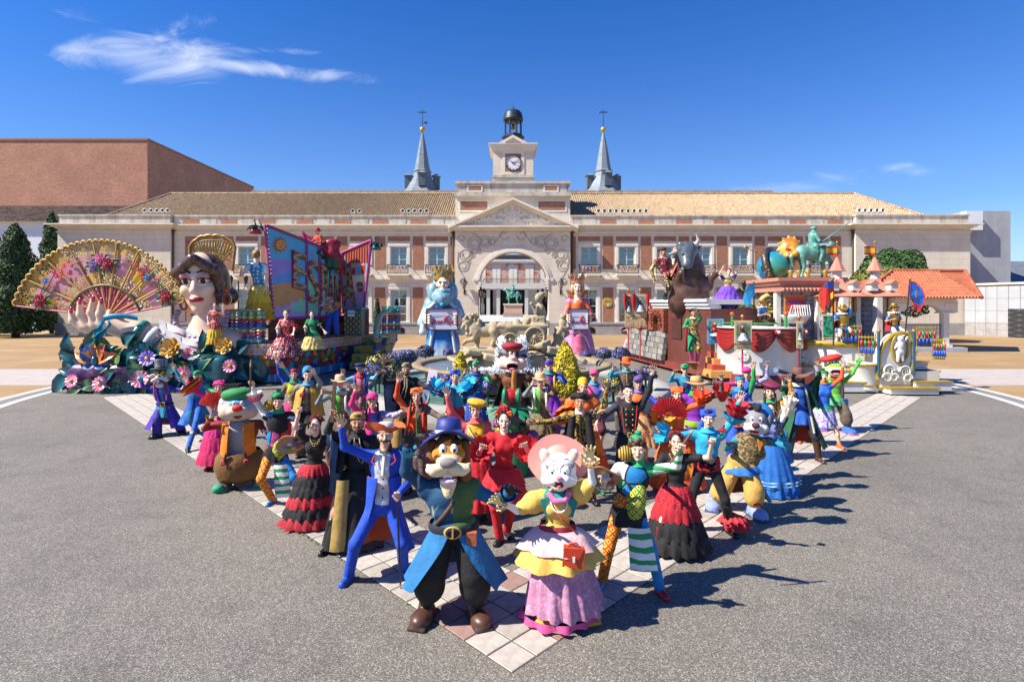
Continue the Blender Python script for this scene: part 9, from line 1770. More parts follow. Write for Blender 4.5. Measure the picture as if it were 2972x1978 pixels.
b.B('collar',t);clay('neck',[C(Q(1676,855),Q(1676,885,-.1),.17,.3)],[M_LSK],.05,.05,t)
big_face(t,Q(1675,836,-.1),3.3,-4,M_LSK,mat('figure_lips','#b0203c'),mat('figure_brow','#4a2a26'));clay('hair',[('e',Q(1676,828,.12),(.4,.36,.38),0),('e',Q(1662,838,.0),(.14,.24,.3),0),('e',Q(1690,838,.0),(.14,.24,.3),0),('-e',Q(1675,836,-.5),(.27,.4,.34),None)],[mat('hair_peach','#e8b078',.45,f=.7)],.03,.06,t)
crown(t,Q(1675,824),.37,.68,6,mat('crown_rose','#d8a080',.35,.3,f=.75),pa_('#c05a4a'),1.5);b=MB()
for i in range(13):a=PI*(i/12-.5);b.b_(Q(1676,872)+V_((.3*sin(a),-.15-.22*cos(a),-.28*cos(a))),.045,GLD,6,4)
b.B('necklace',t)
for sg in(-1,1):clay('hand',[('e',Q(1679+sg*31,924,-.72),(.16,.13,.22),0)]+[C(Q(1679+sg*33,915+6*i,-.75),Q(1679+sg*25,914+7*i,-.93),.065,.055)for i in range(4)],[M_LSK],.035,.03,t)
board(t,1649,1710,895,957,kd-.85)
# horses with riders in green bronze
M_BRZ=mat('green_bronze','#4f9a8c',.55,.2,f=.82,var=.25,vs=2.5,pat=pn_('#7ab8a8',2,.46,.64,'#2f6a60'))
def rs_(t,c,s,d,lance,neck_down=0,m=M_BRZ,vox=.05):

 q=lambda x,z,y=0.:V_(c)+V_((d*x*s,y*s,z*s));h=-.25*neck_down
 P=[('e',q(0,1.25),(.75*s,.3*s,.36*s),0),('e',q(-.55,1.32),(.38*s,.32*s,.38*s),0),('e',q(.5,1.28),(.36*s,.29*s,.4*s),0),C(q(.6,1.4),q(.95,1.95+h*1.2),.27*s,.16*s),C(q(.93,2.0+h*1.2),q(1.25,1.8+h*2),.15*s,.09*s),C(q(.9,2.08+h*1.2,.05),q(.9,2.2+h*1.2,.06),.05*s,.02*s),C(q(-.88,1.4),q(-1.08,1.1),.09*s,.1*s),C(q(-1.08,1.1),q(-1.02,.55),.1*s,.04*s)]
 for x,y,up in((.55,-.16,1),(.55,.16,0),(-.62,-.17,0),(-.55,.17,0)):
  if up:P+=[C(q(x,1.1,y),q(x+.3,.78,y),.15*s,.08*s),C(q(x+.3,.78,y),q(x+.16,.5,y),.075*s,.06*s)]
  else:P+=[C(q(x,1.1,y),q(x+(.04 if x>0 else .1),.62,y),.17*s,.085*s),C(q(x+(.04 if x>0 else .1),.62,y),q(x-(.0 if x>0 else .06),.1,y),.075*s,.055*s),C(q(x-(.0 if x>0 else .06),.1,y),q(x+.06,.04,y),.07*s,.09*s)]
 clay('horse',P,[m],vox*s,.1*s,t)
 P=[C(q(0,1.62),q(.0,2.15),.2*s,.23*s),C(q(.0,2.15),q(.02,2.3),.12*s,.09*s),('e',q(.03,2.45),(.13*s,.12*s,.16*s),0),('e',q(.01,2.54),(.16*s,.16*s,.08*s),0)]
 for y in(-1,1):P+=[C(q(.05,1.62,y*.18),q(.3,1.3,y*.34),.15*s,.11*s),C(q(.3,1.3,y*.34),q(.18,.88,y*.34),.1*s,.08*s),C(q(.18,.88,y*.34),q(.3,.84,y*.34),.06*s,.06*s),C(q(.0,2.15,y*.25),q(.1,1.85,y*.38),.1*s,.08*s),C(q(.1,1.85,y*.38),q(.35,1.8,y*.2),.08*s,.06*s)]
 clay('rider',P,[m],vox*s*.8,.06*s,t)
 if lance:b=MB();b.T_([q(-.2,1.5,-.4),q(1.55,2.75,-.4)],[.035*s,.02*s],m,6);b.B('lance',t)
t=tg_('equestrian_statue','green bronze horse and rider on a pink pedestal in the court behind the arch','statue',W(1489,918,106));c=W(1489,918,106);b=MB();b.box(c.x-1.9,c.x+1.9,104.5,107.5,.6,1.3,MP_);b.box(c.x-1.75,c.x+1.75,104.7,107.3,1.303,2.9,mat('pink_granite','#e8b8a0',.6,f=.74));b.box(c.x-1.9,c.x+1.9,104.5,107.5,2.903,3.13,MT_);b.B('pedestal',t);rs_(t,(c.x,106,3.13),1.42,-1,0)
# float of the bull
BF=tg_('bull_float','brown wooden parade float with white cornice, brick arches and a round white stage','parade float',(8.5,24,0));P0,P1,P2,P3,P4=(6.35,29.3),(7.09,24.9),(7.85,21.6),(11.5,22.2),(10.5,29.6)
M_BRN=mat('cabin_wood','#6e3a30',.45,f=.82,var=.15,vs=2,pat=ps_('#5e2f28',5,2,.12),coat=.2);M_CORN=mat('float_white','#e4e2de',.4,f=.8,var=.06,vs=2);M_CHA=mat('float_red_brown','#8a4038',.5,f=.82,var=.15)
b=MB();b.p_([P0,P1,P2,P3,P4],.45,2.82,M_BRN,'xy');b.B('cabin',BF)
b=MB();b.p_([(6.2,29.6),(6.98,24.8),(7.75,21.0),(8.2,19.5),(11.6,19.5),(11.7,22),(10.6,29.8)],.14,.448,M_CHA,'xy');b.B('chassis',BF)
b=MB()
for z0,z1,o in((2.82,2.95,.05),(2.95,3.1,.12),(3.1,3.22,.2)):
 for A,B in((P1,P2),(P0,P1)):ws_(b,A,B,z0+.002,z1,.5,M_CORN,o)
b.p_([P0,P1,P2,P3,P4],3.0,3.2,M_CORN,'xy');b.B('cornice',BF)
t_=MB()
for i in range(9):
 for j in range(5):
  b=MB();f0,f1=i/9,(i+1)/9;A=V_(P0).lerp(V_(P1),f0);B=V_(P0).lerp(V_(P1),f1);d_=(B-A)*.04;z=.46+j*.26;ws_(b,A+d_,B-d_,z,z+.24,.2,mat('pale_stone_%d'%((i+j*2)%3),('#98948b','#a8a294','#868584')[(i+j*2)%3],.7,f=.82,var=.25),.32-.05*j+RU_(0,.03));b.B('stone',BF)
M_BRK=mat('arch_brick','#b0603f',.6,f=.84,var=.2,vs=5,pat=p_brick('#9a4e34','#7a4a3a',.55))
for k_ in range(3):
 A=V_(P0).lerp(V_(P1),k_/3);B=V_(P0).lerp(V_(P1),(k_+1)/3);d_=(B-A);pts=[(0,1.78),(.22,1.78)]+[(.5-.28*cos(a),2.15+.4*sin(a))for a in NL_(0,PI,9)]+[(.78,1.78),(1,1.78),(1,2.8),(0,2.8)]
 n_=V_((d_.y,-d_.x)).normalized();n_=n_ if n_.x<0 else-n_;vs=[]
 for o in(.22,.02):vs+=[V_((A.x+d_.x*u_+n_.x*o,A.y+d_.y*u_+n_.y*o,z))for u_,z in pts]
 n=len(pts);b=MB();b.add(vs,[tuple(range(n)),tuple(range(n,2*n))[::-1]]+[(i,n+i,n+(i+1)%n,(i+1)%n)for i in range(n)],M_BRK)
 b.B('brick_arch',BF)
 for i in range(9):a=PI*i/8;b=MB();u_,z=.5-.36*cos(a),2.15+.48*sin(a);p=V_((A.x+d_.x*u_+n_.x*.26,A.y+d_.y*u_+n_.y*.26,z));b.obox(p,(.06,.07,.1),M_BRK,MR_(a-PI/2,3,'Y'));b.B('brick',BF)
sc=V_((9.36,20.95,0));b=MB();b.L_([(1.52,.44),(1.52,2.05),(1.58,2.08),(1.58,2.16),(0,2.16)],sc,mat('stage_white','#dfdedb',.5,f=.78,var=.08,vs=1.5),48);b.B('stage',BF);b=MB();b.L_([(1.6,.1),(1.6,.47),(1.5,.47)],sc,M_CHA,40);b.B('stage_base',BF)
M_DRP=mat('drape_red','#a02a28',.4,f=.84,var=.12,coat=.2)
for k_ in range(4):
 a0,a1=PI*(1.02+.24*k_),PI*(1.02+.24*(k_+1));b=MB();rows=[]
 for q in range(12):t_=q/11;rows.append([sc+V_(((1.58+.09*sin(PI*u_)+.05*cos(q*3.2))*cos(a0+(a1-a0)*u_),(1.58+.09*sin(PI*u_)+.05*cos(q*3.2))*sin(a0+(a1-a0)*u_),2.14-.25*t_-.6*t_*sin(PI*u_)**.8))for u_ in NL_(0,1,15)])
 b.G_(rows,M_DRP);b.B('drape',BF)
 b=MB();c=sc+V_((1.66*cos(a0),1.66*sin(a0),2.02));b.b_(c,.12,M_DRP,10,7);b.b_(c+V_((cos(a0)*.1,sin(a0)*.1,0)),.06,M_CORN,8,6);b.B('rosette',BF)
for a,z,r in((PI*1.28,1.12,.2),(PI*1.42,1.62,.17),(PI*1.72,1.58,.15)):
 n_=V_((cos(a),sin(a),0));b=MB();Mx=frame(n_)@MR_(R(-90),3,'X');b.L_([(0,.03),(r*.6,.02),(r,.06),(r,.02),(0,0)],sc+n_*1.52+V_((0,0,z)),mat('plate','#d8d4c8',.25,f=.75,coat=.5,pat=pn_('#4a4a4a',16,.56,.6)),22,M=Mx);b.B('plate',BF)
for X,d in((2125,20.4),(2281,20.0)):
 b=MB();c=W(X,955,d);b.T_([(c.x,d,2.16),(c.x,d,W(X,915,d).z)],.05,pa_('#2f9a48'),8);b.B('rail_post',BF);b=MB();b.b_(W(X,911,d),.085,pa_('#d8503a'),12,8);b.B('rail_ball',BF)
b=MB();b.T_([W(2100,936,20.5),W(2281,940,20.1)],.025,pa_('#2f9a48'),6);b.B('rail',BF)
for i,m in enumerate(('#e8a45a','#b0503a','#e8964a','#b0503a')):b=MB();c=W(1975+33*i,1100,20.6);z=.45+.2*i;b.box(7.3+.16*i,8.25,20.1+.28*i,20.1+.28*(i+1)+.6,.3,z+.1,pa_(m));b.B('step',BF)
b=MB();A=V_(P1).lerp(V_(P2),.12);B=V_(P1).lerp(V_(P2),.36);ws_(b,A,B,1.5,2.4,.05,mat('cabin_wood_dark','#54302a',.45,f=.8),.05);b.B('door',BF)
b=MB();b.L_([(.16,.95),(.2,1.2),(.22,1.2),(.2,1.22),(.15,1.15),(0,1.1)],(W(1995,0,20.9).x,20.3,-.35),mat('basket_wicker','#b0703a',.7,f=.86,pat=p_lat('#7a4a24','#c08a4a',14)),16);tag(b.B('basket'),'small wicker basket at the feet of the green-suited bullfighter statue','basket')
def ps__(label,X0,X1,Y0,Y1,d,border,pic,txt,tcol,pole=None,fringe=None):
 t=tg_('poster',label,'poster',W((X0+X1)/2,Y1,d));b=MB();b.box(bx(X0,d),bx(X1,d),d,d+.03,bz(Y1,d),bz(Y0,d),border);b.B('sheet',t);w=X1-X0;h=Y1-Y0;b=MB();b.box(bx(X0+w*.1,d),bx(X1-w*.1,d),d-.006,d-.001,bz(Y0+h*.72,d),bz(Y0+h*.06,d),pic);b.B('picture',t);q=d/F
 b=MB();b.b_(W(X0+w*.45,Y0+h*.2,d-.01),(w*.09*q,.012,w*.1*q),SKIN['light'],8,6);b.b_(W(X0+w*.4,Y0+h*.24,d-.008),(w*.15*q,.01,h*.12*q),pa_('#a83a24'),8,6);b.T_([W(X0+w*.45,Y0+h*.26,d-.01),W(X0+w*.5,Y0+h*.42,d-.01)],[w*.08*q,w*.1*q],pa_('#2a2228'),6);b.T_([W(X0+w*.5,Y0+h*.42,d-.01),W(X0+w*.5,Y0+h*.68,d-.01)],[w*.12*q,w*.34*q],mat('frill_white','#e4e4ea',.5,f=.75,pat=pn_('#8a8a98',16,.5,.56)),8);b.B('figure',t)
 if txt:lt_(txt,h*.085*q,tcol,W((X0+X1)/2,Y0+h*.8,d-.004),t,sx=.95);
 b=MB()
 for i in range(3):b.box(bx(X0+w*.15,d),bx(X0+w*(.8-.1*i),d),d-.004,d-.001,bz(Y0+h*(.89+.035*i),d),bz(Y0+h*(.88+.035*i),d),tcol)
 b.B('small_print',t)
 if pole:b=MB();x=bx((X0+X1)/2,d);b.T_([(x,d+.06,.4),(x,d+.06,bz(Y0-12,d))],.03,pole,7);b.T_([(bx(X0-3,d),d+.04,bz(Y0,d)),(bx(X1+3,d),d+.04,bz(Y0,d))],.03,mat('rail_gold','#d0b070'),6);b.b_((x,d+.06,bz(Y0-14,d)),.07,GLD,8,6);b.B('pole',t)
 if fringe:
  b=MB()
  for i in range(22):x=bx(X0+w*i/21,d);b.T_([(x,d,bz(Y1,d)),(x+.02*sin(i),d,bz(Y1+h*(.3+.05*sin(i*2)),d))],[.02,.012],fringe,4)
  b.B('fringe',t);b=MB()
  for X in(X0-1,X1+1):b.T_([W(X,Y0-2,d-.03),W(X,Y0+h*.3,d-.05),W(X+2,Y0+h*.62,d-.04)],[.1,.08,.02],cl_('#c0242c'),6)
  b.B('scarf',t)
PIC=mat('poster_picture','#9ab8d0',.6,f=.7,var=.05,pat=pn_('#6a8a5a',3.5,.47,.6,'#4a5a3a'));CRM=mat('poster_cream','#e2cc9a',.6,f=.74,var=.05);DKT=mat('poster_ink','#5a4630',.6,f=.8)
ps__('cream poster with a dancer on a magenta pole before the white stage',2132,2182,932,1014,19.1,CRM,PIC,'Una Fiesta Maravillosa',mat('poster_red','#8a3a2a',.6),pa_('#c02a6a'))
ps__('blue poster with two dancers on the brown cabin wall',2053,2100,925,997,20.9,pa_('#5ab4e0'),PIC,'Ven a Cádiz',mat('poster_navy','#2a4a7a',.6),None)
ps__('narrow cream poster on a dark pole beside the castle wall',2313,2331,934,1010,19.2,CRM,PIC,None,DKT,pa_('#8a2040'))
for X0,X1,la in((1814,1836,'narrower left'),(1840,1878,'wider right')):ps__('%s cream banner with red scarf and long fringe on a tall red pole'%la,X0,X1,855,927,26.5+.01*X0*.0,CRM,PIC,None,DKT,pa_('#c0303a'),mat('fringe_cream','#d8b890',.8,f=.7))
t=tg_('bull_statue','dark brown rearing bull sculpture with pale horns on the wooden float','statue',W(1985,890,23.8));Q=lambda X,Y,dy=0.:W(X,Y,23.8+dy);M_BUL=mat('bull_hide','#4a342c',.42,f=.55,var=.25,vs=2,coat=.1,pat=pn_('#6a4a3c',1.3,.5,.7,'#2e2020'));M_BHD=mat('bull_head','#5a626a',.35,f=.85,var=.25,vs=4,coat=.3)
clay('body',[('e',Q(1995,850),(.75,.75,.85),0),('e',Q(2000,790,-.1),(.66,.6,.8),0),C(Q(1998,790),Q(1995,750,-.25),.6,.5),C(Q(2030,815,-.3),Q(2055,830,-.5),.26,.18),C(Q(2055,830,-.5),Q(2068,800,-.7),.17,.12),C(Q(2068,800,-.7),Q(2085,795,-.75),.13,.1),C(Q(1975,810,-.45),Q(1978,792,-.75),.24,.16),('e',Q(1970,880,.1),(.45,.5,.5),0),('e',Q(2010,880,.1),(.45,.5,.5),0),C(Q(2012,740),Q(2012,815,-.55),.22,.1,0)],[M_BUL],.07,.2,t)
clay('head',[('e',Q(1992,728,-.45),(.45,.45,.4),0),C(Q(1992,735,-.5),Q(1994,765,-.85),.4,.24),('e',Q(1995,770,-.92),(.22,.18,.13),0),C(Q(1962,740,-.3),Q(1952,747,-.35),.16,.05),C(Q(2022,722,-.3),Q(2034,714,-.3),.17,.05),('-e',Q(1989,763,-1.12),(.04,.08,.03),None),('-e',Q(2000,762,-1.12),(.04,.08,.03),None)]+[('e',Q(1972+5*(i%8),708+7*(i//8),-.62-.05*sin(i*2)),(.1,.1,.09),0)for i in range(20)],[M_BHD],.05,.08,t)
for pts,r in((((1968,728,-.4),(1955,735,-.55),(1940,738,-.7)),(.13,.1,.02)),(((2005,712,-.4),(2022,708,-.5),(2028,695,-.55),(2020,676,-.6)),(.14,.12,.08,.015))):b=MB();b.T_([Q(*p)for p in pts],r,mat('horn','#cfc4b4',.3,f=.7,coat=.4),10);b.B('horn',t)
b=MB()
for X in(1983,2004):b.b_(Q(X,738,-.86),.06,mat('iris','#2a1a12'),8,6)
b.B('eye',t)
GV=mat('gold_on_magenta','#8a2a4a',.4,f=.82,pat=p_dots('#d0a84a',8,.36));GK=mat('gold_on_black','#1f1a1a',.4,f=.8,pat=p_dots('#d0a84a',9,.34));GJ=mat('gold_jacket','#c0a058',.35,.2,f=.88,pat=pn_('#3a2a24',14,.48,.56))
P_('statue of a bullfighter in gold and magenta suit turning beside the rearing bull',(1923,732),((1896,815),(1960,800)),d=24,H=1.62,base=3.2,feet=[(1930,893),(1950,893)],hip=(1938,800),turn=50,yaw=25,skin='tan',hair=('short','black'),hat=('skull','#4a3428'),top=(GV,'L',(GJ,GJ),{'g':.03}),bt_=('pants',GK,{'style':'slim'}),xt_=[('collar','#e8e4e0',.08,.05)],**ST)
b=MB();a_=W(1966,745,23.6);b.G_([[W(1970+6*sin(w*3+q)-30*q*(1-w*.3),745+55*q+14*w,23.5-.1*sin(w*6))for w in NL_(0,1,7)]for q in NL_(0,1,8)],mat('cape_red','#b8242a',.4,f=.82,pat=p_dots('#7a1a20',16)));tag(b.B('red_cape'),'red bullfighter cape hanging between the bullfighter statue and the bull','cape')
P_('statue of a dancer with arms overhead in purple flounced skirt on the wooden float',(2115,791),((2098,772),(2128,768)),d=22.6,H=1.16,base=2.42,hip=(2112,838),fem=1,skin='fair',hair=('bun','red','flowers'),top=(mat('floral_yellow','#c8b04a',.45,f=.86,pat=pn_('#7a6a9a',12,.5,.56)),'S',('#3a2a6a','#3a2a6a')),bt_=('skirt','#6a3ab8',{'tiers':['#7a4ac8','#6a3ab8','#7a4ac8','#5a30a8','#7244c0'],'len':.78,'r':.6,'pl':12,'amp':.1}),el_=(V_((-1,0,.1)),V_((1,0,.1))),**ST)
P_('statue of a bullfighter in green suit and pink stockings on the orange steps, arm raised',(2013,908),((1995,950),(2022,900)),d=21.0,H=1.22,base=.72,feet=[(2008,1054),(2022,1054)],skin='tan',hair=('short','black'),hat=('montera','#1c1a1c'),top=('#1f9a62','L',('#1f9a62','#1f9a62'),{'vest':(GJ,.1,.12)}),bt_=('pants','#1f9a62',{'style':'knee','right':GJ}),sh_='#d84a92^',xt_=[('collar','#d8c8a0',.1,.03)],**ST)
b=MB();b.G_([[W(1990+8*w-4*q+2*sin(w*5+q*2),952+68*q,20.75-.05*sin(w*6))for w in NL_(0,1,6)]for q in NL_(0,1,7)],mat('cape_red','#b8242a'));tag(b.B('red_cape'),'folded red cape held by the green-suited bullfighter statue','cape')
P_('statue of a woman in long pink skirt and grey headdress between the queen and banners',(1829,945),((1800,955),(1846,985)),d=30,H=1.15,base=.0,fem=1,skin='pale',hair=('bun','white'),top=('#d8a8b8','L'),bt_=('skirt','#c84a8a',{'tiers':['#e0a0b8','#c84a8a'],'r':.42,'pl':12}),**ST)
# castle float
CF=tg_('castle_float','white and gold parade float carrying a small castle with pink roofs and grey stone walls','parade float',(12,20,0));M_CW=mat('castle_white','#e6e2da',.4,f=.78,var=.08,vs=2);M_CG=mat('gilt_moulding','#c8a83a',.35,.25,f=.72,var=.12,vs=4);M_CP=mat('castle_pink','#c8846e',.5,f=.86,var=.12,vs=3)
b=MB();b.p_([(9.9,21.5),(11.3,18.9),(12.4,18.35),(14.4,18.45),(14.9,20.5),(14.6,23.5),(10,23.8)],.12,.75,M_CW,'xy');b.p_([(9.95,21.6),(11.4,19.3),(12.3,19.1),(12.6,19.8),(14.2,20.4),(14.3,23.3),(10.1,23.6)],.753,1.55,M_CW,'xy');b.B('base',CF)
b=MB();gpts=[(9.88,21.5),(11.28,18.88),(12.4,18.32),(14.42,18.42),(14.92,20.5)];b.T_([(x,y,.2)for x,y in gpts],.04,M_CG,6);b.T_([(x,y,.76)for x,y in gpts[:3]],.05,M_CG,6);b.T_([(9.9,21.5,1.6),(11.38,19.22,1.6),(12.3,19.05,1.6),(12.62,19.75,1.6),(14.3,20.3,1.6)],.1,M_CG,8);b.B('moulding',CF)
def scroll(t,c,r,m,n_=V_((0,-1,0)),turns=1.8,s=1,th=.07):
 b=MB();n_=V_(n_).normalized();u_=V_((-n_.y,n_.x,0)).normalized();pts=[V_(c)+u_*s*r*(1-.8*q)*cos(2*PI*turns*q)+V_((0,0,r*(1-.8*q)*sin(2*PI*turns*q)))for q in NL_(0,1,34)];b.T_(pts,[th*(1-.6*q)for q in NL_(0,1,34)],m,7);b.b_(V_(c),r*.2,M_CG,8,6);b.B('scroll',t)
for X,Y,r,s in((2345,1030,.22,1),(2375,1045,.25,-1),(2350,1075,.28,1),(2385,1020,.18,1),(2330,1055,.18,-1),(2400,1070,.2,-1),(2440,1055,.22,1),(2480,1075,.2,-1)):scroll(CF,W(X,Y,20.2 if X<2420 else 19.1),r,M_CW,(-.6,-1,0),1.8,s,.06)
M_STN=mat('castle_stone','#b4b0be',.55,f=.86,var=.2,vs=2.2,pat=pn_('#b4b0b8',1.2,.45,.6,'#8a84a0'))
def bw_(A,B,z0,z1,bw=.34,bh=.19):

 A,B=V_(A),V_(B);L=(B-A).length;b=MB();ws_(b,A,B,z0,z1,.12,mat('mortar','#6a6670',.8,f=.8));b.B('wall_core',CF);r=0;z=z0
 while z<z1-.03:
  x=-(r%2)*bw*.5;h=min(bh,z1-z)
  while x<L:
   a,e=max(x,0)+.012,min(x+bw,L)-.012
   if e-a>.05:b=MB();ws_(b,A.lerp(B,a/L),A.lerp(B,e/L),z+.01,z+h-.008,.05,M_STN,.03+RU_(0,.02));b.B('stone',CF)
   x+=bw
  z+=bh;r+=1
W1=(10.35,21.4);W2=(11.7,21.0);TA=(11.55,20.7);TB=(11.95,19.75);TC=(12.75,20.3);TD=(12.95,21.2);TE=(13.3,19.95);TG=(14.15,20.5)
for A,B in((W1,W2),(TA,TB),(TB,TC),((12.9,20.85),TE),(TE,TG)):bw_(A,B,1.62,3.5 if B==W2 else 3.26)
for p,r in((W1,.09),(TA,.08),(TB,.1),(TC,.09),(TE,.1),(TG,.09),((12.9,20.85),.08)):b=MB();b.box(p[0]-r,p[0]+r,p[1]-r-.06,p[1]+r,1.6,3.5 if p==W1 else 3.25,M_CW);b.B('corner_post',CF)
b=MB();b.box(10.2,12.6,20.6,23.4,3.5,3.62,M_CP)
for i,o in enumerate((0,.1,.2)):b.box(10.2-o,12.55+o*.3,20.75-o,23.4,3.62+.13*i+.002,3.75+.13*i,M_CP)
b.B('cornice',CF)
for i in range(17):b=MB();b.L_([(0,3.62),(.07,3.62),(.06,3.52),(0,3.46)],(10.2+.145*i,20.56,0),M_CP,8);b.B('corbel',CF)
for cx,cy,r,la in((12.2,20.55,1.0,'l'),(13.65,20.6,.95,'r')):
 b=MB();rt4=MR_(R(28),3,'Z');b.L_([(r*1.15,3.26),(r*1.2,3.3),(r*.86,3.4),(r*.52,3.58),(r*.28,3.8),(r*.2,3.96)],(cx,cy,0),M_CP,4,smooth=False,M=rt4);b.B('roof',CF)
 b=MB();b.L_([(.16,3.94),(.16,4.26)],(cx,cy,0),M_CW,8,smooth=False);b.B('lantern',CF);b=MB();b.L_([(.32,4.25),(.27,4.29),(.04,4.76),(0,4.78)],(cx,cy,0),M_CP,8,smooth=False);b.B('spire',CF)
 for a in(-1.1,-2.3):b=MB();c=V_((cx+cos(a)*r*.62,cy+sin(a)*r*.62,3.6));b.box(c.x-.13,c.x+.13,c.y-.15,c.y+.15,c.z-.1,c.z+.15,M_CW);b.add([c+V_(q)for q in((-.18,-.2,.15),(.18,-.2,.15),(.18,.2,.15),(-.18,.2,.15),(0,-.2,.3),(0,.2,.3))],[(0,1,4),(2,3,5),(1,2,5,4),(3,0,4,5),(3,2,1,0)],M_CP);b.B('dormer',CF)
 b=MB();b.T_([(cx,cy,4.75),(cx,cy,5.3)],.02,GLD,5);b.b_((cx,cy,5.33),.05,GLD,6,5);b.B('flagpole',CF);b=MB();b.G_([[(cx-.02-.42*q,cy-.03+.04*sin(q*5),5.2-.36*w+(.06*q*(1 if w==0 else-1)if 0 else 0)-.05*q*(w-.5)*-4*.3)for w in(0,.33,.67,1)]for q in NL_(0,1,6)],mat('flag_red_yellow','#d02a24',.7,f=.86,pat=lambda k,v,base:k.mix(k.m('LESS_THAN',k.m('ABSOLUTE',k.m('SUBTRACT',k.sep(v)[2],5.02)),.09),base,lin('#ecc02a',.7))));b.B('pennant',CF)
def ow_(A,B,u_,z0,z1,w,m,nm,off=.09):A,B=V_(A),V_(B);L=(B-A).length;b=MB();ws_(b,A.lerp(B,u_-w/L/2),A.lerp(B,u_+w/L/2),z0,z1,.04,m,off);return b.B(nm,CF)
M_SHU=pa_('#c07a2a');M_PAN=mat('panel_scroll','#1f7a62',.4,f=.82,pat=pn_('#123a30',9,.48,.54))
for A,B,us in((TA,TB,(.5,)),(TB,TC,(.5,)),(TE,TG,(.5,))):
 for u_ in us:ow_(A,B,u_,2.75,3.2,.5,pa_('#1f6a5a'),'window');ow_(A,B,u_-.21,2.72,3.22,.2,M_SHU,'shutter',.12);ow_(A,B,u_+.21,2.72,3.22,.2,M_SHU,'shutter',.12);ow_(A,B,u_,1.75,2.62,.46,M_CG,'panel_frame');ow_(A,B,u_,1.8,2.57,.38,M_PAN,'panel',.11)
s_=tg_('sponsor_sign','red sign with gold frame and blue white lettering on the castle wall','sign',W(2300,890,21.2));d=20.95;b=MB();b.box(bx(2277,d),bx(2337,d),d,d+.06,bz(905,d),bz(857,d),M_CG);b.B('frame',s_);b=MB();b.box(bx(2280,d),bx(2334,d),d-.01,d-.001,bz(902,d),bz(860,d),mat('sign_red','#d8402a',.5,f=.86));b.B('board',s_);lt_('KINTETSU',.2,mat('sign_blue2','#1f4aa8',.5,f=.7),W(2309,878,d-.015),s_,spacing=.95,offset=.004,sx=.88)
b=MB();b.L_([(.0,2.25),(.35,2.3),(.5,2.55),(.52,2.6),(.45,2.58),(0,2.5)],(W(2310,0,20.7).x,20.75,0),M_CW,20)
for i in range(7):x=W(2290+7*i,0,20.6).x;b.T_([(x,20.6,2.6),(x+.05,20.5,2.95),(x+.13,20.45,2.98),(x+.2,20.45,2.5)],.012,M_FOAM,4)
b.B('wall_fountain',CF)
TC3=[pa_('#c8242e'),pa_('#1f8a4a'),pa_('#c8242e'),pa_('#1f8a4a')];TBL=pa_('#1f4fb8')
for A,B,z in(((2440,2500),(19.2,19.0),1.62),((2492,2550),(18.95,18.6),1.25),((2660,2715),(18.9,18.9),1.55),((2705,2742),(18.8,18.6),1.15)):
 b=MB();p0=V_((bx(A[0],B[0]),B[0],z));p1=V_((bx(A[1],B[1]),B[1],z))
 for h in(.0,.62):b.T_([p0+V_((0,0,h)),p1+V_((0,0,h))],.022,M_CG,6)
 for i in range(7):p=p0.lerp(p1,i/6);b.T_([p,p+V_((0,0,.7))],.013,M_CG,5)
 b.B('railing',CF)
 for i in range(5):p=p0.lerp(p1,(i+.5)/5)+V_((0,-.05,0));b=MB();b.L_([(0,.5),(.05,.5),(.025,.3),(0,.3)],p,TC3[i%4],7);b.L_([(0,.3),(.02,.3),(.055,.08),(0,.08)],p,TBL,7);b.B('tassel',CF)
fn_d=18.35;fin=[(2548,1100),(2552,1030),(2566,995),(2590,972),(2615,964),(2635,968),(2648,990),(2650,1040),(2640,1100),(2644,1115),(2556,1115)]
b=MB();b.p_([(bx(x,fn_d),bz(y,fn_d))for x,y in fin],fn_d,fn_d+.3,M_CW);b.T_([W(x,y,fn_d)for x,y in fin[:-2]],.07,M_CG,7);b.B('carved_fin',CF);b=MB();b.T_([W(2612+24*cos(a),1010-42*sin(a),fn_d-.03)for a in NL_(0,2*PI,26)],.045,M_CG,6);b.B('oval_frame',CF)
Q=lambda X,Y,dy=0.:W(X,Y,fn_d-.08+dy);clay('cherub',[('e',Q(2614,982),(.1,.08,.11),0),('e',Q(2613,1003),(.12,.09,.18),0),('e',Q(2612,1020),(.12,.09,.12),0),C(Q(2608,1022),Q(2606,1048),.08,.045),C(Q(2617,1022),Q(2620,1046),.08,.045),C(Q(2620,995),Q(2634,978),.05,.035),C(Q(2606,997),Q(2598,1010),.05,.035),C(Q(2615,978),Q(2626,972),.04,.02)],[M_CW],.022,.03,CF)
for X,Y,r,s in((2580,1075,.2,1),(2628,1078,.2,-1),(2575,1095,.16,-1),(2595,1095,.14,1),(2635,1097,.15,1)):scroll(CF,W(X,Y,fn_d-.05),r,M_CW,(0,-1,0),1.9,s,.045)
for X,Y,d in((2550,1010,18.3),(2652,1010,18.3)):b=MB();b.T_([(bx(X,d),d,.6),(bx(X,d),d,bz(962,d))],.045,pa_('#2a5a7a'),8);b.b_((bx(X,d),d,bz(960,d)),.07,GLD,8,6);b.B('post',CF)
for i in range(4):x0,x1=bx(2645,18.4),bx(2748-9*i,18.4);b=MB();y0=18.2+.38*i;b.box(x0,x1,y0,20.3,.3*i+.1 if i else .13,.3*i+.4,M_CW);b.B('stair',CF);b=MB();b.box(x0-.02,x1+.03,y0-.04,y0+.37,.3*i+.403,.3*i+.45,M_CG);b.B('stair_nosing',CF)
for X0,X1,y0,z in((2440,2550,18.4,.35),(2585,2725,17.95,.22)):b=MB();b.box(bx(X0,y0),bx(X1,y0),y0,19,.06,z,M_CW);b.box(bx(X0,y0)-.03,bx(X1,y0)+.03,y0-.04,y0+.4,z+.002,z+.05,M_CG);b.B('front_step',CF)
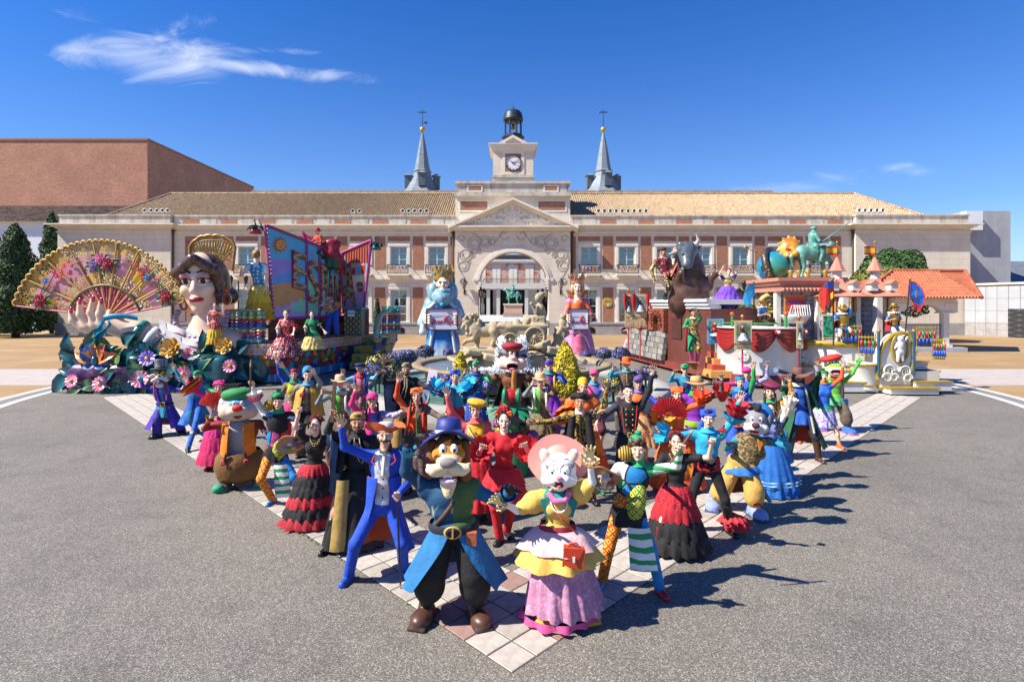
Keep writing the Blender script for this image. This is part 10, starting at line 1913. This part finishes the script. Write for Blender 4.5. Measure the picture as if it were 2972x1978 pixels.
b=MB();c=(bx(2515,18.6),18.75,0);b.L_([(.42,.13),(.4,.9),(.46,.95),(.46,1.02),(0,1.02)],c,M_CW,24);b.L_([(.43,.25),(.46,.28),(.43,.31)],c,M_CG,24);b.L_([(.46,.93),(.5,.97),(.46,1.01)],c,M_CG,24);b.B('drum',CF)
gl=tg_('globe','large blue and green globe in a dark ring with gold studs on the castle float','globe',W(2243,850,22));gd=22.;b=MB();b.b_(W(2245,775,gd),46*gd/F,mat('globe_paint','#1f62b8',.3,f=.84,coat=.5,var=.08,pat=pn_('#1f8ab0',.8,.5,.56,'#4f9a4a',5)),36,24);b.B('sphere',gl)
b=MB();ax_=frame((.72,-.65,.25))@MR_(R(90),3,'X');b.L_([(.72,-.1),(.86,-.12),(.9,0),(.86,.12),(.72,.1),(.72,-.1)],W(2243,778,gd+.05),mat('globe_ring','#4a3a34',.45,f=.82,pat=p_dots('#b8964a',9,.3)),44,M=ax_);b.T_([W(2243,822,gd),W(2250,860,gd)],[.14,.3],mat('globe_ring','#4a3a34'),10);b.B('ring',gl);b=MB();b.T_([W(2199,735,gd-.3),W(2165,718,gd-.5)],.02,GLD,5);b.b_(W(2163,717,gd-.5),.09,GLD,5,3);b.B('star_rod',gl)
sf=tg_('sun_face','smiling golden sun face with flame rays above the globe','statue',W(2290,780,21.8));Q=lambda X,Y,dy=0.:W(X,Y,21.8+dy);M_SUN=mat('sun_gold','#e0a82a',.35,f=.88,var=.12,vs=3,coat=.3,pat=pn_('#e8742a',1.6,.5,.66));P=[('e',Q(2293,730),(.42,.3,.5),0),C(Q(2300,722,-.3),Q(2308,735,-.5),.08,.13),('e',Q(2288,742,-.25),(.14,.12,.12),0),('e',Q(2305,745,-.25),(.12,.12,.12),0),('-e',Q(2298,752,-.36),(.17,.14,.06),1),('-e',Q(2290,724,-.33),(.08,.08,.035),1)]
for i in range(13):a=i*2*PI/13;P.append(C(Q(2292+24*cos(a),728-30*sin(a),.05),Q(2292+38*cos(a+.25),728-45*sin(a+.25),.0),.15,.025))
clay('face',P,[M_SUN,pa_('#6a2a1a')],.035,.06,sf)
t=tg_('equestrian_statue','green bronze knight with lance on a tired horse on the castle roof','statue',W(2365,800,21.4));rs_(t,(bx(2360,21.4),21.4,4.0),.78,1,1,1)
for X in(2295,2318,2345,2395):b=MB();b.L_([(0,4.0),(.09,4.0),(.05,4.1),(.12,4.25),(.1,4.3),(0,4.32)],(bx(X,20.9),20.9,0),GLD,10);b.B('finial',CF)
AR=mat('armour_gold','#b8963a',.3,.4,f=.7);BLU=mat('slashed_blue','#1f62a8',.45,f=.84,pat=ps_('#3a86c8',14,0,.4))
for la,hd,hn_,d,hip,hatc,tn in(('statue of a dark-bearded guard in gold armour and blue breeches waving beside the castle door',(2446,898),((2428,930),(2469,867)),19.6,(2448,948),0,0),('statue of a guard in red cape and gold helmet facing the stairs',(2596,895),((2590,930),(2628,935)),19.5,(2592,945),0,60)):
 g_=P_(la,hd,hn_,d=d,H=1.02,base=1.6,hip=hip,turn=tn,yaw=tn*.5,skin='tan',hair=('short','black'),hat=('brim',AR,AR,.17,.19,.05),top=(AR,'P' if tn==0 else 'S',(BLU,BLU),{'g':.03}),bt_=('pants','#e8e0d0',{'style':'slim'}),sh_='#6a4030^',xt_=[('beard','black'),('ruff','#efece6'),('peplum',BLU,.22,.25,.02,10,.08,'breeches'),('cape','#b0242a',.62 if tn else .5,.28,1.9 if tn==0 else 1.2),('sash','#5a3a24',.04,.05,.03,'belt')],**ST)
sg3=P_('statue of a seated figure in gold helmet and blue sleeves below the globe',(2213,880),((2225,915),(2235,918)),d=21.6,H=1.0,base=2.0,hip=(2215,925),feet=[(2222,955),(2235,955)],turn=60,yaw=40,skin='tan',hair=('short','black'),hat=('brim',AR,AR,.17,.18,.04),top=(BLU,'S'),bt_=('pants','#3a2a24',{'style':'straight'}),xt_=[('beard','black'),('ruff','#efece6')],**ST)
for X,Y,r,s in((2170,905,.45,1),(2235,885,.42,-1),(2172,945,.3,-1)):scroll(CF,W(X,Y,22.),r,mat('cream_gold','#dcc878',.4,f=.72),(0,-1,0),2.1,s,.11)
for X,Y,s in((2180,830,1),(2250,920,-1)):pass
def flag(label,pole,px,cols,d,emb=None):
 t=tg_('flag',label,'flag',W(*pole[0],d));b=MB();b.T_([W(*pole[0],d),W(*pole[1],d)],.025,MI_,6);b.b_(W(*pole[1],d),.05,GLD,8,6);b.B('pole',t)
 for i,(m,pts)in enumerate(px):n=len(pts);b=MB();a=[W(x,y,d-.05-.012*i+.06*sin((x-pts[0][0])*.09))for x,y in pts];b.add(a+[p+V_((0,.008,0))for p in a],[tuple(range(n)),tuple(range(n,2*n))[::-1]]+[(j,n+j,n+(j+1)%n,(j+1)%n)for j in range(n)],m);b.B('cloth' if i==0 else 'emblem',t)
fm=lambda c:mat('flag_'+c.strip('#'),c,.7,f=.88,var=.08,vs=6)
flag('light blue swallow-tailed flag with a gold cross by the globe',((2190,935),(2187,818)),[(fm('#2a9ad0'),[(2190,820),(2176,826),(2163,842),(2157,862),(2160,882),(2170,892),(2173,880),(2178,890),(2182,868),(2191,852)]),(fm('#e0c040'),[(2171,832),(2175,832),(2174,862),(2170,862)]),(fm('#e0c040'),[(2163,843),(2180,841),(2181,845),(2164,847)])],None,20.6)
flag('curved flag of blue, red and yellow stripes on a dark pole by the castle',((2419,1002),(2418,806)),[(fm('#d8302a'),[(2418,812),(2400,818),(2386,832),(2376,855),(2376,880),(2384,895),(2394,903),(2397,880),(2404,895),(2408,872),(2418,860)]),(fm('#1f62c0'),[(2418,811),(2402,818),(2390,830),(2404,838),(2419,828)]),(fm('#ecbe2a'),[(2376,882),(2392,866),(2418,846),(2418,864),(2409,872),(2404,896),(2397,882),(2394,904),(2384,896)]),(fm('#ecbe2a'),[(2377,852),(2386,846),(2386,850),(2377,858)]),(fm('#ecbe2a'),[(2377,864),(2390,855),(2390,859),(2377,870)])],None,18.9)
flag('blue flag with red edge and gold lily emblem held by the caped guard',((2628,962),(2641,808)),[(fm('#c8303a'),[(2642,814),(2660,820),(2677,836),(2686,858),(2684,880),(2674,896),(2664,908),(2662,890),(2650,904),(2652,880),(2640,860)]),(fm('#2468c8'),[(2643,818),(2660,824),(2674,838),(2682,858),(2680,878),(2668,888),(2654,876),(2642,857)]),(fm('#e0c85a'),[(2660,842),(2664,848),(2668,856),(2672,850),(2670,862),(2664,866),(2658,862),(2656,850)])],None,18.9)
